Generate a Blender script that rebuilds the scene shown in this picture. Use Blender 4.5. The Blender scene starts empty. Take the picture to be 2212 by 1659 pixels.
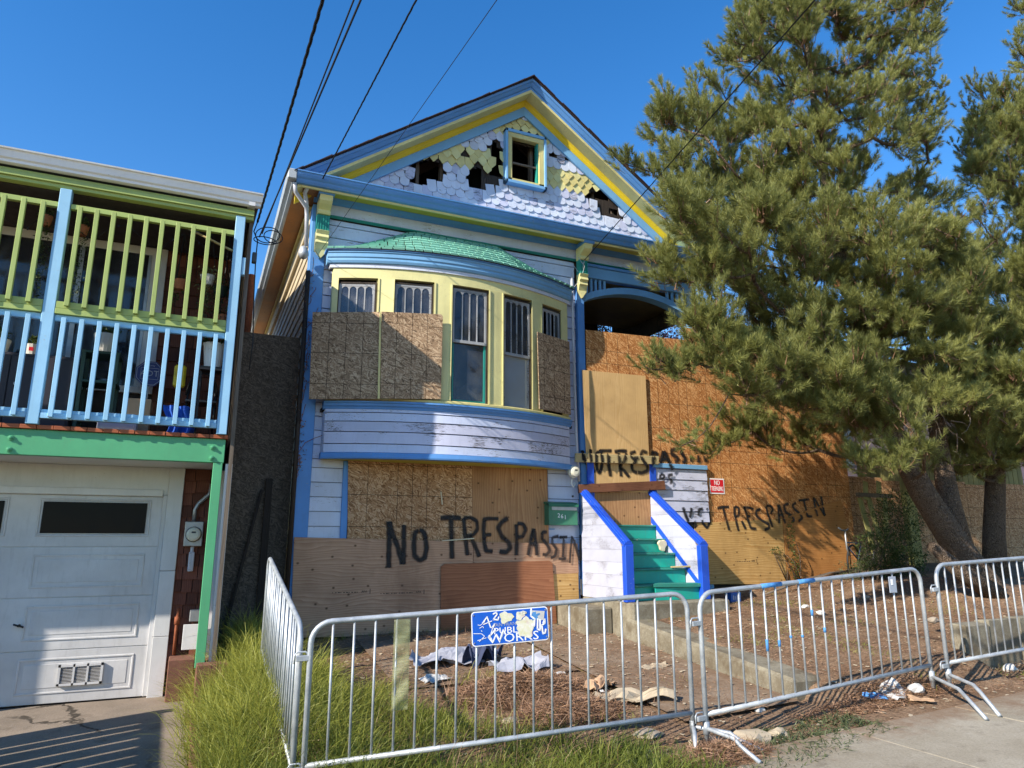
import bpy, bmesh, math, random
import numpy as np
from mathutils import Vector, Matrix, noise
R = math.radians
random.seed(7)
rng = np.random.default_rng(11)
sc = bpy.context.scene
COL = sc.collection

# ------------------------------------------------------------------ camera, sky, sun, exposure
CAM_H, PITCH, YAW, FPX, PCX, PCY = 1.67, R(12.55), R(23.9), 1513.5, 1105.5, 829.5
cam_d = bpy.data.cameras.new('camera')
cam_d.lens = FPX / 2211 * 36.0
cam_d.sensor_width = 36.0
cam_d.clip_start = 0.05
cam_d.clip_end = 2000
cam = bpy.data.objects.new('camera', cam_d)
COL.objects.link(cam)
cam.location = (0, 0, CAM_H)
cam.rotation_euler = (R(90) + PITCH, 0, -YAW)
sc.camera = cam

SUN_TRAVEL = Vector((1.35, 0.46, -0.87)).normalized()
world = bpy.data.worlds.new('World')
sc.world = world
world.use_nodes = True
wn = world.node_tree
wn.nodes.clear()
sky = wn.nodes.new('ShaderNodeTexSky')
sky.sky_type = 'NISHITA'
sky.sun_disc = False
sky.sun_elevation = math.asin(-SUN_TRAVEL.z)
sky.sun_rotation = math.atan2(-SUN_TRAVEL.x, -SUN_TRAVEL.y)
sky.air_density = 1.0
sky.dust_density = 0.0
sky.ozone_density = 1.0
bg = wn.nodes.new('ShaderNodeBackground')
bg.inputs['Strength'].default_value = 0.15
wo = wn.nodes.new('ShaderNodeOutputWorld')
hs = wn.nodes.new('ShaderNodeHueSaturation')
hs.inputs['Saturation'].default_value = 1.42
hs.inputs['Value'].default_value = .86
hs.inputs['Hue'].default_value = .507
wn.links.new(sky.outputs[0], hs.inputs['Color'])
wn.links.new(hs.outputs[0], bg.inputs[0])
wn.links.new(bg.outputs[0], wo.inputs[0])
sun_d = bpy.data.lights.new('sun', 'SUN')
sun_d.energy = 4.5
sun_d.angle = R(0.53)
sun_d.color = (1.0, 0.91, 0.79)
sun = bpy.data.objects.new('sun', sun_d)
COL.objects.link(sun)
sun.location = (-8, -3, 12)
sun.rotation_euler = SUN_TRAVEL.to_track_quat('-Z', 'Y').to_euler()
sc.view_settings.view_transform = 'Standard'
sc.view_settings.look = 'None'
sc.view_settings.exposure = 0.95
sc.view_settings.gamma = 1
sc.view_settings.use_curve_mapping = False
sc.render.engine = 'CYCLES'
sc.cycles.max_bounces = 8
sc.cycles.transparent_max_bounces = 24

# ------------------------------------------------------------------ survey helpers: a sighted point on a known plane
_fw = Vector((math.sin(YAW) * math.cos(PITCH), math.cos(YAW) * math.cos(PITCH), math.sin(PITCH)))
_rt = Vector((math.cos(YAW), -math.sin(YAW), 0))
_up = _rt.cross(_fw)
def ray(px, py):
    return _rt * ((px - PCX) / FPX) - _up * ((py - PCY) / FPX) + _fw
def at(px, py, y):                      # point on the vertical plane at depth y
    d = ray(px, py)
    t = y / d.y
    return Vector((d.x * t, y, CAM_H + d.z * t))
def atx(px, py, x):
    d = ray(px, py)
    t = x / d.x
    return Vector((x, d.y * t, CAM_H + d.z * t))
def atl(px, py, P, Q):                  # point on the vertical plane through the plan points P, Q
    d = ray(px, py)
    nx, ny = Q[1] - P[1], -(Q[0] - P[0])
    t = (P[0] * nx + P[1] * ny) / (d.x * nx + d.y * ny)
    return Vector((d.x * t, d.y * t, CAM_H + d.z * t))
def zoom(x0, y0, k):
    return lambda x, y: ((x0 + x * k) / 1.7364, (y0 + y * k) / 1.7364)
ZG = zoom(1000, 250, .7233)
ZB = zoom(1000, 1000, .6027)
ZL = zoom(0, 500, .7232)
ZD = zoom(0, 1600, .7714)
ZR = zoom(2100, 1700, .7114)
ZT = zoom(2300, 0, .7233)
ZS = zoom(2100, 1700, .3917)
ZF = zoom(1000, 1700, .7112)
ZQ = zoom(2900, 1600, .7716)
ZV = zoom(3100, 1500, .482)

def terrain(x, y):
    s = .02 + .046 * (min(max(x, -8), 12) - .9)
    if x > 5.3:
        t = .42 + (min(x, 12) - 5.3) * .06 + (min(y, 12) - 5.2) * .095
        edge = 5.25 if x > 7.5 else 5.25 - min(1, (x - 5.3) / .4) * .25
        w = min(1, max(0, (y - (edge - .35)) / .55))
        w = w * w * (3 - 2 * w)
        if x > 7.5:
            w = 1.0 if y > 5.26 else 0.0
        m = max(0, 1 - ((x - 10.3) ** 2 + (y - 6.9) ** 2) / 3.2)
        return s + (t - s) * w + .22 * m * m
    top = .5
    if x < .55:
        k = min(1, max(0, (x - .05) / .5))
        top = .06 + (.44) * k * k
    u = min(1, max(0, (y - 4.8) / 4.3))
    z = s + (top - s) * u
    if .1 < x < 1.2 and y > 5.2:                       # grassy hump between the driveway and the house
        z += .16 * math.sin(math.pi * min(1, (x - .1) / 1.1)) * min(1, (y - 5.2) / 1.0)
    return z

# ------------------------------------------------------------------ materials
MATS = {}
class NT:
    def __init__(s, name):
        s.m = bpy.data.materials.new(name)
        s.m.use_nodes = True
        s.t = s.m.node_tree
        s.t.nodes.clear()
        s.out = s.n('ShaderNodeOutputMaterial')
        s.b = s.n('ShaderNodeBsdfPrincipled')
        s.l(s.b.outputs[0], s.out.inputs[0])
        MATS[name] = s.m
    def n(s, ty, **kw):
        x = s.t.nodes.new(ty)
        for k, v in kw.items():
            setattr(x, k, v)
        return x
    def l(s, a, b):
        s.t.links.new(a, b)
    def val(s, sock, v):
        if isinstance(v, (int, float)):
            sock.default_value = v
        elif isinstance(v, (tuple, list)):
            sock.default_value = tuple(v) + ((1,) if len(v) == 3 and len(sock.default_value) == 4 else ())
        else:
            s.l(v, sock)
    def coord(s, kind='Object', rnd=True):
        tc = s.n('ShaderNodeTexCoord')
        o = tc.outputs[kind]
        if kind == 'World':
            pass
        if rnd:
            oi = s.n('ShaderNodeObjectInfo')
            v = s.n('ShaderNodeVectorMath', operation='SCALE')
            s.l(oi.outputs['Random'], v.inputs['Scale'])
            v.inputs[0].default_value = (37.1, 19.7, 53.3)
            a = s.n('ShaderNodeVectorMath', operation='ADD')
            s.l(o, a.inputs[0])
            s.l(v.outputs[0], a.inputs[1])
            o = a.outputs[0]
        return o
    def pos(s):
        return s.n('ShaderNodeNewGeometry').outputs['Position']
    def map(s, v, scale=(1, 1, 1), rot=(0, 0, 0), loc=(0, 0, 0)):
        m = s.n('ShaderNodeMapping')
        s.l(v, m.inputs[0])
        m.inputs['Scale'].default_value = scale
        m.inputs['Rotation'].default_value = rot
        m.inputs['Location'].default_value = loc
        return m.outputs[0]
    def noise(s, v, scale=5, detail=4, rough=.55, dist=0, out=0):
        x = s.n('ShaderNodeTexNoise')
        s.l(v, x.inputs['Vector'])
        x.inputs['Scale'].default_value = scale
        x.inputs['Detail'].default_value = detail
        x.inputs['Roughness'].default_value = rough
        x.inputs['Distortion'].default_value = dist
        return x.outputs[out]
    def ramp(s, f, stops):
        x = s.n('ShaderNodeValToRGB')
        s.l(f, x.inputs[0])
        el = x.color_ramp.elements
        while len(el) < len(stops):
            el.new(.5)
        for e, (p, c) in zip(el, stops):
            e.position = p
            e.color = (c, c, c, 1) if isinstance(c, (int, float)) else tuple(c) + (1,)
        return x.outputs[0]
    def mix(s, f, a, b, mode='MIX'):
        x = s.n('ShaderNodeMix', data_type='RGBA', blend_type=mode)
        s.val(x.inputs[0], f)
        s.val(x.inputs[6], a)
        s.val(x.inputs[7], b)
        return x.outputs[2]
    def math(s, op, a, b=0.0, c=0.0):
        x = s.n('ShaderNodeMath', operation=op)
        s.val(x.inputs[0], a)
        s.val(x.inputs[1], b)
        s.val(x.inputs[2], c)
        return x.outputs[0]
    def comb(s, v):
        x = s.n('ShaderNodeCombineColor')
        for i in range(3):
            s.l(v, x.inputs[i])
        return x.outputs[0]
    def bump(s, h, strength=.3, dist=.01):
        x = s.n('ShaderNodeBump')
        x.inputs['Strength'].default_value = strength
        x.inputs['Distance'].default_value = dist
        s.l(h, x.inputs['Height'])
        s.l(x.outputs[0], s.b.inputs['Normal'])
    def fin(s, col, rough=.6, metal=0, spec=.4):
        s.val(s.b.inputs['Base Color'], col)
        s.val(s.b.inputs['Roughness'], rough)
        s.val(s.b.inputs['Metallic'], metal)
        s.b.inputs['Specular IOR Level'].default_value = spec
        return s.m

def paint(name, col, peel=.0, under=(.16, .13, .11), dirt=.25, rough=.5, stretch=(2.5, 9, 9), grain=.15):
    s = NT(name)
    v = s.coord()
    big = s.noise(v, 2.2, 5, .6)
    c = s.mix(s.ramp(big, [(.3, 0), (.75, 1)]), tuple(x * (1 - dirt) for x in col), tuple(min(.9, x * 1.08) for x in col))
    st = s.noise(s.map(v, (1.2, 12, 1.5)), 9, 4, .6)
    grime = s.ramp(s.noise(s.map(v, (9, 9, 1.2)), 2.5, 6, .7), [(.52, 0), (.75, 1)])
    c = s.mix(s.math('MULTIPLY', grime, dirt), c, (.13, .11, .09))
    fine = s.noise(s.map(v, stretch), 14, 5, .65)
    oi = s.n('ShaderNodeObjectInfo')
    c = s.mix(1.0, c, s.comb(s.math('MULTIPLY_ADD', oi.outputs['Random'], .10, .95)), 'MULTIPLY')
    h = fine
    if peel > 0:
        zone = s.ramp(s.noise(s.map(v, (1, 1, 1.5), loc=(3, 5, 7)), 2.3, 3, .5), [(.42, 0), (.62, 1)])
        thr = s.math('MULTIPLY_ADD', zone, peel * .12, .0)
        fl = s.noise(s.map(v, (stretch[0] * .9, stretch[1], stretch[2] * 1.2)), 7, 6, .72)
        p = s.math('GREATER_THAN', s.math('ADD', fl, thr), .705)
        uc = s.mix(fine, tuple(x * .5 for x in under), tuple(min(1, x * 1.8) for x in under))
        c = s.mix(p, c, uc)
        h = s.math('SUBTRACT', s.math('MULTIPLY', fine, .3), p)
    s.bump(h, grain + .1, .004)
    return s.fin(c, s.ramp(big, [(0, rough - .08), (1, rough + .15)]), 0, .4)

def wood(name, c1, c2, axis='x', knots=True, rough=.7, wave=7.0, dark=.8, vary=.12):
    s = NT(name)
    v = s.coord()
    sc_ = {'x': (.35, 1, 1.7), 'z': (1.7, 1, .35)}[axis]
    m = s.map(v, sc_)
    warp = s.noise(m, 1.8, 3, .5, 0, 1)
    vm = s.n('ShaderNodeVectorMath', operation='MULTIPLY_ADD')
    s.l(warp, vm.inputs[0])
    vm.inputs[1].default_value = (.5, .2, .5)
    s.l(m, vm.inputs[2])
    w = s.n('ShaderNodeTexWave', wave_type='BANDS', bands_direction='Z' if axis == 'x' else 'X', wave_profile='SAW')
    s.l(vm.outputs[0], w.inputs[0])
    w.inputs['Scale'].default_value = wave
    w.inputs['Distortion'].default_value = 3.5
    w.inputs['Detail'].default_value = 2
    w.inputs['Detail Scale'].default_value = .9
    f = s.noise(s.map(v, (2, 20, 40) if axis == 'x' else (40, 20, 2)), 5, 4, .6)
    g = s.math('MULTIPLY_ADD', f, .35, s.math('MULTIPLY', w.outputs['Fac'], .65))
    c = s.mix(s.ramp(g, [(.1, 0), (.9, 1)]), c1, c2)
    blot = s.noise(v, 1.6, 5, .6)
    c = s.mix(s.math('MULTIPLY', s.ramp(blot, [(.45, 0), (.75, 1)]), .5), c, tuple(x * dark * .7 for x in c2))
    if knots:
        vo = s.n('ShaderNodeTexVoronoi', voronoi_dimensions='2D')
        s.l(s.map(s.map(v, (1, 1, 1.25)), (1, 1, 1), (R(90), 0, 0)), vo.inputs['Vector'])
        vo.inputs['Scale'].default_value = 4.3
        vo.inputs['Randomness'].default_value = 1
        k = s.ramp(vo.outputs['Distance'], [(.035, 1), (.10, 0)])
        rc = s.n('ShaderNodeSeparateColor')
        s.l(vo.outputs['Color'], rc.inputs[0])
        k = s.math('MULTIPLY', k, s.math('GREATER_THAN', rc.outputs[0], .45))
        c = s.mix(s.math('MULTIPLY', k, .85), c, (.07, .03, .012))
    oi = s.n('ShaderNodeObjectInfo')
    tv = s.math('MULTIPLY_ADD', oi.outputs['Random'], vary, 1 - vary / 2)
    c = s.mix(1.0, c, s.comb(tv), 'MULTIPLY')
    dark_ = s.ramp(s.noise(s.map(v, (1, 1, .6)), .9, 6, .7), [(.50, 0), (.72, .55)])
    c = s.mix(dark_, c, tuple(x * .42 for x in c2))
    s.bump(g, .12, .003)
    return s.fin(c, rough, 0, .25)

def osb(name, dark, mid, light, vert=False, grid=True, stain=.35):
    s = NT(name)
    v = s.coord()
    cols = []
    facs = []
    base = None
    for i, a in enumerate((.15, .75, 1.35, 2.1, 2.75)):
        if vert:
            a = a * .5 + 1.2
        # rotate about Y, the board's normal
        m = s.map(s.map(v, (1, 1, 1), (0, a, 0), (i * 3.3, 0, i * 1.7)), (15, .01, 72))
        vo = s.n('ShaderNodeTexVoronoi', voronoi_dimensions='2D')
        s.l(s.map(m, (1, 1, 1), (R(90), 0, 0)), vo.inputs['Vector'])
        vo.inputs['Scale'].default_value = 1.0
        sp = s.n('ShaderNodeSeparateColor')
        s.l(vo.outputs['Color'], sp.inputs[0])
        tone = s.ramp(sp.outputs[0], [(0, dark), (.3, tuple(x * .8 for x in mid)), (.6, mid), (.93, light), (1, light)])
        if base is None:
            base = tone
        else:
            pick = s.math('GREATER_THAN', s.noise(s.map(v, (1, 1, 1), (0, 0, 0), (i * 9.1, 2, i * 4)), 17, 2, .6), .515)
            base = s.mix(pick, base, tone)
    fine = s.noise(s.map(v, (60, 60, 60)), 2, 3, .7)
    base = s.mix(.22, base, s.ramp(fine, [(.3, .0), (.7, 1.)]), 'OVERLAY')
    blot = s.ramp(s.noise(v, 1.1, 5, .65), [(.42, 0), (.75, 1)])
    base = s.mix(s.math('MULTIPLY', blot, stain), base, dark)
    if grid:
        tc = s.n('ShaderNodeTexCoord')
        sep = s.n('ShaderNodeSeparateXYZ')
        s.l(s.map(tc.outputs['Object'], (1, 1, 1)), sep.inputs[0])
        g = None
        for ax in ('X', 'Z'):
            fr = s.math('FRACT', s.math('MULTIPLY_ADD', sep.outputs[ax], 1 / 1.22, .5))
            for p in (.333, .5, .667, .003):
                ln = s.math('LESS_THAN', s.math('ABSOLUTE', s.math('SUBTRACT', fr, p)), .0032)
                g = ln if g is None else s.math('MAXIMUM', g, ln)
        brk = s.ramp(s.noise(v, 6, 3, .6), [(.3, .3), (.5, .9)])
        base = s.mix(s.math('MULTIPLY', g, brk), base, (.035, .02, .012))
    s.bump(fine, .15, .003)
    return s.fin(base, .75, 0, .2)

def plain(name, col, rough=.5, metal=0, spec=.4, var=.12, scale=12, bump=0):
    s = NT(name)
    v = s.coord()
    n = s.noise(v, scale, 5, .6)
    c = s.mix(s.ramp(n, [(.25, 0), (.75, 1)]), tuple(x * (1 - var) for x in col), tuple(min(.95, x * (1 + var)) for x in col))
    if bump:
        s.bump(n, bump, .006)
    return s.fin(c, rough, metal, spec)

LAV = (.55, .61, .78)
BLU = (.10, .275, .60)
paint('lavender_paint', LAV, peel=1.0, dirt=.14, stretch=(1.6, 9, 14))
paint('lavender_peeling', (.52, .54, .68), peel=1.55, under=(.10, .09, .09), dirt=.12, stretch=(1.4, 9, 16))
paint('lavender_stair', (.42, .435, .52), peel=1.5, under=(.10, .09, .09), dirt=.12, stretch=(1.4, 16, 16))
paint('white_lavender', (.61, .66, .77), peel=.9, dirt=.15, stretch=(1.6, 9, 14))
paint('blue_paint', BLU, peel=.75, dirt=.15, under=(.28, .26, .24))
paint('light_blue_paint', (.17, .38, .62), peel=.5, dirt=.12, under=(.3, .28, .25))
paint('royal_blue_paint', (.012, .075, .50), peel=.55, dirt=.12, under=(.35, .38, .45), rough=.38, grain=.05)
paint('pale_yellow_paint', (.70, .65, .30), peel=.6, dirt=.16, under=(.35, .3, .2))
paint('cream_paint', (.68, .59, .24), peel=.9, dirt=.2, under=(.3, .26, .2))
paint('bright_yellow_paint', (.72, .52, .018), peel=.25, dirt=.12)
paint('olive_yellow_paint', (.50, .45, .06), peel=.5, dirt=.2)
paint('teal_paint', (.02, .27, .22), peel=.6, dirt=.2, under=(.25, .25, .22))
paint('stair_teal', (.012, .38, .29), peel=.35, dirt=.25, under=(.3, .3, .28), rough=.4)
paint('stair_tread_teal', (.03, .25, .19), peel=1.0, dirt=.3, under=(.33, .33, .30), rough=.5)
paint('beam_green_paint', (.085, .35, .165), peel=.25, dirt=.12, rough=.4)
paint('lime_paint', (.35, .43, .13), peel=.35, dirt=.12, rough=.45)
paint('sky_blue_paint', (.29, .53, .72), peel=.45, dirt=.12, rough=.45, under=(.3, .25, .2))
paint('white_paint', (.64, .64, .63), peel=.3, dirt=.12, rough=.45)
paint('garage_white', (.60, .59, .58), peel=0, dirt=.2, rough=.38, grain=.04)
paint('cream_siding', (.55, .46, .30), peel=1.3, dirt=.3, under=(.2, .15, .1))
paint('soffit_orange', (.40, .17, .045), peel=1.2, dirt=.35, under=(.12, .07, .04))
paint('grey_gutter', (.42, .46, .48), peel=.7, dirt=.25)
paint('downspout_paint', (.55, .56, .60), peel=.9, dirt=.25, under=(.25, .22, .2))
paint('mailbox_green', (.045, .20, .115), peel=.4, dirt=.3, rough=.35)
wood('plywood_tan', (.55, .345, .215), (.36, .19, .11), wave=5.5)
wood('plywood_yellow', (.64, .42, .17), (.42, .22, .06), wave=5)
wood('plywood_orange', (.50, .24, .075), (.36, .15, .04), knots=True, wave=5)
wood('plywood_redwood', (.36, .155, .075), (.23, .085, .04), knots=False, wave=4.5)
wood('plywood_pale', (.66, .45, .215), (.56, .35, .14), axis='z', knots=False, wave=6)
wood('plywood_brown', (.50, .28, .135), (.33, .165, .07), axis='z', wave=4)
wood('brace_brown', (.22, .095, .05), (.14, .055, .03), knots=True)
wood('brace_pale', (.52, .42, .22), (.42, .32, .15), knots=True)
wood('deck_board_red', (.42, .13, .055), (.30, .08, .035), knots=False)
wood('weathered_wood', (.20, .16, .12), (.11, .085, .065), axis='z', knots=False)
wood('mossy_board', (.34, .33, .12), (.22, .20, .07), axis='z', knots=False)
wood('charred_wood', (.065, .048, .035), (.02, .015, .012), axis='z', knots=False)
wood('red_shingle_wood', (.20, .075, .045), (.11, .038, .026), axis='z', knots=False, wave=9, vary=.8)
osb('osb_grey', (.13, .08, .045), (.37, .245, .145), (.56, .41, .26))
osb('osb_tan', (.17, .075, .028), (.45, .25, .12), (.63, .42, .245))
osb('osb_orange', (.26, .09, .025), (.49, .215, .07), (.70, .41, .18), vert=True)
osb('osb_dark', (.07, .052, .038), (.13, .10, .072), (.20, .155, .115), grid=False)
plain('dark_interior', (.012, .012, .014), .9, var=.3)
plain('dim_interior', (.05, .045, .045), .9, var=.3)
plain('black_metal', (.015, .015, .017), .45, .2)
plain('cable_black', (.012, .012, .014), .6)
plain('white_plastic', (.75, .75, .73), .4, var=.06)
plain('cream_plastic', (.62, .60, .48), .35, var=.06)
plain('grey_metal', (.34, .35, .36), .42, .7, var=.2)
plain('grey_box_paint', (.36, .40, .47), .45, .1, var=.1)
plain('dark_grey_plastic', (.05, .055, .06), .5)
plain('dark_cabinet', (.028, .026, .036), .5)
plain('dark_green_plastic', (.012, .045, .035), .5)
plain('pot_white', (.60, .58, .52), .5, var=.08)
plain('terracotta', (.40, .14, .06), .8, var=.15)
plain('rust_pipe', (.26, .075, .03), .8, var=.3, scale=30)
plain('yellow_bag_plastic', (.62, .47, .02), .4, var=.25)
plain('blue_cloth', (.02, .10, .48), .8, var=.2)
plain('cardboard', (.42, .27, .16), .85, var=.12)
plain('cardboard_pale', (.40, .33, .23), .85, var=.15, scale=6, bump=.2)
plain('paper_white', (.52, .51, .48), .8, var=.1, bump=.3)
plain('foam_cream', (.62, .55, .38), .8, var=.12, bump=.3)
plain('grey_cloth', (.30, .31, .36), .9, var=.2, scale=8, bump=.3)
plain('navy_cloth', (.035, .045, .09), .9, var=.25, scale=8, bump=.3)
plain('blue_plastic', (.02, .10, .34), .4, var=.2)
plain('sign_red', (.60, .008, .02), .4, var=.06)
plain('sign_blue', (.006, .10, .52), .35, var=.07)
plain('sign_white', (.82, .82, .82), .4, var=.04)
plain('badge_blue', (.012, .028, .17), .4, var=.08)
plain('badge_white', (.30, .33, .42), .4, var=.04)
plain('brick_brown', (.17, .075, .05), .9, var=.25, scale=20, bump=.3)
plain('leaf_green', (.045, .095, .02), .55, var=.4, scale=4)
plain('leaf_light', (.11, .16, .03), .55, var=.4, scale=4)
plain('leaf_plum', (.045, .014, .02), .5, var=.5, scale=5)
plain('leaf_dry', (.22, .085, .04), .8, var=.4, scale=4)
plain('succulent_green', (.06, .15, .05), .5, var=.3)
plain('curtain_white', (.52, .54, .62), .9, var=.1)
plain('mauve_wall', (.16, .125, .145), .85, var=.1)
plain('roof_red', (.45, .12, .05), .85, var=.2)
plain('roof_dark', (.045, .028, .028), .9, var=.3, scale=30)
plain('rock', (.30, .25, .19), .9, var=.25, scale=9, bump=.5)
plain('blue_tape', (.07, .24, .52), .8, var=.3, scale=40)
plain('water_clear', (.6, .6, .6), .2)
plain('sky_blue_clear', (.1, .4, .8), .3)

def special():
    # galvanised steel: spangled zinc with white oxide
    s = NT('galvanised_steel')
    v = s.coord()
    n = s.noise(v, 9, 5, .65)
    f = s.noise(v, 70, 3, .6)
    c = s.mix(s.ramp(n, [(.35, 0), (.7, 1)]), (.32, .35, .375), (.50, .53, .55))
    c = s.mix(s.ramp(f, [(.6, 0), (.72, .5)]), c, (.70, .70, .68))
    r = s.ramp(s.noise(v, 5, 6, .7), [(.66, 0), (.76, .7)])
    c = s.mix(s.math('MULTIPLY', r, .35), c, (.25, .12, .06))
    s.bump(f, .12, .002)
    s.fin(c, s.ramp(n, [(0, .42), (1, .62)]), .45, .5)
    # glass
    for nm, tint, al in (('window_glass', (.03, .035, .05), .55), ('door_glass', (.010, .012, .016), 1.0), ('hazy_glass', (.30, .34, .38), .8)):
        s = NT(nm)
        v = s.coord()
        n = s.noise(v, 5, 5, .6)
        d = s.ramp(n, [(.4, 0), (.8, .35)])
        c = s.mix(d, tint, (.28, .28, .27))
        s.fin(c if nm != 'door_glass' else tint, s.math('MULTIPLY_ADD', d, .5, .04), 0, .9 if nm != 'door_glass' else .04)
        s.b.inputs['Alpha'].default_value = al
        s.bump(s.noise(v, 1.4, 2, .5), .08, .01)
    # translucent green film
    s = NT('green_film')
    v = s.coord()
    n = s.noise(s.map(v, (2, 2, 8)), 5, 5, .6)
    c = s.mix(n, (.24, .26, .10), (.50, .50, .28))
    s.fin(c, .25, 0, .6)
    s.l(s.math('MULTIPLY_ADD', s.ramp(n, [(.3, 0), (.7, 1)]), .25, .18), s.b.inputs['Alpha'])
    # spray paint: soft edges from the stored distance across the stroke
    s = NT('spray_paint')
    a = s.n('ShaderNodeAttribute', attribute_name='edge')
    p = s.pos()
    n = s.noise(p, 45, 4, .7)
    m = s.noise(p, 5, 2, .5)
    e = s.math('MULTIPLY_ADD', s.math('SUBTRACT', n, .5), .16, a.outputs['Fac'])
    al = s.ramp(e, [(.2, .97), (.45, .78), (.62, .35), (.98, 0)])
    al = s.math('MULTIPLY', al, s.ramp(m, [(.3, .82), (.6, .98)]))
    s.fin((.012, .012, .014), .55, 0, .3)
    s.l(al, s.b.inputs['Alpha'])
    # scuffed white marker and torn sticker residue
    s = NT('sticker_residue')
    p = s.coord()
    n = s.noise(p, 24, 5, .7)
    c = s.mix(s.ramp(n, [(.35, 0), (.65, 1)]), (.62, .60, .36), (.72, .70, .62))
    c = s.mix(s.ramp(s.noise(p, 11, 3, .6), [(.55, 0), (.7, .7)]), c, (.55, .38, .36))
    s.fin(c, .8)
    # concrete
    for nm, a_, b_, sc_ in (('concrete_walk', (.35, .315, .245), (.25, .215, .155), 1), ('concrete_drive', (.19, .155, .12), (.28, .225, .175), 1), ('concrete_block', (.27, .245, .18), (.155, .135, .095), 2), ('concrete_path', (.27, .20, .14), (.20, .14, .09), 2)):
        s = NT(nm)
        v = s.pos()
        n = s.noise(v, 1.3 * sc_, 6, .65)
        f = s.noise(v, 60, 4, .7)
        c = s.mix(s.ramp(n, [(.35, 0), (.65, 1)]), a_, b_)
        c = s.mix(s.ramp(f, [(.3, .35), (.55, 0)]), c, (.09, .075, .055))
        c = s.mix(s.ramp(s.noise(v, 110, 2, .5), [(.62, 0), (.72, .5)]), c, (.48, .46, .42))
        st = s.ramp(s.noise(v, 4.2 * sc_, 6, .7), [(.56, 0), (.72, .6)])
        c = s.mix(st, c, (.10, .078, .055))
        vo = s.n('ShaderNodeTexVoronoi', feature='DISTANCE_TO_EDGE')
        w = s.n('ShaderNodeVectorMath', operation='MULTIPLY_ADD')
        s.l(s.noise(v, 2.2, 5, .7, 0, 1), w.inputs[0])
        w.inputs[1].default_value = (.28, .28, .28)
        s.l(v, w.inputs[2])
        s.l(w.outputs[0], vo.inputs['Vector'])
        vo.inputs['Scale'].default_value = .42
        if nm == 'concrete_block':
            c = s.mix(s.ramp(s.noise(v, 3.1, 7, .75), [(.46, 0), (.62, .75)]), c, (.10, .075, .045))
        if nm == 'concrete_walk':
            sy = s.n('ShaderNodeSeparateXYZ')
            s.l(v, sy.inputs[0])
            dm = s.math('ADD', s.math('MULTIPLY', s.math('SUBTRACT', sy.outputs['Y'], 3.9), .5), s.noise(v, 2.2, 7, .7))
            c = s.mix(s.ramp(dm, [(.56, 0), (.78, .85)]), c, s.mix(f, (.12, .075, .045), (.27, .18, .115)))
        if nm == 'concrete_path':
            soil_ = s.ramp(s.noise(v, 1.9, 7, .7), [(.44, 0), (.58, .9)])
            c = s.mix(soil_, c, s.mix(f, (.10, .06, .035), (.24, .16, .10)))
        ck = s.ramp(vo.outputs['Distance'], [(.0, 1), (.0035, 1), (.008, 0)])
        ck = s.math('MULTIPLY', ck, s.ramp(s.noise(v, .8, 2, .5, 0), [(.42, 0), (.5, 1)]))
        if nm != 'concrete_drive':
            ck = s.math('MULTIPLY', ck, 0)
        c = s.mix(s.math('MULTIPLY', ck, .85), c, (.02, .017, .013))
        s.bump(s.math('SUBTRACT', s.math('MULTIPLY', f, .5), ck), .35, .006)
        s.fin(c, .88, 0, .2)
    # soil
    s = NT('soil')
    v = s.pos()
    n = s.noise(v, 2.2, 7, .7)
    f = s.noise(v, 38, 6, .75)
    c = s.mix(s.ramp(n, [(.35, 0), (.65, 1)]), (.21, .13, .078), (.36, .245, .155))
    c = s.mix(s.ramp(f, [(.35, .8), (.6, 0)]), c, (.05, .028, .017))
    c = s.mix(s.ramp(s.noise(v, 130, 3, .6), [(.62, 0), (.7, .75)]), c, (.36, .25, .17))
    s.bump(s.math('ADD', n, s.math('MULTIPLY', f, .7)), .8, .03)
    s.fin(c, .95, 0, .1)
    # asphalt far
    s = NT('asphalt')
    v = s.pos()
    f = s.noise(v, 60, 4, .7)
    s.fin(s.mix(f, (.035, .035, .037), (.075, .073, .07)), .9, 0, .2)
    # bark
    s = NT('bark')
    v = s.coord('Object', False)
    m = s.map(v, (9, 9, 1.6))
    vo = s.n('ShaderNodeTexVoronoi', feature='DISTANCE_TO_EDGE')
    s.l(s.map(v, (14, 14, 3.2)), vo.inputs['Vector'])
    n = s.noise(m, 3, 6, .7)
    h = s.math('ADD', s.ramp(vo.outputs['Distance'], [(0, 0), (.25, 1)]), n)
    c = s.mix(s.ramp(h, [(.35, 0), (1.3, 1)]), (.035, .022, .014), (.26, .19, .135))
    s.bump(h, 1, .03)
    s.fin(c, .95, 0, .1)
    # foliage coloured by a stored tone; clumped grass gets paler from base to tip
    for nm, a_, b_, d_ in (('pine_needles', (.050, .072, .016), (.37, .38, .12), .7), ('grass_blades', (.05, .095, .012), (.36, .37, .07), .7), ('pine_straw', (.13, .066, .036), (.42, .26, .16), .9), ('weed_leaves', (.05, .075, .03), (.17, .19, .09), .7), ('bush_leaves', (.022, .042, .010), (.10, .14, .035), .7), ('plum_leaves', (.018, .006, .009), (.11, .04, .055), .7)):
        s = NT(nm)
        a = s.n('ShaderNodeAttribute', attribute_name='tone')
        c = s.mix(a.outputs['Fac'], a_, b_)
        s.fin(c, .5, 0, .35)
        tr = s.n('ShaderNodeBsdfTranslucent')
        s.l(c, tr.inputs[0])
        mx = s.n('ShaderNodeMixShader')
        mx.inputs[0].default_value = .38 if nm != 'pine_straw' else .1
        s.l(s.b.outputs[0], mx.inputs[1])
        s.l(tr.outputs[0], mx.inputs[2])
        s.l(mx.outputs[0], s.out.inputs[0])
special()

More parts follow.
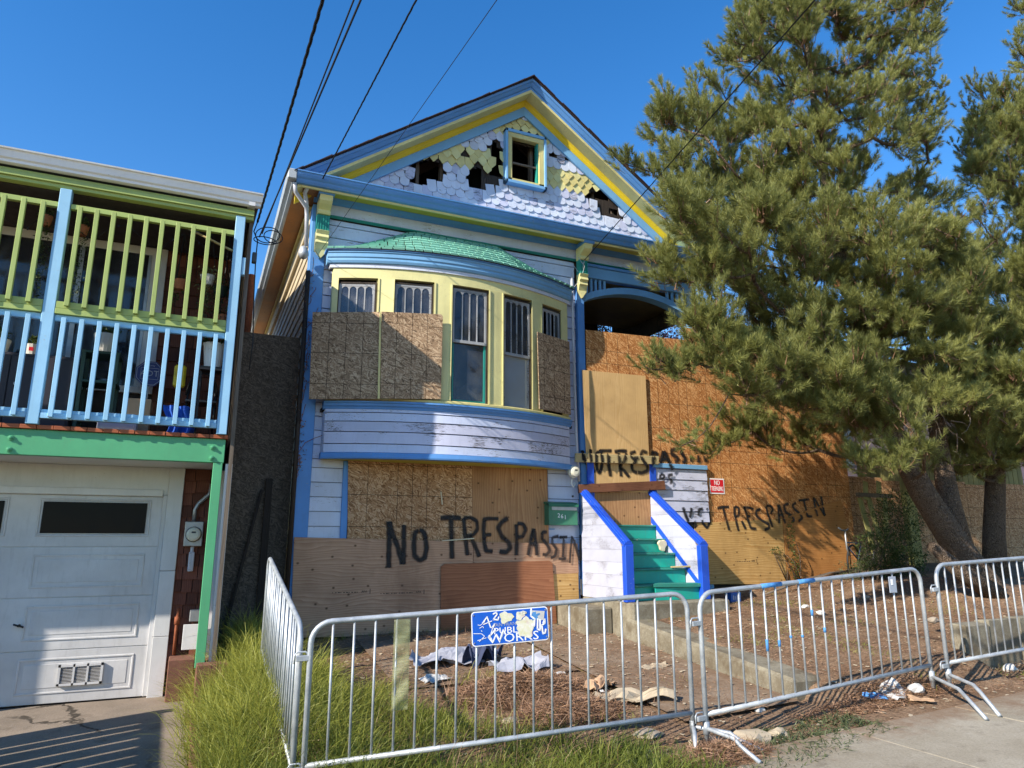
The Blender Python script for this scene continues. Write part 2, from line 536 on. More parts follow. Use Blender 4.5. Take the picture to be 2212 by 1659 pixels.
# ------------------------------------------------------------------ object helpers
WM = {}
def tag(o, label=None, cat=None, group=None, kind=None):
    if label: o['label'] = label
    if cat: o['category'] = cat
    if group: o['group'] = group
    if kind: o['kind'] = kind
    return o
def world_of(o):
    return WM.get(o.name, Matrix.Identity(4))
def place(o, M, parent=None):
    COL.objects.link(o)
    WM[o.name] = M
    if parent is not None:
        o.parent = parent
        o.matrix_parent_inverse = world_of(parent).inverted()
    o.matrix_basis = M
    return o
def thing(name, label, cat, loc, group=None):
    o = bpy.data.objects.new(name, None)
    o.empty_display_size = .2
    place(o, Matrix.Translation(loc))
    return tag(o, label, cat, group)
class MB:
    def __init__(s):
        s.v, s.f = [], []
    def add(s, vs, fs):
        b = len(s.v)
        s.v += [tuple(v) for v in vs]
        s.f += [tuple(b + i for i in f) for f in fs]
        return s
    def box(s, x0, x1, y0, y1, z0, z1):
        return s.add([(x0, y0, z0), (x1, y0, z0), (x1, y1, z0), (x0, y1, z0), (x0, y0, z1), (x1, y0, z1), (x1, y1, z1), (x0, y1, z1)],
                     [(0, 3, 2, 1), (4, 5, 6, 7), (0, 1, 5, 4), (1, 2, 6, 5), (2, 3, 7, 6), (3, 0, 4, 7)])
    def hexa(s, vs):                       # 8 corners: bottom loop then top loop
        return s.add(vs, [(0, 3, 2, 1), (4, 5, 6, 7), (0, 1, 5, 4), (1, 2, 6, 5), (2, 3, 7, 6), (3, 0, 4, 7)])
    def prism(s, loop, off):               # polygon front face + offset vector to the back
        n = len(loop)
        off = Vector(off)
        vs = [Vector(p) for p in loop] + [Vector(p) + off for p in loop]
        fs = [tuple(range(n)), tuple(range(2 * n - 1, n - 1, -1))]
        fs += [((i + 1) % n, i, n + i, n + (i + 1) % n) for i in range(n)]
        return s.add(vs, fs)
    def bar(s, a, b, w, h, up=(0, 0, 1)):  # rectangular bar a-b, width w across, h along up
        a, b, up = Vector(a), Vector(b), Vector(up)
        d = (b - a).normalized()
        sd = d.cross(up)
        if sd.length < 1e-4:
            sd = d.cross(Vector((0, 1, 0)))
        sd.normalize()
        u = sd.cross(d).normalized()
        vs = []
        for p in (a, b):
            for i, j in ((-1, -1), (1, -1), (1, 1), (-1, 1)):
                vs.append(p + sd * (w / 2 * i) + u * (h / 2 * j))
        return s.hexa(vs)
    def tube(s, pts, r, n=8, cap=True):
        pts = [Vector(p) for p in pts]
        rs = r if isinstance(r, (list, tuple)) else [r] * len(pts)
        base = len(s.v)
        prev = None
        for i, p in enumerate(pts):
            d = (pts[min(i + 1, len(pts) - 1)] - pts[max(i - 1, 0)]).normalized()
            if prev is None:
                ref = Vector((0, 0, 1)) if abs(d.z) < .9 else Vector((0, 1, 0))
                sd = d.cross(ref).normalized()
            else:
                sd = (prev - d * prev.dot(d))
                sd = sd.normalized() if sd.length > 1e-6 else d.orthogonal().normalized()
            prev = sd
            up = sd.cross(d)
            for k in range(n):
                a = 2 * math.pi * k / n
                s.v.append(tuple(p + (sd * math.cos(a) + up * math.sin(a)) * rs[i]))
        for i in range(len(pts) - 1):
            for k in range(n):
                a = base + i * n + k
                b = base + i * n + (k + 1) % n
                s.f.append((a, b, b + n, a + n))
        if cap:
            s.f.append(tuple(base + k for k in range(n))[::-1])
            s.f.append(tuple(base + (len(pts) - 1) * n + k for k in range(n)))
        return s
    def profx(s, prof, x0, x1, zline=None, n=1):   # (y, z) outline swept along x; zline(x) lifts it
        zl = zline or (lambda x: 0)
        m = len(prof)
        base = len(s.v)
        for i in range(n + 1):
            x = x0 + (x1 - x0) * i / n
            for (y, z) in prof:
                s.v.append((x, y, z + zl(x)))
        for i in range(n):
            for k in range(m):
                a = base + i * m + k
                b = base + i * m + (k + 1) % m
                s.f.append((a, b, b + m, a + m))
        s.f.append(tuple(base + k for k in range(m))[::-1])
        s.f.append(tuple(base + n * m + k for k in range(m)))
        return s
    def lathe(s, prof, c, n=16, axis='z'):
        base = len(s.v)
        for (r, h) in prof:
            for k in range(n):
                a = 2 * math.pi * k / n
                if axis == 'z':
                    s.v.append((c[0] + r * math.cos(a), c[1] + r * math.sin(a), c[2] + h))
                else:
                    s.v.append((c[0] + r * math.cos(a), c[1] + h, c[2] + r * math.sin(a)))
        for i in range(len(prof) - 1):
            for k in range(n):
                a = base + i * n + k
                b = base + i * n + (k + 1) % n
                s.f.append((a, b, b + n, a + n))
        s.f.append(tuple(base + k for k in range(n))[::-1])
        s.f.append(tuple(base + (len(prof) - 1) * n + k for k in range(n)))
        return s
    def grid(s, fn, nu, nv):
        base = len(s.v)
        for i in range(nu + 1):
            for j in range(nv + 1):
                s.v.append(tuple(fn(i / nu, j / nv)))
        for i in range(nu):
            for j in range(nv):
                a = base + i * (nv + 1) + j
                s.f.append((a, a + nv + 1, a + nv + 2, a + 1))
        return s
    def build(s, name, mat, parent=None, smooth=False, bevel=0, label=None, cat=None, group=None, kind=None, solid=0):
        co = np.array(s.v, dtype=float)
        lo, hi = co.min(0), co.max(0)
        og = Vector(((lo[0] + hi[0]) / 2, (lo[1] + hi[1]) / 2, lo[2]))
        me = bpy.data.meshes.new(name)
        me.from_pydata([tuple(p) for p in (co - np.array(og))], [], s.f)
        bm = bmesh.new()
        bm.from_mesh(me)
        if solid:
            bmesh.ops.solidify(bm, geom=bm.faces[:], thickness=solid)
        bmesh.ops.recalc_face_normals(bm, faces=bm.faces)
        if bevel:
            bmesh.ops.bevel(bm, geom=[e for e in bm.edges if len(e.link_faces) == 2 and e.calc_face_angle(0) > .5], offset=bevel, segments=1, affect='EDGES', profile=.7)
        bm.to_mesh(me)
        bm.free()
        if smooth:
            me.polygons.foreach_set('use_smooth', [True] * len(me.polygons))
        me.materials.append(MATS[mat])
        o = bpy.data.objects.new(name, me)
        place(o, Matrix.Translation(og), parent)
        tag(o, label, cat, group, kind)
        return o
def inst(src_mesh, name, M, parent=None):
    o = bpy.data.objects.new(name, src_mesh)
    return place(o, M, parent)
def meshof(mb, name, mat, smooth=False, bevel=0):      # mesh datablock only, coordinates as given
    me = bpy.data.meshes.new(name)
    me.from_pydata(mb.v, [], mb.f)
    bm = bmesh.new(); bm.from_mesh(me)
    bmesh.ops.recalc_face_normals(bm, faces=bm.faces)
    if bevel:
        bmesh.ops.bevel(bm, geom=bm.edges[:], offset=bevel, segments=1, affect='EDGES')
    bm.to_mesh(me); bm.free()
    if smooth:
        me.polygons.foreach_set('use_smooth', [True] * len(me.polygons))
    me.materials.append(MATS[mat])
    return me
def BX(name, mat, x0, x1, y0, y1, z0, z1, parent=None, bevel=0, **k):
    return MB().box(x0, x1, y0, y1, z0, z1).build(name, mat, parent, bevel=bevel, **k)
def quad(name, mat, pts, y, th, parent=None, bevel=.002, **k):   # board cut to a sighted outline on plane y
    return MB().prism([at(*p, y) for p in pts], (0, th, 0)).build(name, mat, parent, bevel=bevel, **k)
def text_mesh(name, txt, mat, size, M, parent=None, depth=.001, spacing=1.0, shear=0):
    cu = bpy.data.curves.new('t', 'FONT')
    cu.body = txt
    cu.size = size
    cu.align_x = 'CENTER'
    cu.align_y = 'CENTER'
    cu.extrude = depth
    cu.space_character = spacing
    cu.shear = shear
    cu.resolution_u = 2
    to = bpy.data.objects.new('t', cu)
    COL.objects.link(to)
    dg = bpy.context.evaluated_depsgraph_get()
    dg.update()
    me = bpy.data.meshes.new_from_object(to.evaluated_get(dg))
    bpy.data.objects.remove(to)
    me.name = name
    me.materials.clear()
    me.materials.append(MATS[mat])
    o = bpy.data.objects.new(name, me)
    return place(o, M, parent)
FACE = Matrix.Rotation(R(90), 4, 'X')      # text lying in the xz plane, read from -y
def blades(name, P, D, L, W, tone, mat, bend=.3, seg=2, parent=None, kind='stuff', label=None, cat=None, origin=None):
    """P base points (n,3); D unit directions; L lengths; W widths; one tapered strip each."""
    n = len(P)
    side = np.cross(D, np.array([0, 0, 1.0]) + rng.normal(0, .6, (n, 3)))
    side /= np.linalg.norm(side, axis=1)[:, None] + 1e-9
    rows = []
    dv = rng.normal(0, 1, (n, 3)); dv[:, 2] = -abs(dv[:, 2]) * .7
    for i in range(seg + 1):
        t = i / seg
        c = P + D * (L * t)[:, None] + dv * (bend * L * t * t)[:, None]
        w = (W * (1 - t) * .5)[:, None]
        if i < seg:
            rows += [c - side * w, c + side * w]
        else:
            rows += [c]
    k = len(rows)
    co = np.stack(rows, 1).reshape(-1, 3)
    tris = []
    for i in range(seg - 1):
        a = 2 * i
        tris += [(a, a + 1, a + 3), (a, a + 3, a + 2)]
    a = 2 * (seg - 1)
    tris += [(a, a + 1, a + 2)]
    tris = np.array(tris)
    idx = (np.arange(n)[:, None, None] * k + tris[None]).reshape(-1, 3)
    og = np.zeros(3) if origin is None else np.array(origin, float)
    me = bpy.data.meshes.new(name)
    me.vertices.add(len(co)); me.vertices.foreach_set('co', (co - og).ravel())
    nf = len(idx)
    me.loops.add(nf * 3); me.loops.foreach_set('vertex_index', idx.ravel().astype(np.int32))
    me.polygons.add(nf)
    me.polygons.foreach_set('loop_start', np.arange(0, nf * 3, 3, dtype=np.int32))
    at_ = me.attributes.new('tone', 'FLOAT', 'POINT')
    at_.data.foreach_set('value', np.repeat(np.clip(tone, 0, 1), k))
    me.update(); me.validate()
    me.materials.append(MATS[mat])
    o = bpy.data.objects.new(name, me)
    place(o, Matrix.Translation(og), parent)
    tag(o, label, cat, None, kind)
    return o
paint('roof_teal', (.19, .47, .36), peel=.35, dirt=.3, rough=.75)
paint('olive_dark', (.30, .22, .07), peel=.4, dirt=.4)
paint('gutter_white', (.80, .80, .80), peel=.2, dirt=.08, rough=.35)
# ================================================================== THE SETTING
def heightmesh(name, xs, ys, fn, mat, **k):
    vs = [(x, y, fn(x, y)) for x in xs for y in ys]
    m = len(ys)
    fs = [(i * m + j, (i + 1) * m + j, (i + 1) * m + j + 1, i * m + j + 1) for i in range(len(xs) - 1) for j in range(m - 1)]
    mb = MB(); mb.v = vs; mb.f = fs
    return mb.build(name, mat, None, smooth=True, **k)
def ground_z(x, y):
    z = terrain(x, y)
    yard = 0.0
    if (x > .35 and y > 4.75 and not (2.9 < x < 5.3)) : yard = 1.0
    if x > 5.6 and y > 4.7: yard = 1.0
    n = noise.noise(Vector((x * 1.3, y * 1.3, 0))) * .035 + noise.noise(Vector((x * 5, y * 5, 3))) * .014 + noise.noise(Vector((x * 14, y * 14, 3))) * .008
    return z + n * yard - .012
gx = [-300, -120, -50, -20, -10] + [round(-7 + .09 * i, 3) for i in range(215)] + [14, 18, 30, 60, 120, 300]
gy = [-300, -100, -40, -15, -6, -3, 0, 1.5] + [round(2.6 + .08 * i, 3) for i in range(118)] + [13, 16, 25, 50, 120, 300]
heightmesh('ground', gx, gy, ground_z, 'soil', kind='structure')
def seq(a, b, st):
    n = max(1, int(round((b - a) / st)))
    return [a + (b - a) * i / n for i in range(n + 1)]
# driveway in front of the garage and the pavement along the street
heightmesh('driveway', seq(-6.5, .10, .2), seq(2.2, 8.78, .2), lambda x, y: terrain(min(x, .05), y) + .006, 'concrete_drive', kind='structure')
# slabs of the pavement, each with its own score joint
def slab(x0, x1, y0, y1, dz):
    mb = MB()
    g = .006
    c = [(x0 + g, y0 + g), (x1 - g, y0 + g), (x1 - g, y1 - g), (x0 + g, y1 - g)]
    vs = [(x, y, terrain(x, min(y, 4.4)) - .06) for x, y in c] + [(x, y, terrain(x, min(y, 4.4)) + dz) for x, y in c]
    mb.hexa(vs)
    return mb
pv = slab(.12, 1.0, 2.0, 3.35, .004).build('pavement', 'concrete_walk', None, kind='structure')
for i in range(9):
    for j in range(2):
        x0 = 1.0 + i * 1.28; y0 = 2.05 + j * 1.18
        if j == 1 and x0 < 2.2: continue
        slab(x0, x0 + 1.28, y0, y0 + 1.18, .008 + .004 * ((i * 7 + j * 3) % 3) / 3).build('paving_slab', 'concrete_walk', pv, bevel=.004)
BX('road', 'asphalt', -60, 60, -9, 1.4, -.9, -.42, kind='structure')
BX('kerb', 'concrete_walk', -60, 60, 1.4, 1.58, -.9, -.25, kind='structure')
# concrete path from the pavement to the steps, and the older slab beside it
heightmesh('path', seq(3.85, 5.12, .12), seq(5.15, 9.22, .15), lambda x, y: terrain(x, y) + .022, 'concrete_path', kind='structure')
heightmesh('patio', seq(1.9, 3.83, .12), seq(6.9, 9.22, .15), lambda x, y: terrain(x, y) + .012, 'concrete_path', kind='structure')

# low curb wall beside the path, sloping with the ground
cw = MB()
for (x0, x1, ya, yb, za, zb) in ((5.13, 5.50, 5.22, 8.02, .425, .70),):
    cw.hexa([(x0, ya, -.1), (x1, ya, -.1), (x1, yb, .1), (x0, yb, .1), (x0, ya, za), (x1, ya, za), (x1, yb, zb), (x0, yb, zb)])
cw.build('curb_wall', 'concrete_block', None, bevel=.03, label='low sloping concrete curb wall beside the path to the blue steps', cat='curb wall')
# landing block under the steps
lb = thing('landing_block', 'weathered concrete landing block at the foot of the blue and teal steps', 'concrete block', (5.9, 8.4, .4))
BX('block', 'concrete_block', 5.16, 6.72, 7.86, 9.16, .3, .885, lb, bevel=.02)
BX('block', 'concrete_block', 4.75, 5.158, 8.35, 9.16, .3, .80, lb, bevel=.02)
# planter wall of upright concrete pieces at the right
pw = thing('planter_wall', 'low wall of upright concrete pieces behind the right-hand steel barrier', 'retaining wall', (8.6, 5.3, .3))
px_ = 7.5
k_ = 0
while px_ < 12.6:
    w_ = .40 + .05 * ((k_ * 5) % 3)
    zb_ = terrain(px_, 4.5) - .1
    MB().hexa([(px_, 5.16 + .012 * (k_ % 2), zb_), (px_ + w_, 5.16 + .012 * (k_ % 2), zb_), (px_ + w_, 5.34, zb_), (px_, 5.34, zb_),
               (px_, 5.16 + .012 * (k_ % 2), .79 + .01 * ((k_ * 3) % 4) + .03 * (px_ - 7.5)), (px_ + w_, 5.16 + .012 * (k_ % 2), .79 + .01 * ((k_ * 3) % 4) + .03 * (px_ - 7.5)), (px_ + w_, 5.34, .80 + .03 * (px_ - 7.5)), (px_, 5.34, .80 + .03 * (px_ - 7.5))]).build('wall_piece', 'concrete_block', pw, bevel=.012)
    px_ += w_ + .008
    k_ += 1
# reddish edging between the driveway and the grass
ed = thing('brick_edging', 'dirty red brick edging between the driveway and the tall grass', 'edging', (.12, 7.2, 0))
for i in range(9):
    y0 = 5.6 + i * .24
    BX('brick', 'brick_brown', .11, .20, y0, y0 + .232, -.05, .13 + .01 * (i % 3), ed, bevel=.006)
pier = thing('brick_pier', 'short brown painted brick pier beside the garage door', 'pier', (.04, 8.5, 0))
BX('block', 'brick_brown', -.13, .12, 8.45, 8.78, -.02, .46, pier, bevel=.008)
BX('cap', 'brick_brown', .13, .42, 7.75, 8.2, -.02, .50, pier, bevel=.008)

# ================================================================== LEFT HOUSE
LH = thing('balcony_house', 'green and blue painted house with a railed balcony over its white garage door', 'house', (-2, 8.8, 0))
GY = 8.8
# main body
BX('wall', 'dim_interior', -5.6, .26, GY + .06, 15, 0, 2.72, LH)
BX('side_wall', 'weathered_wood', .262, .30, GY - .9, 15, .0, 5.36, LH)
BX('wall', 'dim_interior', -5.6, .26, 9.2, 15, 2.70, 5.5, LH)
# garage surround
BX('lintel', 'white_paint', -3.2, -.309, GY - .02, GY + .058, 2.16, 2.461, LH, bevel=.004)
BX('lintel_trim', 'white_paint', -3.2, -.355, GY - .05, GY - .022, 2.14, 2.215, LH, bevel=.006)
BX('jamb', 'garage_white', -.353, -.309, GY - .03, GY + .058, .07, 2.158, LH, bevel=.004)
for (z0, z1) in ((.03, .66), (.664, 1.34), (1.344, 2.46)):
    BX('trim_board', 'white_paint', -.308, -.155, GY - .06, GY + .055, z0, z1, LH, bevel=.004)
BX('corner_board', 'white_paint', .235, .305, 7.93, 7.965, .3, 2.45, LH, bevel=.004)
BX('corner_board', 'white_paint', .19, .30, GY - .07, GY - .03, .35, 2.45, LH, bevel=.004)
# garage door
gd = BX('garage_door', 'garage_white', -2.86, -.352, GY + .005, GY + .055, .07, 2.16, LH)
def door_panel(x0, x1, z0, z1, wide=.035):
    mb = MB()
    y0, y1 = GY + .004, GY - .012
    # raised moulding ring and a raised centre field
    for a, b, c, d in ((x0, x1, z0, z0 + .02), (x0, x1, z1 - .02, z1), (x0, x0 + .02, z0 + .02, z1 - .02), (x1 - .02, x1, z0 + .02, z1 - .02)):
        mb.box(a, b, y1, y0, c, d)
    mb.box(x0 + wide + .02, x1 - wide - .02, y1 + .004, y0, z0 + wide + .02, z1 - wide - .02)
    mb.build('panel', 'garage_white', gd, bevel=.004)
secs = [(.07, .575), (.58, 1.09), (1.095, 1.60), (1.605, 2.14)]
for i, (z0, z1) in enumerate(secs):
    BX('door_section', 'garage_white', -2.86, -.354, GY - .004, GY + .003, z0, z1 - .004, gd, bevel=.002)
    for (xa, xb) in ((-2.75, -1.78), (-1.50, -.47)):
        if i < 3:
            door_panel(xa, xb, z0 + .09, z1 - .075)
        else:
            door_panel(xa - .01, xb + .01, z0 + .10, z1 - .04, .0)
            BX('door_window', 'door_glass', xa + .03, xb - .03, GY - .016, GY - .013, z0 + .135, z1 - .075, gd)
# louvred vent
vent = MB()
vx0, vx1, vz0, vz1 = -1.14, -.74, .23, .43
for a, b, c, d in ((vx0, vx1, vz0, vz0 + .022), (vx0, vx1, vz1 - .022, vz1), (vx0, vx0 + .022, vz0, vz1), (vx1 - .022, vx1, vz0, vz1), (-1.010, -.992, vz0, vz1), (-.888, -.870, vz0, vz1)):
    vent.box(a, b, GY - .040, GY - .011, c, d)
for i in range(11):
    z = vz0 + .03 + i * .0135
    vent.bar((vx0 + .01, GY - .026, z), (vx1 - .01, GY - .026, z), .014, .003, (0, .5, 1))
vent.build('door_vent', 'garage_white', gd)
BX('vent_backing', 'dark_interior', vx0 + .02, vx1 - .02, GY - .0155, GY - .0135, vz0 + .02, vz1 - .02, gd)
MB().tube([(-1.53, GY - .005, .83), (-1.53, GY - .05, .83)], .014).tube([(-1.575, GY - .052, .845), (-1.485, GY - .052, .815)], .009).build('door_handle', 'black_metal', gd, smooth=True)
# overlapping red shingles right of the garage
def shingles(parent, x0, x1, z0, z1, y, mat='red_shingle_wood', rh=.135, w0=.10, w1=.17):
    z = z0; r = 0
    while z < z1 - .02:
        x = x0 - random.uniform(0, .06)
        while x < x1 - .01:
            w = random.uniform(w0, w1)
            xa, xb = max(x, x0), min(x + w - .007, x1)
            if xb - xa > .02:
                dz = random.uniform(-.006, .006)
                zt = min(z + rh + .01, z1)
                MB().hexa([(xa, y - .024 - abs(dz), z + dz), (xb, y - .024 + dz * .5, z + dz), (xb, y, z + dz), (xa, y, z + dz), (xa, y - .004, zt), (xb, y - .004, zt), (xb, y, zt), (xa, y, zt)]).build('shingle', mat, parent)
            x += w
        z += rh; r += 1
shingles(LH, -.153, .19, .30, 2.46, GY - .0)
# electric meter and pipes on the shingles
mt = thing('electric_meter', 'grey electric meter box with round glass dial beside the garage door', 'electric meter', (.05, GY, 1.45))
mcx, mcz = at(418, 1154, GY - .1).x, at(418, 1154, GY - .1).z
BX('meter_box', 'grey_metal', mcx - .095, mcx + .095, GY - .11, GY - .02, mcz - .13, mcz + .14, mt, bevel=.008)
MB().lathe([(.078, 0), (.078, -.02), (.070, -.06), (.05, -.068)], (mcx, GY - .11, mcz), 20, 'y').build('meter_dial', 'cream_plastic', mt, smooth=False, bevel=.002)
MB().lathe([(.084, 0), (.084, -.022), (.079, -.022)], (mcx, GY - .1105, mcz), 20, 'y').build('dial_ring', 'dark_grey_plastic', mt)
BX('display', 'dark_grey_plastic', mcx - .022, mcx + .022, GY - .1815, GY - .1795, mcz + .012, mcz + .03, mt)
MB().tube([(mcx - .01, GY - .06, mcz + .14), (mcx - .01, GY - .06, mcz + .27), (mcx + .02, GY - .06, mcz + .34), (mcx + .12, GY - .06, mcz + .44), (mcx + .14, GY - .06, mcz + .56)], .022, 10).build('conduit', 'grey_metal', mt, smooth=True)
MB().tube([(mcx, GY - .06, mcz - .13), (mcx, GY - .06, mcz - .20)], .02, 10).box(mcx - .028, mcx + .03, GY - .075, GY - .03, mcz - .40, mcz - .19).build('conduit_body', 'downspout_paint', mt, bevel=.008)
jb = thing('wall_boxes', 'white panel and small grey utility box low on the red shingles', 'utility box', (.1, GY, .5))
BX('box', 'grey_metal', .03, .17, GY - .09, GY - .02, .80, .93, jb, bevel=.01)
BX('cover_plate', 'white_paint', -.02, .17, GY - .11, GY - .1, .52, .78, jb, bevel=.003)
MB().tube([(-.09, GY - .05, .47), (-.09, GY - .05, .95)], .016, 8).tube([(-.09, GY - .05, .78), (-.09, GY - .05, .86)], .026, 8).build('pipe', 'rust_pipe', LH, smooth=True)
# deck: beam, bolts, joist soffit, boards, post
BY = 7.9
bm_ = BX('deck_beam', 'beam_green_paint', -5.6, .215, BY, BY + .09, 2.455, 2.70, LH, bevel=.004)
for bx in (-1.66, .09):
    for bz in (2.50, 2.61):
        MB().lathe([(.026, 0), (.026, -.012), (.014, -.014), (.014, -.028), (.006, -.030)], (bx, BY - .001, bz), 6, 'y').build('bolt', 'beam_green_paint', bm_)
for i in range(12):
    x = -5.4 + i * .48
    BX('joist', 'white_paint', x, x + .045, BY + .095, GY + .05, 2.48, 2.69, LH)
BX('soffit', 'white_paint', -5.6, .21, BY + .1, GY + .05, 2.462, 2.478, LH)
x = -5.6
while x < .21:
    w = .138
    BX('deck_board', 'deck_board_red', x, min(x + w - .004, .235), BY - .035 + random.uniform(-.004, .004), 9.25, 2.703, 2.742, LH, bevel=.003)
    x += w
gp = MB().hexa([(.115, BY - .0, .45), (.205, BY - .0, .45), (.205, BY + .09, .45), (.115, BY + .09, .45), (.115, BY, 2.452), (.205, BY, 2.452), (.205, BY + .09, 2.452), (.115, BY + .09, 2.452)]).build('deck_post', 'beam_green_paint', LH, bevel=.004)
BX('deck_post', 'beam_green_paint', -4.15, -3.90, BY, BY + .2, -.2, 2.452, LH, bevel=.004)
# balcony posts and rails
RY = 7.86
for x0 in (-1.555, .115, -3.35):
    w_ = .105 if x0 < 0 else .10
    BX('balcony_post', 'sky_blue_paint', x0, x0 + w_, RY - .03, RY + .06, 2.744, 5.17 if x0 < 0 else 5.20, LH, bevel=.005)
BX('post_block', 'sky_blue_paint', .217, .255, RY - .02, RY + .05, 4.52, 4.72, LH, bevel=.004)
def rail(mat, z0, z1, y0, y1, xs):
    for a, b in xs:
        BX('rail', mat, a, b, y0, y1, z0, z1, LH, bevel=.003)
spans = [(-3.24, -1.558), (-1.447, .112)]
rail('lime_paint', 4.968, 5.022, RY - .012, RY + .04, spans)
rail('lime_paint', 3.905, 3.975, RY - .028, RY + .04, spans)
rail('lime_paint', 3.846, 3.902, RY - .034, RY + .04, spans)
rail('sky_blue_paint', 3.782, 3.843, RY + .0, RY + .045, spans)
rail('sky_blue_paint', 2.862, 2.895, RY + .005, RY + .045, spans)
rail('sky_blue_paint', 2.805, 2.858, RY - .025, RY + .04, spans)
ub = meshof(MB().box(-.021, .021, -.02, .02, 0, 5.0 - 3.94), 'baluster', 'lime_paint', bevel=.003)
lb_ = meshof(MB().box(-.021, .021, -.018, .018, 0, .99), 'baluster', 'sky_blue_paint', bevel=.003)
for (a, b) in spans:
    n = 10
    for i in range(n):
        x = a + (b - a) * (i + .62) / (n + .32)
        inst(ub, 'baluster', Matrix.Translation((x, RY - .052, 3.925)), LH)
        x2 = a + (b - a) * (i + .52) / (n + .15)
        inst(lb_, 'baluster', Matrix.Translation((x2 + .01, RY - .045, 2.815)), LH)
# head beam, eave, gutter, roof
BX('head_beam', 'lime_paint', -5.6, .30, RY - .02, RY + .07, 5.175, 5.30, LH, bevel=.004)
BX('head_trim', 'lime_paint', -5.6, .30, RY - .045, RY - .022, 5.215, 5.262, LH, bevel=.003)
gut = [(7.80, 5.315), (7.77, 5.325), (7.765, 5.35), (7.745, 5.365), (7.735, 5.40), (7.725, 5.435), (7.705, 5.438), (7.70, 5.452), (7.82, 5.455), (7.82, 5.315)]
MB().profx(gut, -6, .375).build('gutter', 'gutter_white', LH)
slope = .2
MB().hexa([(-6, 7.74, 5.445), (.36, 7.74, 5.445), (.36, 15, 5.445 + slope * 7.26), (-6, 15, 5.445 + slope * 7.26), (-6, 7.74, 5.462), (.36, 7.74, 5.462), (.36, 15, 5.462 + slope * 7.26), (-6, 15, 5.462 + slope * 7.26)]).build('roof', 'roof_dark', LH)
MB().hexa([(.235, 7.75, 5.31), (.30, 7.75, 5.31), (.30, 15, 5.4), (.235, 15, 5.4), (.235, 7.75, 5.43), (.30, 7.75, 5.43), (.30, 15, 5.43 + slope * 7.25), (.235, 15, 5.43 + slope * 7.25)]).build('barge_board', 'white_paint', LH)
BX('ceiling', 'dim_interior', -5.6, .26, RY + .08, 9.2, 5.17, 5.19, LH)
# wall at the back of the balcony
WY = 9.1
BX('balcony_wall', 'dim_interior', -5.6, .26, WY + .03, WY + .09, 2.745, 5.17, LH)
shingles(LH, -.60, .255, 2.75, 5.16, WY + .03, rh=.17, w0=.10, w1=.17)
wf = BX('window_frame', 'white_paint', -2.5, -.60, WY, WY + .028, 5.06, 5.16, LH, bevel=.004)
BX('casing', 'white_paint', -.765, -.60, WY - .012, WY + .026, 3.42, 5.058, wf, bevel=.004)
BX('casing', 'white_paint', -2.50, -2.30, WY - .012, WY + .026, 3.42, 5.058, wf, bevel=.004)
BX('sill', 'white_paint', -2.5, -.60, WY - .03, WY + .026, 3.34, 3.418, wf, bevel=.004)
BX('mullion', 'grey_metal', -1.52, -1.47, WY - .008, WY + .02, 3.42, 5.058, wf)
BX('mullion', 'grey_metal', -.80, -.768, WY - .008, WY + .02, 3.42, 5.058, wf)
BX('pane', 'window_glass', -2.30, -1.52, WY + .004, WY + .007, 3.42, 5.058, wf)
BX('pane', 'window_glass', -1.47, -.80, WY + .004, WY + .007, 3.42, 5.058, wf)
def curtain(x0, x1, z0, z1, y):
    n = 40
    mb = MB().grid(lambda u, v: (x0 + (x1 - x0) * u, y + .022 * math.sin(u * 34) + .008 * math.sin(u * 91 + v * 3), z0 + (z1 - z0) * v), n, 2)
    return mb.build('curtain', 'curtain_white', wf, smooth=True, solid=.004)
curtain(-2.29, -1.9, 3.42, 4.95, WY + .06); curtain(-1.28, -.85, 3.42, 4.95, WY + .06)
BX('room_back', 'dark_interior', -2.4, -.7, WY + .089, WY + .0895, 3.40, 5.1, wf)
# the picket rail added out of frame for driveway shadows is built last
# ================================================================== MAIN HOUSE
VH = thing('victorian_house', 'boarded-up blue, yellow and lavender Victorian cottage with a burnt gable and bow window', 'house', (4.3, 9.3, .5))
FY = 9.3
def siding(parent, x0, x1, z0, z1, y=FY, mat='lavender_paint', h=.185, name='siding_board'):
    z = z0
    while z < z1 - .02:
        zt = min(z + h, z1)
        MB().hexa([(x0, y - .026, z), (x1, y - .026, z), (x1, y, z), (x0, y, z), (x0, y - .014, zt - .012), (x1, y - .014, zt - .012), (x1, y, zt - .004), (x0, y, zt - .004)]).build(name, mat, parent)
        z = zt
BX('wall', 'charred_wood', 1.17, 5.26, FY + .002, FY + .08, .3, 3.0, VH)
BX('wall', 'charred_wood', 1.17, 5.26, FY + .002, FY + .08, 5.2, 6.62, VH)
BX('wall', 'charred_wood', 1.17, 1.36, FY + .002, FY + .08, 3.0, 5.2, VH)
BX('wall', 'charred_wood', 5.03, 5.26, FY + .002, FY + .08, 3.0, 5.2, VH)
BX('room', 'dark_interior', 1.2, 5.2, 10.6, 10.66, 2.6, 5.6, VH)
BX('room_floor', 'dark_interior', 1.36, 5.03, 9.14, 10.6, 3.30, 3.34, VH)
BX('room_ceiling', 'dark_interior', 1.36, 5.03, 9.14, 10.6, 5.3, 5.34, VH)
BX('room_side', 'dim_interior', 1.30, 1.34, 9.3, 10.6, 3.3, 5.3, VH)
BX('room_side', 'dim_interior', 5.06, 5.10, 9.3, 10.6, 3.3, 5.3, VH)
siding(VH, 1.30, 1.70, 1.66, 2.70, mat='white_lavender')
siding(VH, 4.69, 5.20, .60, 2.70, mat='lavender_paint')
siding(VH, 1.30, 1.42, 2.70, 5.46)
siding(VH, 4.98, 5.20, 2.70, 5.40)
siding(VH, 1.30, 5.20, 5.40, 6.04)
siding(VH, 5.36, 7.60, 5.98, 6.05)
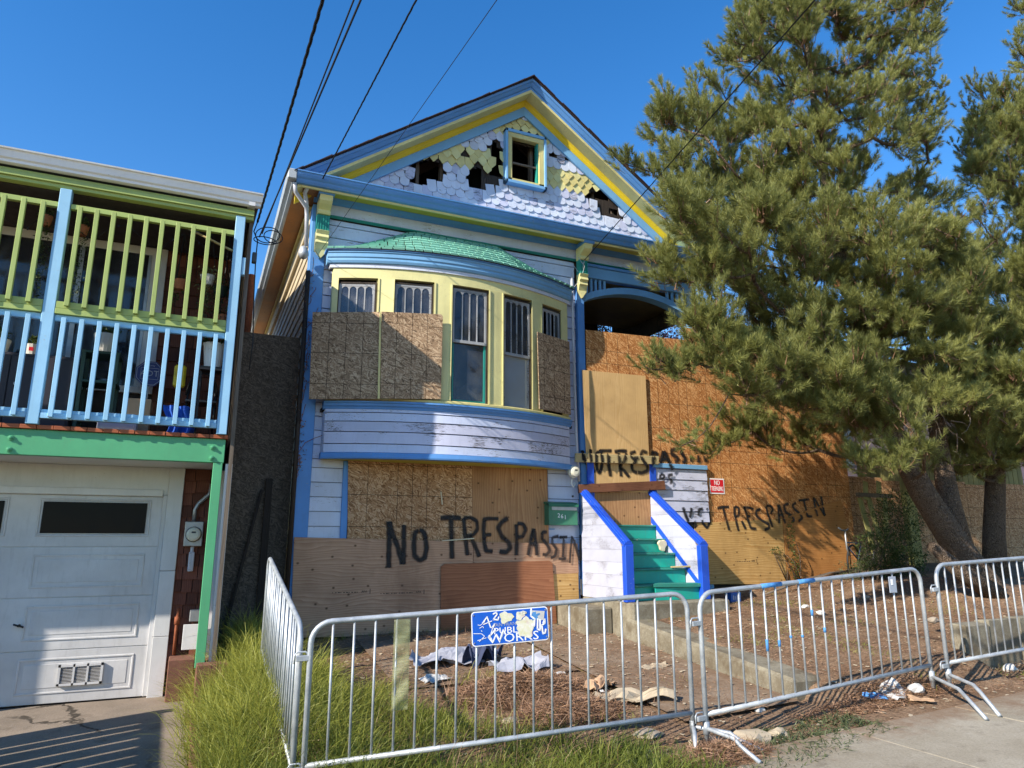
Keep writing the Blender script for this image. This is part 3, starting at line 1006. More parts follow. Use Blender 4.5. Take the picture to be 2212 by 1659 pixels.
BX('corner_board', 'blue_paint', 1.105, 1.298, FY - .05, FY + .02, .6, 5.50, VH, bevel=.005)
BX('corner_board', 'blue_paint', 1.10, 1.15, FY - .048, FY + .16, .6, 6.2, VH, bevel=.005)
BX('porch_post', 'blue_paint', 5.215, 5.335, FY - .09, FY + .04, .9, 5.62, VH, bevel=.006)
BX('frieze_board', 'lavender_paint', 1.29, 7.62, FY - .045, FY + .0, 6.07, 6.25, VH, bevel=.003)
MB().profx([(FY - .05, 6.045), (FY - .085, 6.05), (FY - .075, 6.07), (FY - .05, 6.085), (FY - .03, 6.085), (FY - .03, 6.045)], 1.29, 7.62).build('frieze_moulding', 'teal_paint', VH)
MB().profx([(FY - .05, 6.235), (FY - .10, 6.25), (FY - .13, 6.285), (FY - .14, 6.30), (FY - .03, 6.30), (FY - .03, 6.235)], 1.1, 7.64).build('bed_moulding', 'blue_paint', VH)
BX('soffit', 'olive_yellow_paint', .98, 7.68, 8.93, FY - .1, 6.302, 6.318, VH)
MB().profx([(8.905, 6.245), (8.90, 6.275), (8.895, 6.315), (8.93, 6.315), (8.93, 6.245)], .9, 7.70).build('fascia', 'pale_yellow_paint', VH)
MB().profx([(8.90, 6.27), (8.86, 6.275), (8.845, 6.30), (8.835, 6.325), (8.815, 6.345), (8.80, 6.375), (8.795, 6.405), (8.78, 6.408), (8.778, 6.425), (8.82, 6.43), (8.93, 6.425), (8.93, 6.317), (8.90, 6.317)], .82, 7.72).build('gutter', 'blue_paint', VH)
# little skirt roof behind the gutter
MB().profx([(8.93, 6.40), (8.93, 6.432), (9.21, 6.64), (9.21, 6.60)], .95, 7.62).build('skirt_roof', 'blue_paint', VH)
MB().profx([(9.0, 6.49), (9.0, 6.505), (9.20, 6.655), (9.20, 6.63)], 1.3, 7.3).build('skirt_flashing', 'light_blue_paint', VH)
# rakes of the gable
AX, AZ, SL = 4.28, 8.835, .70
zr = lambda x: AZ - SL * abs(x - AX)
def rake(name, mat, prof, xa=.84, xb=7.72, n=2):
    for (a, b) in ((xa, AX), (AX, xb)):
        MB().profx(prof, a, b, zr).build(name, mat, VH)
rake('rake_crown', 'blue_paint', [(8.925, -.165), (8.92, -.115), (8.90, -.105), (8.865, -.055), (8.845, -.045), (8.835, -.008), (8.97, -.005), (8.97, -.165)])
rake('rake_soffit', 'cream_paint', [(8.905, -.215), (8.905, -.167), (9.14, -.167), (9.14, -.215)])
rake('rake_moulding', 'bright_yellow_paint', [(9.11, -.217), (9.115, -.228), (9.13, -.245), (9.14, -.275), (9.155, -.295), (9.16, -.31), (9.2, -.31), (9.2, -.217)])
rake('rake_frieze', 'light_blue_paint', [(9.165, -.47), (9.165, -.312), (9.20, -.312), (9.20, -.47)], 1.35, 7.2)
# roof with rough shingle edge
rr = MB()
for sgn in (-1, 1):
    xe = AX + sgn * 3.5
    ze = zr(xe)
    a = [(AX, 8.82, AZ), (xe, 8.82, ze), (xe, 20, ze), (AX, 20, AZ)]
    rr.hexa([(p[0], p[1], p[2] + 0.0) for p in a] + [(p[0], p[1], p[2] + .012) for p in a])
rr.build('roof', 'roof_dark', VH)
for sgn in (-1, 1):
    x = 0
    while x < 3.45:
        w = random.uniform(.11, .2)
        x2 = min(x + w, 3.5)
        xa, xb = AX + sgn * x, AX + sgn * x2
        t = random.uniform(.0, .012)
        o_ = random.uniform(0, .02)
        MB().hexa([(xa, 8.80 - o_, zr(xa) + .013), (xb, 8.80 - o_, zr(xb) + .013), (xb, 9.1, zr(xb) + .013), (xa, 9.1, zr(xa) + .013),
                   (xa, 8.80 - o_, zr(xa) + .022 + t), (xb, 8.80 - o_, zr(xb) + .022), (xb, 9.1, zr(xb) + .022), (xa, 9.1, zr(xa) + .022)]).build('roof_shingle', 'roof_dark', VH)
        x = x2
# roof vent
MB().lathe([(.07, 0), (.07, .16), (.12, .17), (.10, .25), (.0, .27)], (2.32, 9.9, zr(2.32) + .0), 12).build('roof_vent', 'dark_grey_plastic', VH, smooth=False)
# attic interior
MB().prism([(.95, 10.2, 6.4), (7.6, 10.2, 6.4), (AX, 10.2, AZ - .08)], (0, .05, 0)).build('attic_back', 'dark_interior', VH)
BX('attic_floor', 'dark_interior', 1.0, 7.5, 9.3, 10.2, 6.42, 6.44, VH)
for i in range(14):
    xr = 1.8 + i * .38
    zt_ = zr(xr) - .12
    if zt_ > 6.6:
        BX('stud', 'weathered_wood', xr, xr + .05, 9.34, 9.43, 6.45, zt_, VH)
for sgn in (-1, 1):
    MB().bar((AX, 9.9, AZ - .35), (AX + sgn * 3.0, 9.9, zr(AX + sgn * 3.0) - .35), .05, .14).build('rafter', 'weathered_wood', VH)
# sheathing boards behind the shingles, burnt through at the holes
HOLES = [[ZG(*p) for p in h] for h in (
    [(735, 548), (770, 500), (835, 478), (900, 492), (935, 490), (930, 540), (938, 592), (880, 600), (850, 628), (800, 642), (765, 632), (745, 600)],
    [(1028, 522), (1080, 530), (1128, 520), (1118, 575), (1110, 635), (1040, 660), (1030, 640)],
    [(1163, 385), (1205, 388), (1215, 470), (1210, 575), (1165, 560), (1128, 560), (1170, 500), (1160, 440)],
    [(1462, 400), (1485, 395), (1495, 440), (1487, 492), (1475, 490)],
    [(1668, 668), (1740, 622), (1800, 668), (1855, 725), (1800, 700), (1740, 690), (1690, 690)],
    [(1770, 735), (1835, 740), (1825, 780), (1800, 772)])]
BURNT = [[ZG(*p) for p in h] for h in (
    [(1120, 545), (1215, 560), (1212, 655), (1115, 650)], [(1000, 440), (1040, 425), (1045, 500), (1010, 500)], [(1560, 480), (1600, 470), (1600, 510), (1570, 505)],
    [(1665, 690), (1855, 725), (1830, 820), (1770, 800), (1700, 730)], [(1100, 430), (1120, 430), (1125, 480), (1105, 490)], [(1560, 460), (1580, 455), (1585, 480), (1565, 480)])]
def to_xz(poly, y):
    return [(at(*p, y).x, at(*p, y).z) for p in poly]
HX = [to_xz(h, 9.21) for h in HOLES]
BXZ = [to_xz(h, 9.21) for h in BURNT]
def inside(p, poly):
    c = False
    n = len(poly)
    for i in range(n):
        (x1, y1), (x2, y2) = poly[i], poly[(i + 1) % n]
        if (y1 > p[1]) != (y2 > p[1]) and p[0] < (x2 - x1) * (p[1] - y1) / (y2 - y1) + x1:
            c = not c
    return c
bw = .085
WX0, WX1, WZ0, WZ1 = 4.05, 4.50, 7.19, 7.87
x = 1.45
while x < 7.1:
    ztop = zr(x + bw / 2) - .30
    segs = []
    z = 6.50
    st = None
    while z < ztop:
        hole = any(inside((x + bw / 2, z), h) for h in HX) or (WX0 - .03 < x + bw / 2 < WX1 + .03 and WZ0 < z < WZ1)
        if not hole and st is None: st = z
        if hole and st is not None:
            segs.append((st, z)); st = None
        z += .03
    if st is not None: segs.append((st, ztop))
    for a, b in segs:
        if b - a > .05:
            mb = MB()
            j1, j2 = random.uniform(-.03, .03), random.uniform(-.03, .03)
            mb.hexa([(x, 9.235, a), (x + bw - .004, 9.235, a + j1), (x + bw - .004, 9.25, a + j1), (x, 9.25, a), (x, 9.235, b + j2), (x + bw - .004, 9.235, b), (x + bw - .004, 9.25, b), (x, 9.25, b + j2)])
            mb.build('sheathing_board', 'charred_wood', VH)
    x += bw
# scalloped and diamond shingles
def scallop_mesh(kind, mat):
    w, h = .0705, .21
    if kind == 'round':
        pts = [(-w, h)] + [(w * -math.cos(a), .058 - .058 * math.sin(a)) for a in np.linspace(0, math.pi, 9)] + [(w, h)]
        pts = [(-w, h), (-w, .06)] + [(-w * math.cos(a), .06 - .06 * math.sin(a)) for a in np.linspace(.35, math.pi - .35, 7)] + [(w, .06), (w, h)]
    else:
        pts = [(-w, h), (-w, .075), (-.006, 0), (.006, 0), (w, .075), (w, h)]
    vs = [(px, -.034 + .13 * pz, pz) for px, pz in pts]
    mb = MB().prism(vs, (0, .012, 0))
    return meshof(mb, 'shingle', mat)
SCM = {('round', m): scallop_mesh('round', m) for m in ('white_lavender', 'lavender_peeling')}
SCM.update({('point', m): scallop_mesh('point', m) for m in ('cream_paint', 'pale_yellow_paint')})
row = 0
z = 6.60
cnt = 0
while z < 8.42:
    yb = (7.10 < z < 7.52) or (7.94 < z < 8.24)
    lo = 1.7; hi = 6.95
    x = lo + (.0725 if row % 2 else 0)
    while x < hi:
        zt = zr(x) - .40
        c = (x, z + .06)
        ok = z + .02 < zt and not (WX0 - .10 < x < WX1 + .12 and WZ0 - .10 < z + .03 < WZ1 + .12)
        if ok and (any(inside(c, h) for h in HX) or any(inside(c, h) for h in BXZ)):
            ok = False
        near = any(inside((c[0] + dx, c[1] + dz), h) for h in HX + BXZ for dx, dz in ((.12, 0), (-.12, 0), (0, .12), (0, -.12)))
        if ok and near and random.random() < .06: ok = False
        if ok and random.random() < .003: ok = False
        if ok:
            k = ('point', random.choice(('cream_paint', 'pale_yellow_paint', 'cream_paint'))) if yb else ('round', random.choice(('white_lavender', 'white_lavender', 'lavender_peeling')))
            rot = random.uniform(-.04, .04) + (random.uniform(-.12, .12) if near else 0)
            M = Matrix.Translation((x, 9.232 - (.012 * random.random() if near else 0), z + random.uniform(-.006, .006))) @ Matrix.Rotation(rot, 4, 'Y') @ Matrix.Rotation(random.uniform(-.02, .05), 4, 'X')
            inst(SCM[k], 'shingle', M, VH)
            cnt += 1
        x += .145
    z += .122
    row += 1
print('gable shingles', cnt)
# gable window
gw = MB()
o0, o1, p0, p1 = 3.93, 4.645, 7.10, 8.03
for a, b, c, d in ((o0, o1, p1 - .05, p1), (o0, o1, p0, p0 + .05), (o0, o0 + .04, p0, p1), (o1 - .04, o1, p0, p1)):
    gw.box(a, b, 9.10, 9.23, c, d)
gwf = gw.build('gable_window', 'light_blue_paint', VH, bevel=.004)
g2 = MB()
for a, b, c, d in ((o0 + .04, o1 - .04, p1 - .13, p1 - .05), (o0 + .04, o0 + .115, p0 + .05, p1 - .13), (o1 - .13, o1 - .04, p0 + .05, p1 - .13), (o0 + .0, o1 - .0, p0 + .05, p0 + .09)):
    g2.box(a, b, 9.12, 9.215, c, d)
g2.build('casing', 'cream_paint', gwf, bevel=.004)
BX('stop', 'teal_paint', o1 - .155, o1 - .132, 9.15, 9.23, p0 + .09, p1 - .13, gwf)
g3 = MB()
for a, b, c, d in ((o0 + .115, o1 - .155, 7.47, 7.50), (o0 + .115, o1 - .155, p0 + .09, p0 + .12), (o0 + .116, o0 + .14, p0 + .12, p1 - .13)):
    g3.box(a, b, 9.17, 9.20, c, d)
g3.build('sash', 'weathered_wood', gwf)
# scroll brackets under the cornice
def bracket(xc, w, y1, z0, z1):
    h = z1 - z0
    s_ = lambda t: z0 + h * t
    c = MB().profx([(y1, s_(.93)), (y1 - .30, s_(.93)), (y1 - .32, s_(1.0)), (y1, s_(1.0))], xc - w * .62, xc + w * .62).build('bracket_cap', 'blue_paint', VH, bevel=.004)
    pr = [(y1, s_(.66)), (y1 - .13, s_(.66)), (y1 - .15, s_(.70)), (y1 - .13, s_(.74)), (y1 - .17, s_(.77)), (y1 - .22, s_(.80)), (y1 - .26, s_(.84)), (y1 - .27, s_(.885)), (y1 - .29, s_(.93)), (y1, s_(.93))]
    MB().profx(pr, xc - w / 2, xc + w / 2).build('bracket_scroll', 'pale_yellow_paint', VH, bevel=.003)
    mb = MB().box(xc - w / 2, xc + w / 2, y1 - .10, y1, s_(.36), s_(.66))
    for i in range(5):
        xx = xc - w / 2 + w * (i + .5) / 5
        mb.box(xx - .007, xx + .007, y1 - .112, y1 - .10, s_(.37), s_(.65))
    mb.build('bracket_block', 'teal_paint', VH)
    pr = [(y1, s_(.02)), (y1 - .05, s_(.02)), (y1 - .08, s_(.12)), (y1 - .10, s_(.14)), (y1 - .085, s_(.20)), (y1 - .12, s_(.24)), (y1 - .10, s_(.30)), (y1 - .13, s_(.36)), (y1, s_(.36))]
    MB().profx(pr, xc - w / 2, xc + w / 2).build('bracket_foot', 'pale_yellow_paint', VH, bevel=.003)
    MB().prism([(xc - w / 2, y1 - .055, s_(.02)), (xc + w / 2, y1 - .055, s_(.02)), (xc, y1 - .055, s_(-.12))], (0, .055, 0)).build('bracket_drop', 'pale_yellow_paint', VH)
bracket(1.235, .17, 9.245, 5.50, 6.28)
bracket(5.275, .15, 9.20, 5.50, 6.28)

# ------------------------------------------------------------------ bow window
def arc(x, off=0):
    return 8.68 + .135 * (x - 3.15) ** 2 - off
def arcbox(name, mat, x0, x1, o_out, o_in, z0, z1, parent, n=None, dz=None, label=None):
    n = n or max(1, int((x1 - x0) / .12))
    mb = MB()
    for i in range(n):
        a, b = x0 + (x1 - x0) * i / n, x0 + (x1 - x0) * (i + 1) / n
        mb.hexa([(a, arc(a, o_out), z0), (b, arc(b, o_out), z0), (b, arc(b, o_in), z0), (a, arc(a, o_in), z0), (a, arc(a, o_out), z1), (b, arc(b, o_out), z1), (b, arc(b, o_in), z1), (a, arc(a, o_in), z1)])
    co = {}
    vs = []; mp = []
    for v in mb.v:
        key = tuple(round(c, 5) for c in v)
        if key not in co: co[key] = len(vs); vs.append(v)
        mp.append(co[key])
    fs = {}
    for f in mb.f:
        g = tuple(mp[i] for i in f)
        k = tuple(sorted(g))
        if k in fs: fs[k] = None
        else: fs[k] = g
    m2 = MB(); m2.v = vs; m2.f = [f for f in fs.values() if f]
    return m2.build(name, mat, parent, label=label)
def arcprof(name, mat, x0, x1, prof, parent, n=30):    # (off, z) outline swept round the bow
    mb = MB()
    m = len(prof)
    for i in range(n + 1):
        x = x0 + (x1 - x0) * i / n
        for (o, z) in prof:
            mb.v.append((x, arc(x, o), z))
    for i in range(n):
        for k in range(m):
            a = i * m + k; b = i * m + (k + 1) % m
            mb.f.append((a, b, b + m, a + m))
    mb.f.append(tuple(range(m))[::-1]); mb.f.append(tuple(n * m + k for k in range(m)))
    return mb.build(name, mat, parent)
B0, B1 = 1.40, 4.98
z = 2.76
for i, h in enumerate((.115, .155, .135, .115, .06)):
    arcprof('bow_board', 'lavender_peeling' if i in (1, 2) else 'lavender_paint', B0, B1, [(.0, z), (.012, z), (.003, z + h - .010), (-.05, z + h - .004), (-.05, z)], VH)
    z += h
for xx, sx in ((B0, -1), (B1, 1)):
    BX('bow_return', 'lavender_paint', xx - .03 if sx > 0 else xx - .005, xx + .005 if sx > 0 else xx + .03, arc(xx, -.045), FY - .02, 2.76, 3.33, VH)
arcprof('bow_band', 'blue_paint', B0 - .03, B1 + .03, [(.035, 2.68), (.04, 2.70), (.03, 2.755), (-.08, 2.755), (-.08, 2.68)], VH)
arcprof('bow_moulding', 'blue_paint', B0 - .03, B1 + .03, [(.0, 3.315), (.015, 3.32), (.025, 3.345), (.05, 3.36), (.055, 3.385), (.075, 3.395), (.075, 3.415), (-.08, 3.42), (-.08, 3.315)], VH)
arcprof('bow_sill', 'cream_paint', B0 - .01, B1 + .01, [(.03, 3.422), (.045, 3.43), (.045, 3.455), (.0, 3.475), (-.09, 3.475), (-.09, 3.422)], VH)
# underside
mb = MB(); n = 24
for i in range(n + 1):
    x = B0 + (B1 - B0) * i / n
    mb.v += [(x, arc(x, -.02), 2.685), (x, FY, 2.685), (x, arc(x, -.02), 2.70), (x, FY, 2.70)]
for i in range(n):
    a = i * 4
    mb.f += [(a, a + 4, a + 5, a + 1), (a + 2, a + 3, a + 7, a + 6), (a, a + 2, a + 6, a + 4)]
mb.build('bow_soffit', 'olive_yellow_paint', VH)
WIN = [(1.47, 1.96, 5.06), (2.17, 2.70, 5.08), (2.95, 3.50, 5.10), (3.735, 4.23, 5.08), (4.43, 4.84, 5.08)]
edges = [B0] + [e for w in WIN for e in w[:2]] + [B1]
ZS0, ZH = 3.475, 5.25
# header and posts
arcprof('bow_header', 'pale_yellow_paint', B0, B1, [(.0, 5.11), (.0, ZH), (-.09, ZH), (-.09, 5.11)], VH, 36)
for i in range(0, len(edges), 2):
    arcbox('bow_post', 'pale_yellow_paint', edges[i], edges[i + 1], .0 + .004, -.09, ZS0, 5.108, VH, n=2)
for i in (1, 2, 3, 4):
    x = edges[2 * i]
    arcbox('post_bead', 'pale_yellow_paint', x - .0, x + .02, .018, -.02, ZS0, 5.106, VH, n=1)
    x = edges[2 * i + 1]
    arcbox('post_bead', 'pale_yellow_paint', x - .02, x + .0, .018, -.02, ZS0, 5.106, VH, n=1)
arcprof('bow_fascia', 'white_lavender', B0 - .05, B1 + .05, [(.02, 5.252), (.025, 5.30), (-.05, 5.30), (-.05, 5.252)], VH, 36)
arcprof('bow_fascia', 'light_blue_paint', B0 - .09, B1 + .06, [(.03, 5.302), (.05, 5.31), (.065, 5.34), (.065, 5.37), (.08, 5.385), (.085, 5.43), (.10, 5.445), (.10, 5.46), (-.05, 5.46), (-.05, 5.302)], VH, 36)
arcprof('bow_fascia_cap', 'blue_paint', B0 - .12, B1 + .08, [(.09, 5.462), (.115, 5.466), (.12, 5.485), (-.05, 5.488), (-.05, 5.462)], VH, 36)
# windows
def on_chord(x0, x1, off):
    P, Q = Vector((x0, arc(x0, off), 0)), Vector((x1, arc(x1, off), 0))
    d = (Q - P); L = d.length; d.normalize()
    nrm = Vector((d.y, -d.x, 0))
    def f(u, w, z):          # u along, w outwards
        p = P + d * u + nrm * w
        return (p.x, p.y, z)
    return f, L
def local_box(mb, f, u0, u1, w0, w1, z0, z1):
    mb.hexa([f(u0, w1, z0), f(u1, w1, z0), f(u1, w0, z0), f(u0, w0, z0), f(u0, w1, z1), f(u1, w1, z1), f(u1, w0, z1), f(u0, w0, z1)])
def sash_window(x0, x1, zt, lower, mid=4.27, state=0):
    f, L = on_chord(x0 + .002, x1 - .002, -.045)
    mb = MB()
    fr = .022
    local_box(mb, f, 0, fr, -.02, .02, ZS0, zt); local_box(mb, f, L - fr, L, -.02, .02, ZS0, zt); local_box(mb, f, fr, L - fr, -.02, .02, zt - fr, zt)
    w = mb.build('bow_window', 'charred_wood', VH)
    zt2 = zt - fr
    mb = MB()
    st = .028
    a, b = fr, L - fr
    local_box(mb, f, a, a + st, -.012, .012, mid, zt2); local_box(mb, f, b - st, b, -.012, .012, mid, zt2)
    local_box(mb, f, a + st, b - st, -.012, .012, zt2 - .03, zt2); local_box(mb, f, a + st, b - st, -.014, .02, mid, mid + .04)
    ni = 4
    pw_ = (b - a - 2 * st) / ni
    for i in range(1, ni):
        u = a + st + pw_ * i
        local_box(mb, f, u - .008, u + .008, -.006, .010, mid + .04, zt2 - .03 - pw_ * .55)
    # arched heads: solid spandrels cut by a semicircle
    for i in range(ni):
        ua, ub2 = a + st + pw_ * i + .004, a + st + pw_ * (i + 1) - .004
        uc, rad = (ua + ub2) / 2, (ub2 - ua) / 2 - .004
        zc = zt2 - .03 - rad - .008
        k = 8
        prev = None
        for j in range(k + 1):
            t = math.pi * j / k
            cu, cz = uc - rad * math.cos(t), zc + rad * math.sin(t)
            if prev:
                pu, pz = prev
                mb.add([f(pu, .008, pz), f(cu, .008, cz), f(cu, .008, zt2 - .028), f(pu, .008, zt2 - .028), f(pu, -.004, pz), f(cu, -.004, cz)], [(0, 1, 2, 3), (0, 4, 5, 1)])
            prev = (cu, cz)
        for (pa, pb) in ((ua - .004, uc - rad), (uc + rad, ub2 + .004)):
            mb.add([f(pa, .008, zc - .06), f(pb, .008, zc - .06), f(pb, .008, zt2 - .028), f(pa, .008, zt2 - .028)], [(0, 1, 2, 3)])
    mb.build('upper_sash', 'weathered_sash', w)
    for i in range(ni):
        if state == 1 and i in (0, 2): continue
        ua, ub2 = a + st + pw_ * i, a + st + pw_ * (i + 1)
        MB().add([f(ua, 0, mid + .03), f(ub2, 0, mid + .03), f(ub2, 0, zt2 - .03), f(ua, 0, zt2 - .03)], [(0, 1, 2, 3)]).build('pane', 'window_glass', w, solid=.003)
    if lower:
        mb = MB()
        m2 = 'teal_paint' if lower == 'teal' else 'weathered_sash'
        local_box(mb, f, a, a + .03, -.03, -.008, ZS0, mid); local_box(mb, f, b - .03, b, -.03, -.008, ZS0, mid)
        local_box(mb, f, a, b, -.031, -.009, ZS0, ZS0 + .035)
        mb.build('lower_sash', m2, w)
        MB().add([f(a + .02, -.02, ZS0 + .03), f(b - .02, -.02, ZS0 + .03), f(b - .02, -.02, mid + .01), f(a + .02, -.02, mid + .01)], [(0, 1, 2, 3)]).build('pane', 'hazy_glass' if lower == 'haze' else 'window_glass', w, solid=.003)
    return w
paint('weathered_sash', (.36, .37, .38), peel=1.6, dirt=.4, under=(.12, .11, .10))
sash_window(*WIN[0], None, 4.5)
sash_window(*WIN[1], None, 4.5)
sash_window(*WIN[2], 'teal', 4.30)
sash_window(*WIN[3], 'haze', 4.22)
sash_window(*WIN[4], None, 4.5, 1)
# curtains behind the first two windows, a sack on the sill of the third
for (x0, x1, _) in (WIN[0],):
    MB().grid(lambda u, v: (x0 + (x1 - x0) * u, arc(x0 + (x1 - x0) * u, -.16) + .02 * math.sin(u * 19), 3.5 + 1.6 * v), 24, 2).build('curtain', 'curtain_white', VH, smooth=True, solid=.004)
sk = MB().grid(lambda u, v: (3.02 + .36 * u, 8.80 + .08 * math.sin(v * math.pi) * 1, 3.48 + (.24 * math.sin(u * math.pi) ** .7) * v + .02 * math.sin(u * 17 + v * 5)), 20, 8)
sk.build('cloth_sack', 'grey_cloth', None, smooth=True, solid=.01, label='pale crumpled cloth sack behind the teal framed lower window pane', cat='sack')

# bow roof: curved rows of teal shingles from the fascia up to the wall
def roof_pt(u, t):     # u along 0..1, t up 0..1
    x = (B0 - .12) + (B1 - B0 + .22) * u
    top = 5.50 + .57 * min(1, max(0, 1 - abs((u - .50)) * 2) * 1.62) ** .85
    xt = x + (3.15 - x) * .10
    y0 = arc(x, .125); y1 = FY - .03
    y0 = min(y0, y1 - .02)
    return Vector((x + (xt - x) * t, y0 + (y1 - y0) * t, 5.49 + (top - 5.49) * t))
MB().grid(lambda u, v: roof_pt(u, v) - Vector((0, 0, .01)), 40, 6).build('bow_roof_deck', 'charred_wood', VH, solid=.008)
nr = 8
ct = 0
for r in range(nr):
    t0, t1 = r / nr, min(1, (r + 1.25) / nr)
    u = 0.0
    first = True
    while u < 1:
        w = random.uniform(.028, .043) * (1 if not first else .6)
        first = False
        u2 = min(1, u + w)
        g = .0024
        a, b = roof_pt(u + g, t0), roof_pt(u2 - g, t0)
        c, d = roof_pt(u2 - g, t1), roof_pt(u + g, t1)
        if c.z - 5.49 > .006 or r == 0:
            up = Vector((0, -.009, .021 + random.uniform(0, .006)))
            MB().hexa([a, b, c, d, a + up, b + up, c + Vector((0, 0, .002)), d + Vector((0, 0, .002))]).build('roof_shingle', 'roof_teal', VH)
            ct += 1
        u = u2
print('bow shingles', ct)

# ------------------------------------------------------------------ porch at the right: beam, arch, spindles, ceiling
BX('porch_beam', 'light_blue_paint', 5.336, 7.50, FY - .07, FY + .05, 5.80, 5.985, VH, bevel=.005)
BX('porch_beam_cap', 'blue_paint', 5.336, 7.50, FY - .10, FY + .03, 5.985, 6.03, VH, bevel=.005)
BX('porch_post', 'light_blue_paint', 7.42, 7.58, FY - .08, FY + .06, .9, 5.8, VH, bevel=.006)
pa = MB()
xa, xb = 5.336, 7.42
n = 28
prev = None
def archz(u, o=0): return 5.36 + (.27 + o) * math.sin(math.pi * min(1, max(0, u))) ** .72
for i in range(n + 1):
    u = i / n
    x = xa + (xb - xa) * u
    cur = [(x, FY - .06, archz(u) - .0), (x, FY + .12, archz(u)), (x, FY + .12, archz(u) + .11), (x, FY - .06, archz(u) + .11)]
    if prev:
        b = len(pa.v); pa.v += prev + cur
        for k in range(4):
            pa.f.append((b + k, b + (k + 1) % 4, b + 4 + (k + 1) % 4, b + 4 + k))
    prev = cur
pa.build('porch_arch', 'light_blue_paint', VH)
for i, u in enumerate((.045, .085, .125, .165, .205, .80, .85, .90, .95)):
    x = xa + (xb - xa) * u
    z0 = archz(u) + .105
    if z0 < 5.77:
        BX('spindle', 'light_blue_paint', x - .018, x + .018, FY - .03, FY + .01, z0, 5.80, VH)
BX('porch_ceiling', 'olive_dark', 5.2, 7.7, FY + .06, 11.4, 5.80, 5.84, VH)
BX('porch_wall', 'charred_wood', 5.12, 5.2, FY + .1, 12, .8, 6.3, VH)
BX('porch_back', 'charred_wood', 5.2, 6.9, 11.4, 11.46, .8, 5.8, VH)
BX('porch_header', 'charred_wood', 7.60, 7.68, FY + .06, 12, 5.5, 6.4, VH)
# ------------------------------------------------------------------ left side of the house
MB().hexa([(1.16, FY + .05, .5), (1.20, FY + .05, .5), (1.20, 21, .5), (1.16, 21, .5), (1.16, FY + .05, 6.3), (1.20, FY + .05, 6.3), (1.20, 21, 6.3), (1.16, 21, 6.3)]).build('side_wall', 'charred_wood', VH)
z = 1.0
while z < 5.95:
    MB().hexa([(1.130, FY + .162, z), (1.158, FY + .162, z), (1.158, 21, z), (1.130, 21, z), (1.145, FY + .162, z + .176), (1.158, FY + .162, z + .18), (1.158, 21, z + .18), (1.145, 21, z + .176)]).build('side_siding', 'cream_siding', VH)
    z += .185
BX('side_frieze', 'cream_siding', 1.09, 1.158, FY + .162, 21, 5.98, 6.20, VH, bevel=.006)
BX('side_frieze', 'cream_paint', 1.05, 1.158, FY + .162, 21, 6.205, 6.26, VH, bevel=.006)
BX('side_soffit', 'soffit_orange', .80, 1.158, 8.96, 21, 6.27, 6.295, VH)
MB().prism([(.80, 8.935, 6.25), (.77, 8.935, 6.27), (.775, 8.935, 6.33), (.72, 8.935, 6.36), (.70, 8.935, 6.42), (.82, 8.935, 6.43), (.82, 8.935, 6.25)], (0, 12, 0)).build('side_gutter', 'grey_gutter', VH)
BX('gutter_end', 'grey_gutter', .705, .818, 8.80, 8.934, 6.29, 6.43, VH, bevel=.01)
# downspouts joining in a Y at the corner
dY = 9.12
P = [at(*ZG(x, y), yy) for x, y, yy in ((145, 600, 8.88), (150, 650, 8.93), (205, 730, 9.08), (208, 770, 9.12), (205, 930, 9.16))]
MB().tube(P, .027, 10).build('downspout', 'downspout_paint', VH, smooth=True)
P = [at(*ZG(x, y), yy) for x, y, yy in ((213, 600, 8.90), (212, 625, 8.93), (198, 655, 9.02), (205, 700, 9.08), (208, 745, 9.1))]
MB().tube(P, .028, 10).build('downspout', 'downspout_paint', VH, smooth=True)
c = at(*ZG(190, 975), 9.12)
MB().lathe([(.02, .12), (.045, .10), (.065, .04), (.07, 0), (.04, -.05), (.02, -.06)], c, 14).build('lamp_cowl', 'galvanised_steel', VH, smooth=True)
MB().tube([(1.09, 9.22, .8), (1.09, 9.22, 5.2)], .03, 8).build('downspout', 'charred_wood', VH, smooth=True)
# service conduit and round meter right of the bow
cx = at(1238, 700, 9.16).x
MB().tube([at(1234, 600, 9.17), at(1237, 680, 9.17), at(1240, 800, 9.17), at(1245, 950, 9.17), at(1250, 1040, 9.17)], .021, 10).build('conduit', 'downspout_paint', VH, smooth=True)
me_ = at(1246, 1018, 9.0)
rm = thing('round_meter', 'cream round electric meter on the white conduit beside the steps', 'electric meter', (me_.x, 9.15, me_.z - .1))
MB().lathe([(.082, 0), (.082, -.03), (.09, -.03), (.09, -.05), (.076, -.055), (.07, -.11), (.04, -.12)], (me_.x, 9.145, me_.z), 20, 'y').build('dial', 'cream_plastic', rm)
BX('display', 'dark_grey_plastic', me_.x - .02, me_.x + .02, 9.022, 9.0245, me_.z + .01, me_.z + .03, rm)
MB().tube([(me_.x + .01, 9.15, me_.z - .08), (me_.x - .03, 9.13, me_.z - .16), (me_.x + .0, 9.12, me_.z - .22), (me_.x + .04, 9.14, me_.z - .16)], .014, 8).build('cable', 'white_plastic', rm, smooth=True)
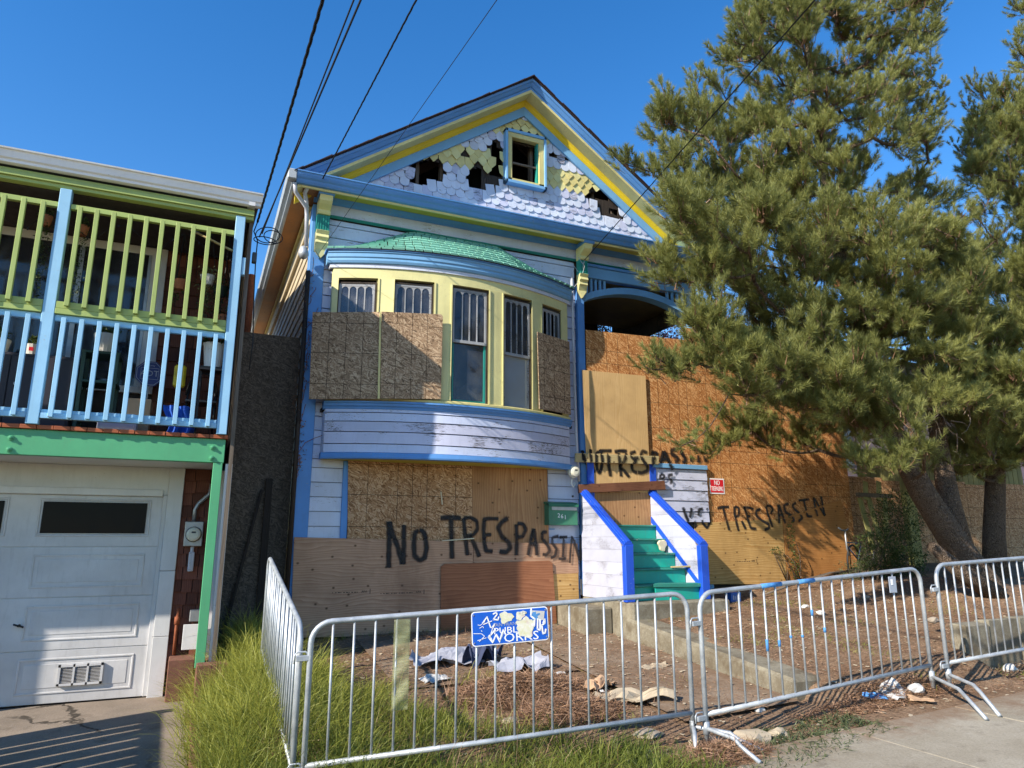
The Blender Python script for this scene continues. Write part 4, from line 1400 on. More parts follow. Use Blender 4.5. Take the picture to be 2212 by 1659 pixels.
# ================================================================== BOARDS NAILED OVER THE OPENINGS
G1 = zoom(1400, 1900, .3617)
G2 = zoom(2150, 1620, .2712)
G3 = zoom(2500, 1800, .3164)
def sheet(mat, pts, y, label, th=.012, name='plywood_sheet', cat='plywood sheet', group=None):
    return quad(name, mat, pts, y, th, None, label=label, cat=cat, group=group)
BX('door_frame', 'blue_paint', 1.70, 1.785, FY - .045, FY + .0, .9, 2.68, VH, bevel=.004)
BX('garage_opening', 'dark_interior', 1.79, 4.68, FY - .002, FY + .0015, .5, 2.69, VH)
sheet('osb_tan', [(750, 1166), (752, 986), (1021, 986), (1021, 1172)], 9.24, 'tan strand board sheet with printed grid under the bow window', name='strand_board', cat='strand board')
sheet('plywood_brown', [(1019.5, 1182), (1019.5, 990), (1181, 996), (1186, 1182)], 9.237, 'brown plywood sheet above the low boards, left of the green mailbox')
sheet('plywood_tan', [(627, 1378), (635, 1160), (1021.5, 1170), (1021.5, 1246), (955, 1250), (952, 1371)], 9.212, 'wide knotty plywood sheet at the lower left of the cottage front')
sheet('plywood_tan', [(1022.5, 1246), (1022.5, 1171), (1247, 1174), (1250, 1238)], 9.213, 'narrow plywood strip under the last letters of the black writing')
sheet('plywood_yellow', [(1190, 1342), (1190, 1236), (1249, 1236), (1251, 1334)], 9.214, 'yellowish plywood strip by the corner of the concrete landing')
sheet('plywood_redwood', [(951, 1376), (952, 1224), (960, 1218), (1186, 1211), (1193, 1216), (1203, 1351)], 9.19, 'reddish plywood sheet with rounded corners leaning over the paler plywood')
def lsheet(mat, pts, P, Q, label, name='strand_board', cat='strand board', group=None):
    d = Vector((Q[0] - P[0], Q[1] - P[1], 0)).normalized()
    nrm = Vector((-d.y, d.x, 0)) * .012
    mb = MB().prism([atl(*p, P, Q) for p in pts], nrm)
    # keep a local frame so that the printed grid runs along the sheet
    o = mb.build(name, mat, None, bevel=.002, label=label, cat=cat, group=group)
    return o
lsheet('osb_grey', [ZB(262, 825), (675, 674), (821, 674), ZB(692, 823)], (1.17, 9.02), (2.16, 8.66), 'weathered strand board over the first window of the bow')
lsheet('osb_grey', [ZB(706, 820), (824, 673), ZB(1085, 297), ZB(1096, 310), ZB(1084, 825)], (2.16, 8.66), (3.15, 8.60), 'weathered strand board over the second window of the bow')
lsheet('osb_grey', [ZB(1697, 885), ZB(1684, 405), ZB(1884, 468), ZB(1893, 922)], (4.33, 8.78), (5.16, 9.09), 'narrow brown strand board over the last window of the bow')
lsheet('cream_paint', [ZB(690, 822), ZB(702, 284), ZB(713, 284), ZB(704, 822)], (2.10, 8.648), (2.30, 8.642), 'cream batten over the joint between two window boards', 'batten', 'batten')
# big porch boarding
OR = 9.20
def xsheet(x0, x1, z0, z1, z1b, label, mat='osb_orange', y=OR):
    return MB().prism([(x0, y, z0), (x1, y, z0), (x1, y, z1b), (x0, y, z1)], (0, .012, 0)).build('strand_board', mat, None, bevel=.002, label=label, cat='strand board', group='orange strand boards closing the porch')
og_ = 'orange strand boards closing the porch'
xsheet(5.345, 6.497, 1.95, 4.90, 4.93, 'tall orange strand board beside the conduit behind the pale door plywood')
xsheet(6.50, 7.235, 2.0, 4.93, 4.96, 'orange strand board right of the pale door plywood')
xsheet(7.238, 8.45, 3.22, 5.18, 5.16, 'raised orange strand board at the top under the pine branches')
xsheet(7.238, 8.45, 1.9, 3.215, 3.215, 'orange strand board carrying the red and white sign')
xsheet(8.453, 9.66, 3.22, 4.9, 4.85, 'orange strand board half hidden by the pine')
xsheet(8.453, 9.66, 1.9, 3.215, 3.215, 'orange strand board above the second black writing')
xsheet(9.663, 10.74, 3.22, 4.4, 4.3, 'end strand board behind the pine needles')
xsheet(9.663, 10.74, 1.2, 3.215, 3.215, 'end strand board beside the leaning yellow boards')
BX('framing', 'weathered_wood', 7.25, 10.6, OR + .03, OR + .1, 1.0, 1.06, VH)
BX('porch_skirt', 'charred_wood', 5.3, 10.7, OR + .06, OR + .1, .6, 4.2, VH)
sheet('plywood_yellow', [(1500, 1262), (1500, 1130), ZR(1170, 345), ZR(1198, 690)], 9.183, 'golden plywood sheet with wavy grain right of the steps')
sheet('plywood_orange', [ZR(1203, 688), ZR(1172, 343), ZR(1480, 245), ZR(1512, 370), ZR(1530, 610), ZR(1310, 672)], 9.181, 'orange plywood sheet with slanted top edge beside the bush')
sheet('plywood_pale', [(1268, 985), (1255, 799), ZR(517, -0), ZR(518, 12)] if 0 else [(1266, 990), (1257, 799), (1394, 812), (1402, 994)], 9.165, 'pale upright plywood sheet over the front door above the braces')
sheet('plywood_pale', [(1270, 1060), (1266, 991), (1402, 995), (1405, 1064)], 9.166, 'pale plywood piece between the two braces at the door')
sheet('plywood_brown', [(1283, 1142), (1272, 1060), (1405, 1064), (1409, 1140)], 9.167, 'brown plywood piece at the head of the teal steps')
BX('door_jamb', 'royal_blue_paint', 5.29, 5.40, 9.15, 9.175, 2.0, 2.86, VH)
BX('door_jamb', 'royal_blue_paint', 6.41, 6.52, 9.15, 9.175, 2.0, 2.84, VH)
# lavender remnant of the porch parapet with its blue cap
pp = thing('porch_parapet', 'piece of lavender board parapet with blue cap beside the boarded door', 'parapet', (7.0, 9.17, 2.0))
siding(pp, 6.52, 7.52, 1.95, 2.79, y=9.185, mat='lavender_peeling', h=.165)
BX('cap', 'light_blue_paint', 6.46, 7.52, 9.135, 9.19, 2.78, 2.85, pp, bevel=.004)
# braces
def brace(mat, pts, y, th, label):
    return MB().prism([at(*p, y) for p in pts], (0, th, 0)).build('brace_board', mat, None, bevel=.003, label=label, cat='board')
brace('brace_pale', [G2(30, 415), G2(35, 292), G2(1185, 335), G2(1180, 448)], 9.105, .04, 'pale timber brace nailed across the door plywood, sprayed black')
brace('brace_brown', [ZS(183, 380), ZS(180, 298), ZS(1000, 262), ZS(1012, 347)], 9.10, .04, 'dark brown timber brace across the door at the top of the handrails')

# ================================================================== ENTRY STEPS
ES = thing('entry_steps', 'teal wooden steps between peeling lavender side walls with bright blue rails', 'steps', (5.85, 8.6, .885))
hs = [1.89, 1.69, 1.49, 1.285, 1.085]
ys = [9.04, 8.82, 8.60, 8.375, 8.15]
zlow = [1.69, 1.49, 1.285, 1.085, .886]
for i in range(5):
    BX('riser', 'stair_teal', 5.262, 6.385, ys[i], ys[i] + .018, zlow[i] + (.003 if i < 4 else 0), hs[i] - .03, ES)
    yb = 9.16 if i == 0 else ys[i - 1] + .016
    BX('tread', 'stair_tread_teal', 5.262, 6.385, ys[i] - .03, yb, hs[i] - .028, hs[i], ES, bevel=.006)
MB().prism([(5.62, 8.06, 1.055), (6.42, 8.02, 1.045), (6.40, 8.15, 1.05), (5.75, 8.14, 1.06)], (0, 0, .05)).build('loose_tread', 'stair_tread_teal', ES, bevel=.005)
BX('riser', 'stair_teal', 5.66, 6.385, 8.07, 8.09, .888, 1.045, ES)
def cap_z(y): return 1.63 + (2.40 - 1.63) * (y - 8.02) / (9.17 - 8.02)
for (xa, xb, side) in ((5.175, 5.255, -1), (6.40, 6.48, 1)):
    # wall core
    MB().prism([(xa + .012, 8.06, .89), (xa + .012, 9.16, .89), (xa + .012, 9.16, cap_z(9.16) - .03), (xa + .012, 8.06, cap_z(8.06) - .03)], (xb - xa - .024, 0, 0)).build('side_wall', 'weathered_wood', ES)
    for (xf, sgn) in ((xa, -1), (xb, 1)):
        for i in range(9):
            z0 = .888 + i * .165; z1 = z0 + .163
            # clip the board under the slanted cap
            def yat(z): return 8.02 + (z + .03 - 1.63) / (2.40 - 1.63) * 1.15
            y0a = max(8.08, yat(z0)); y0b = max(8.08, yat(z1))
            if y0a > 9.14: break
            y0b = min(y0b, 9.155)
            off = Vector((.012 * -sgn, 0, 0))
            lp = [(xf + .004 * sgn, y0a, z0), (xf + .004 * sgn, 9.158, z0), (xf, 9.158, z1), (xf, y0b, z1)]
            MB().prism(lp, off).build('side_board', 'lavender_stair', ES)
    # cap in stepped strips
    for (w, dz, h) in ((.155, -.03, .03), (.115, .0, .025), (.06, .025, .018)):
        xm = (xa + xb) / 2
        y0, y1 = 8.0, 9.17
        MB().hexa([(xm - w / 2, y0, cap_z(y0) + dz), (xm + w / 2, y0, cap_z(y0) + dz), (xm + w / 2, y1, cap_z(y1) + dz), (xm - w / 2, y1, cap_z(y1) + dz),
                   (xm - w / 2, y0, cap_z(y0) + dz + h - .001), (xm + w / 2, y0, cap_z(y0) + dz + h - .001), (xm + w / 2, y1, cap_z(y1) + dz + h - .001), (xm - w / 2, y1, cap_z(y1) + dz + h - .001)]).build('handrail_cap', 'royal_blue_paint', ES, bevel=.004)
    nx0 = xa - .02 if side < 0 else xa - .03
    BX('newel_post', 'royal_blue_paint', nx0, nx0 + .125, 7.985, 8.075, .886, 1.60, ES, bevel=.005)
# blue skirting strip down the inner face of the right wall
MB().prism([(6.392, 9.14, 1.93), (6.392, 9.14, 2.02), (6.392, 8.08, 1.12), (6.392, 8.08, 1.04)], (-.012, 0, 0)).build('stringer_trim', 'royal_blue_paint', ES)
BX('conduit_stub', 'dark_grey_plastic', 5.155, 5.172, 9.17, 9.2, .9, 1.12, ES)
# sponge and stick lying on the steps
MB().lathe([(.02, -.12), (.10, -.10), (.13, -.03), (.12, .06), (.07, .11), (.02, .12)], (0, 0, 0), 9, 'z')
p = at(*ZS(985, 880), 8.74)
mb = MB()
for i in range(11):
    a = 2 * math.pi * i / 11
    r = .085 * (1 + .18 * math.sin(3 * a) + .1 * math.sin(5 * a + 1))
    mb.v.append((p.x + r * math.cos(a) * .9, p.y, p.z + r * math.sin(a)))
b = len(mb.v)
mb.v += [(v[0], v[1] + .04, v[2]) for v in mb.v]
mb.f = [tuple(range(11)), tuple(range(21, 10, -1))] + [((i + 1) % 11, i, 11 + i, 11 + (i + 1) % 11) for i in range(11)]
mb.build('foam_scrap', 'foam_cream', None, bevel=.01, label='cream scrap of foam leaning on the third teal step', cat='foam scrap')
a_, b_ = at(*ZS(1060, 1065), 8.36), at(*ZS(1250, 1100), 8.28)
MB().bar((a_.x, a_.y, 1.30), (b_.x, b_.y, 1.31), .05, .022).build('wood_scrap', 'brace_pale', None, bevel=.004, label='pale broken stick lying on the teal steps by the right side wall', cat='stick')

# mailbox
p0, p1 = at(*ZB(1757, 1470), 9.08), at(*ZB(1938, 1610), 9.08)
mbx = thing('mailbox', 'dented green metal wall mailbox numbered 261 beside the boarded opening', 'mailbox', ((p0.x + p1.x) / 2, 9.26, p1.z))
x0, x1, z0, z1 = p0.x, p1.x, p1.z, p0.z
BX('box', 'mailbox_green', x0, x1, 9.085, 9.262, z0, z1 - .015, mbx, bevel=.008)
MB().profx([(9.262, z1 + .03), (9.12, z1 + .01), (9.07, z1 - .03), (9.065, z1 - .05), (9.08, z1 - .05), (9.08, z1 - .012), (9.262, z1 - .012)], x0 - .01, x1 + .01).build('lid', 'mailbox_green', mbx, bevel=.002)
BX('flap', 'grey_metal', x0 + .04, x1 - .02, 9.072, 9.084, z1 - .10, z1 - .052, mbx, bevel=.003)
for i, ch in enumerate('261'):
    text_mesh('number', ch, 'sign_white', .085, Matrix.Translation((x0 + .155 + i * .052, 9.0835, z0 + .135 - .012 * i)) @ FACE, mbx, .001)
BX('wall_knob', 'dark_grey_plastic', x1 + .0, x1 + .03, 9.24, 9.27, z1 + .10, z1 + .13, VH, bevel=.008)
BX('blue_strip', 'blue_paint', x0 + .02, x0 + .18, 9.265, 9.27, z0 - .06, z0 - .045, VH)
# printed stamps on the plywood, two peeled white splinters
def stamp(x, y, yy, n, word, parent, rot=0):
    p = at(x, y, yy)
    mb = MB()
    for i in range(n):
        w_ = .012 + .008 * ((i * 7) % 3)
        mb.add([(p.x + i * .034, yy, p.z), (p.x + i * .034 + w_, yy, p.z), (p.x + i * .034 + w_, yy, p.z + .009), (p.x + i * .034, yy, p.z + .009)], [(0, 1, 2, 3)])
    mb.add([(p.x + n * .034 + .13, yy, p.z - .02), (p.x + n * .034 + .138, yy, p.z - .02), (p.x + n * .034 + .138, yy, p.z + .04), (p.x + n * .034 + .13, yy, p.z + .04)], [(0, 1, 2, 3)])
    mb.build('stamp', 'dark_interior', parent, kind='stuff')
    text_mesh('stamp', word, 'dark_interior', .04, Matrix.Translation((p.x + n * .034 + .06, yy, p.z + .008)) @ FACE, parent, .0003)
tan_ = [o for o in bpy.data.objects if o.get('label', '').startswith('wide knotty')][0]
stamp(*ZF(345, 738), 9.2105, 10, 'APA', tan_)
stamp(*ZF(600, 742), 9.2105, 13, 'APA', tan_)
gold_ = [o for o in bpy.data.objects if o.get('label', '').startswith('golden')][0]
stamp(*ZR(925, 572), 9.1815, 9, 'APA', gold_)
for a_, b_ in (((955, 1168), (1024, 1163)), ((952, 1062), (955, 1090))):
    MB().bar(at(*a_, 9.2), at(*b_, 9.2), .012, .014).build('splinter', 'foam_cream', None, label='pale peeled wood strip on the black letters' if a_[1] > 1100 else 'short pale peeled strip on the tan strand board', cat='splinter')
# red and white sign
p = at(*G2(1983, 750), OR - .003)
ns = thing('warning_sign', 'small red and white no trespassing sign on the orange strand board', 'sign', (p.x, OR - .003, p.z - .13))
w2, h2 = .15, .125
BX('board', 'sign_white', p.x - w2, p.x + w2, OR - .006, OR - .001, p.z - h2, p.z + h2, ns, bevel=.0)
BX('red_field', 'sign_red', p.x - w2 + .02, p.x + w2 - .02, OR - .0085, OR - .0062, p.z - h2 + .02, p.z + h2 - .02, ns)
text_mesh('lettering', 'NO', 'sign_white', .115, Matrix.Translation((p.x, OR - .0095, p.z + .05)) @ Matrix.Diagonal((.62, 1, 1, 1)) @ FACE, ns, .0008)
text_mesh('lettering', 'TRESPASSING', 'sign_white', .105, Matrix.Translation((p.x, OR - .0095, p.z - .045)) @ Matrix.Diagonal((.375, 1, 1, 1)) @ FACE, ns, .0008)

# ================================================================== SPRAYED WRITING
def surf_left(x, z):
    if x > 5.155: return 9.16 if z > .89 else 9.2
    if z < 1.685: return 9.212
    if x > 4.83: return 9.27
    return 9.235
def surf_door(x, z):
    if 5.06 < x < 6.56 and 2.805 < z < 2.945: return 9.103
    if 5.30 < x < 6.50 and z < 4.3: return 9.165
    if x > 6.46 and 2.775 < z < 2.86 and x < 7.52: return 9.13
    if 6.52 < x < 7.52 and z < 2.78: return 9.155
    return OR
def surf_right(x, z):
    if x < 7.52 and z > 1.955: return 9.155
    if x < 9.19: return 9.183 if z < 2.03 else OR
    return 9.181 if z < 2.03 + (x - 9.19) * .245 else OR
def graffiti(name, strokes, Z, surf, label, w=.023):
    step = 0
    root = None
    for st in strokes:
        mb = MB(); edge = []
        sw = w
        if isinstance(st[0], float): sw, st = st[0] * w, st[1:]
        pts = []
        for i in range(len(st) - 1):
            (xa, ya), (xb, yb) = st[i], st[i + 1]
            n = max(2, int(math.hypot(xb - xa, yb - ya) / 9))
            for k in range(n):
                pts.append((xa + (xb - xa) * k / n, ya + (yb - ya) * k / n))
        pts.append(st[-1])
        # soften the corners
        for _ in range(2):
            pts = [pts[0]] + [((pts[i - 1][0] + 2 * pts[i][0] + pts[i + 1][0]) / 4, (pts[i - 1][1] + 2 * pts[i][1] + pts[i + 1][1]) / 4) for i in range(1, len(pts) - 1)] + [pts[-1]]
        P3 = []
        for q in pts:
            yy = 9.2
            for _ in range(6):
                v = at(*Z(*q), yy)
                yy = surf(v.x, v.z)
            P3.append(at(*Z(*q), yy))
        step += 1
        dy = .0015 + .0006 * step
        rows = [(-1.9, 1.0), (-1.0, .42), (0, 0), (1.0, .42), (1.9, 1.0)]
        base = len(mb.v)
        n = len(P3)
        ext = []
        for i, c in enumerate(P3):
            t = P3[min(i + 1, n - 1)] - P3[max(i - 1, 0)]
            t.y = 0; t.normalize()
            nrm = Vector((-t.z, 0, t.x))
            ww = sw * (1 + .07 * math.sin(i * .5 + step))
            for o, e in rows:
                mb.v.append((c.x + nrm.x * ww * o, c.y - dy, c.z + nrm.z * ww * o))
                endf = 1.0 if i in (0, n - 1) else e
                edge.append(max(e, 1.0 if i in (0, n - 1) else 0))
        for i in range(n - 1):
            for k in range(4):
                a = base + i * 5 + k
                mb.f.append((a, a + 1, a + 6, a + 5))
        me = bpy.data.meshes.new('letter_stroke')
        me.from_pydata(mb.v, [], mb.f)
        a = me.attributes.new('edge', 'FLOAT', 'POINT')
        a.data.foreach_set('value', edge)
        me.materials.append(MATS['spray_paint'])
        if root is None:
            root = thing(name, label, 'graffiti', tuple(P3[0]))
        o = bpy.data.objects.new('letter_stroke', me)
        place(o, Matrix.Identity(4), root)
    return root
graffiti('sprayed_writing', [
    (1.15, (160, 150), (165, 350), (160, 500), (158, 640)), (1.15, (165, 155), (200, 290), (250, 410), (305, 600)), (1.1, (318, 185), (315, 400), (308, 605)),
    (1.1, (475, 245), (430, 270), (418, 400), (425, 510), (480, 560), (530, 530), (552, 430), (535, 300), (510, 250), (470, 245)),
    (1.1, (690, 122), (790, 112), (910, 122)), (1.15, (805, 125), (810, 350), (815, 545)),
    (1.0, (935, 115), (950, 300), (975, 510)), (.9, (930, 118), (1010, 115), (1070, 150), (1080, 230), (1040, 290), (960, 310)), (1.0, (1000, 300), (1050, 400), (1100, 525)),
    (1.0, (1150, 130), (1140, 250), (1150, 380), (1165, 460), (1240, 465)), (.9, (1125, 135), (1200, 125), (1300, 128)), (.8, (1145, 295), (1225, 290)),
    (1.1, (1395, 115), (1330, 160), (1290, 220), (1330, 310), (1400, 370), (1420, 430), (1375, 475), (1300, 465)),
    (1.0, (1480, 180), (1485, 350), (1480, 510)), (.9, (1485, 175), (1550, 180), (1580, 240), (1545, 310), (1490, 325)),
    (.9, (1660, 225), (1620, 380), (1598, 510)), (.9, (1662, 225), (1680, 380), (1690, 510)), (.8, (1610, 385), (1690, 385)),
    (.8, (1800, 265), (1750, 265), (1745, 330), (1800, 400), (1825, 460), (1790, 500), (1745, 495)),
    (.75, (1920, 305), (1850, 320), (1850, 380), (1895, 440), (1880, 510), (1830, 535)),
    (.7, (1920, 318), (2010, 315)), (.75, (1970, 320), (1965, 430), (1960, 530)), (.7, (1910, 540), (1995, 540)),
    (.6, (2055, 300), (2040, 440), (2030, 590)), (.75, (2065, 320), (2100, 440), (2140, 580)), (.75, (2140, 290), (2142, 430), (2145, 560))],
    G1, surf_left, 'sprayed black words NO TRESPASSIN across the boards under the bow window')
graffiti('sprayed_writing', [
    (.8, (115, 250), (140, 330), (170, 420), (280, 560)), (.7, (130, 260), (140, 400)), (.8, (235, 235), (235, 330), (250, 430), (290, 570)),
    (.8, (350, 265), (315, 300), (315, 420), (330, 530), (360, 570), (385, 500), (400, 400), (380, 270), (350, 262)),
    (.8, (340, 270), (430, 260), (530, 262)), (.9, (480, 300), (485, 450), (510, 620)),
    (.8, (560, 275), (640, 260), (740, 265)), (.8, (620, 290), (640, 450), (655, 620)), (.8, (730, 290), (700, 400), (640, 480), (700, 540), (770, 630)),
    (.8, (860, 270), (790, 290), (800, 350), (860, 400), (800, 470), (820, 540), (880, 570)), (.7, (830, 360), (900, 360)), (.8, (1020, 290), (950, 260), (925, 320), (960, 400), (1020, 470), (1020, 540), (940, 570), (880, 560)),
    (.8, (1090, 270), (1095, 400), (1110, 560)), (.8, (1080, 275), (1150, 290), (1150, 340), (1100, 370)),
    (1.0, (1240, 260), (1215, 370), (1190, 430)), (1.0, (1245, 260), (1310, 400), (1370, 530)), (.8, (1200, 385), (1300, 370)),
    (.9, (1420, 240), (1350, 250), (1350, 310), (1430, 350), (1440, 390), (1390, 420)), (.9, (1500, 250), (1480, 290), (1530, 350), (1540, 400), (1500, 430)),
    (.8, (1620, 330), (1620, 420)), (.8, (1720, 320), (1720, 430)), (.8, (1800, 330), (1810, 400), (1850, 380)),
    (.7, (1195, 585), (1190, 660)), (.6, (1195, 585), (1250, 600), (1240, 640), (1200, 650)), (.7, (1370, 590), (1310, 600), (1310, 640), (1350, 680), (1330, 725))],
    G2, surf_door, 'doubled black sprayed words across the door plywood, its brace and the parapet', w=.026)
graffiti('sprayed_writing', [
    (1.0, (190, 320), (220, 420), (260, 500), (350, 570)), (.9, (290, 325), (285, 400), (270, 450)), (.9, (330, 480), (350, 560)),
    (.9, (430, 340), (380, 350), (375, 430)), (.9, (470, 330), (505, 400), (510, 500), (475, 570), (430, 520), (415, 470)),
    (.9, (590, 335), (660, 320), (740, 320)), (.9, (665, 330), (690, 430), (715, 520), (740, 600)),
    (.9, (800, 310), (800, 400), (820, 500), (850, 610)), (.8, (800, 310), (850, 330), (850, 420), (810, 440)), (.9, (880, 480), (935, 590)),
    (.9, (910, 310), (940, 400), (960, 480), (990, 570), (1060, 580)), (.8, (900, 320), (980, 330), (1030, 345)), (.7, (940, 430), (990, 430)),
    (.9, (1110, 340), (1050, 370), (1060, 430), (1120, 480), (1200, 520), (1210, 570), (1150, 595)),
    (.9, (1170, 310), (1190, 400), (1220, 480), (1250, 565)), (.8, (1170, 305), (1230, 310), (1255, 350), (1220, 410)),
    (.9, (1310, 290), (1320, 400), (1330, 520)), (.9, (1320, 290), (1360, 400), (1400, 520)), (.7, (1320, 420), (1370, 410)),
    (.9, (1440, 280), (1380, 300), (1400, 380), (1480, 430), (1505, 480), (1470, 500)),
    (.9, (1530, 270), (1480, 300), (1500, 340), (1570, 400), (1600, 450), (1550, 495)),
    (.8, (1550, 245), (1680, 230)), (.9, (1615, 240), (1640, 340), (1660, 430), (1720, 435)),
    (.9, (1730, 200), (1750, 320), (1780, 435)), (.9, (1735, 210), (1800, 320), (1870, 430)), (.9, (1820, 190), (1840, 310), (1865, 425))],
    G3, surf_right, 'sprayed black words NO TRESPASSEN over the plywood right of the steps', w=.020)

# ================================================================== STEEL BARRIERS
def barrier(P, Q, zb, label, n=19, hook=True, sign=None, feet=(), blue=False, r=.019, legd=(.2, .2)):
    """P, Q ends of the top rail (x, y, z); the panel hangs .86 m to its lower rail."""
    P, Q = Vector(P), Vector(Q)
    d = (Q - P); L = d.length; u = d.normalized()
    dn = Vector((0, 0, -1))
    t = thing('crowd_barrier', label, 'barrier', ((P.x + Q.x) / 2, (P.y + Q.y) / 2, zb), 'galvanised steel crowd barriers round the yard')
    rc = .13
    pts = [P + dn * (.88 + legd[0])]
    for i in range(7):
        a = math.pi / 2 * i / 6
        pts.append(P + u * (rc - rc * math.cos(a)) + dn * (rc - rc * math.sin(a)))
    for i in range(7):
        a = math.pi / 2 * i / 6
        pts.append(Q - u * (rc - rc * math.sin(a)) + dn * (rc - rc * math.cos(a)))
    pts.append(Q + dn * (.88 + legd[1]))
    MB().tube(pts, r, 12).build('frame', 'galvanised_steel', t, smooth=True)
    MB().tube([P + dn * .88, P + dn * .88 + u * L * .5 + dn * .004, Q + dn * .88], r * .95, 12).build('lower_rail', 'galvanised_steel', t, smooth=True)
    bar = meshof(MB().tube([(0, 0, 0), (0, 0, .865)], .0085, 8), 'bar', 'galvanised_steel', smooth=True)
    for i in range(n):
        q = P + u * (L * (i + 1) / (n + 1)) + dn * .872
        tilt = Matrix.Rotation(random.uniform(-.006, .006), 4, 'Y')
        inst(bar, 'bar', Matrix.Translation(q) @ tilt, t)
    if hook:
        # a loop at the first end that catches the hooks of its neighbour
        for hz in (.22, .90):
            q = P + dn * hz
            s_ = u.cross(Vector((0, 0, 1)))
            mb = MB().tube([q - u * .10 + dn * .03, q - u * .10 - dn * .02, q - u * .085 - dn * .04, q - u * .03 - dn * .04, q], .006, 8)
            mb.build('hook', 'galvanised_steel', t, smooth=True)
            MB().bar(q + dn * .0 - u * .09, q + dn * .0, .035, .035).build('hook_plate', 'galvanised_steel', t, bevel=.003)
    for (end, dirx, diry, ln) in feet:
        c = (P if end == 0 else Q) + dn * (.88 + .10)
        e = Vector((dirx, diry, 0)).normalized()
        g = terrain(c.x + e.x * ln, c.y + e.y * ln) + .02
        pts = [c, c + e * .05 + dn * .0, c + e * (ln * .55) + dn * .01, c + e * (ln * .68) + dn * .05]
        last = Vector((c.x + e.x * ln, c.y + e.y * ln, g))
        pts.append(last)
        MB().tube(pts, .016, 10).build('foot', 'galvanised_steel', t, smooth=True)
        MB().tube([c - Vector((0, 0, .04)), c + Vector((0, 0, .05))], .026, 10).build('foot_socket', 'galvanised_steel', t, smooth=True)
    return t, P, u
b1, P1_, u1 = barrier((.775, 5.06, 1.128), (3.60, 4.72, 1.262), .02, 'steel crowd barrier in front carrying the scratched blue sign', feet=((1, -.55, -.8, .26), (1, .55, -.75, .5)), hook=True)
b2, P2_, u2 = barrier((3.66, 4.64, 1.262), (6.42, 4.80, 1.405), .15, 'steel crowd barrier with blue paint on its rail in front of the steps', feet=((0, .1, -1, .5), (1, -.53, -.85, .95)))
b3, P3_, u3 = barrier((6.50, 4.69, 1.435), (9.2, 4.82, 1.53), .33, 'steel crowd barrier at the right edge in front of the pine trunk', feet=((0, -.50, -.85, .80),))
b4, P4_, u4 = barrier((.70, 7.52, 1.51), (.715, 5.12, 1.10), .2, 'steel crowd barrier seen edge-on running back beside the tall grass', n=19, hook=False)
# blue paint left on the second barrier, tape on its bars
for (a, b, rr_) in ((.66, .90, .0194), (1.10, 1.30, .0194)):
    MB().tube([P2_ + u2 * a, P2_ + u2 * b], rr_, 12).build('paint_patch', 'blue_tape', b2, smooth=True)
for i, hz, ln in ((5, .42, .09), (6, .44, .05), (7, .42, .02), (8, .43, .02), (9, .24, .05), (10, .40, .04)):
    q = P2_ + u2 * ((Vector((6.42, 4.80, 1.405)) - P2_).length * (i - .0) / 20) + Vector((0, 0, -hz))
    MB().tube([q, q - Vector((0, 0, ln))], .0115, 8).build('tape_wrap', 'blue_tape', b2, smooth=True)
q = P2_ + u2 * 2.33 + Vector((0, -.012, -.09))
BX('name_plate', 'grey_box_paint', q.x - .045, q.x + .05, q.y - .006, q.y, q.z - .10, q.z + .045, b2, bevel=.002)
BX('paper_tag', 'sign_white', q.x - .02, q.x + .005, q.y - .009, q.y - .0065, q.z - .03, q.z + .02, b2)
# blue sign on the first barrier
def onb(P, u, s, w, dz):    # point on the barrier plane, s along the rail, w towards the street
    n_ = Vector((u.y, -u.x, 0)).normalized()
    return P + u * s + n_ * w + Vector((0, 0, dz))
pl = atl(1017, 1322, (P1_.x, P1_.y), (3.60, 4.72)); pr = atl(1181, 1308, (P1_.x, P1_.y), (3.60, 4.72)); pb = atl(1018, 1397, (P1_.x, P1_.y), (3.60, 4.72))
s0 = (pl - P1_).dot(u1); s1 = (pr - P1_).dot(u1)
SH = pl.z - pb.z
SW = s1 - s0
uu = u1; nn = Vector((u1.y, -u1.x, 0)).normalized()
up_ = nn.cross(uu) * -1
if up_.z < 0: up_ = -up_
org = pl + (pr - pl) * .5 + nn * .022 + Vector((0, 0, -SH / 2))
SM = Matrix(((uu.x, up_.x, nn.x, org.x), (uu.y, up_.y, nn.y, org.y), (uu.z, up_.z, nn.z, org.z), (0, 0, 0, 1)))
sg = thing('street_sign', 'scratched blue and white sign reading PUBLIC WORKS fixed on the front barrier', 'sign', tuple(org))
def sgn_box(name, mat, x0, x1, y0, y1, z0, z1, bevel=0):
    mb = MB().box(x0, x1, y0, y1, z0, z1)
    me = meshof(mb, name, mat)
    return inst(me, name, SM, sg)
def rounded(w, h, r, z0, z1):
    pts = []
    for cx_, cy_, a0 in ((w / 2 - r, h / 2 - r, 0), (-w / 2 + r, h / 2 - r, 90), (-w / 2 + r, -h / 2 + r, 180), (w / 2 - r, -h / 2 + r, 270)):
        for i in range(5):
            a = R(a0 + 22.5 * i)
            pts.append((cx_ + r * math.cos(a), cy_ + r * math.sin(a), z1))
    return MB().prism(pts, (0, 0, z0 - z1))
inst(meshof(rounded(SW, SH, .025, -.002, 0), 'plate', 'sign_white'), 'plate', SM, sg)
inst(meshof(rounded(SW - .014, SH - .014, .02, .0, .0016), 'blue_field', 'sign_blue'), 'blue_field', SM, sg)
T = lambda x, y, z=.0022, sx=1: SM @ Matrix.Translation((x * SW, y * SH, z)) @ Matrix.Diagonal((sx, 1, 1, 1))
text_mesh('lettering', 'WORKS', 'sign_white', .085, T(.04, -.34, .0022, 1.25), sg, .0005)
text_mesh('lettering', 'PUBLIC', 'sign_white', .062, T(.0, -.115, .0022, 1.3), sg, .0005)
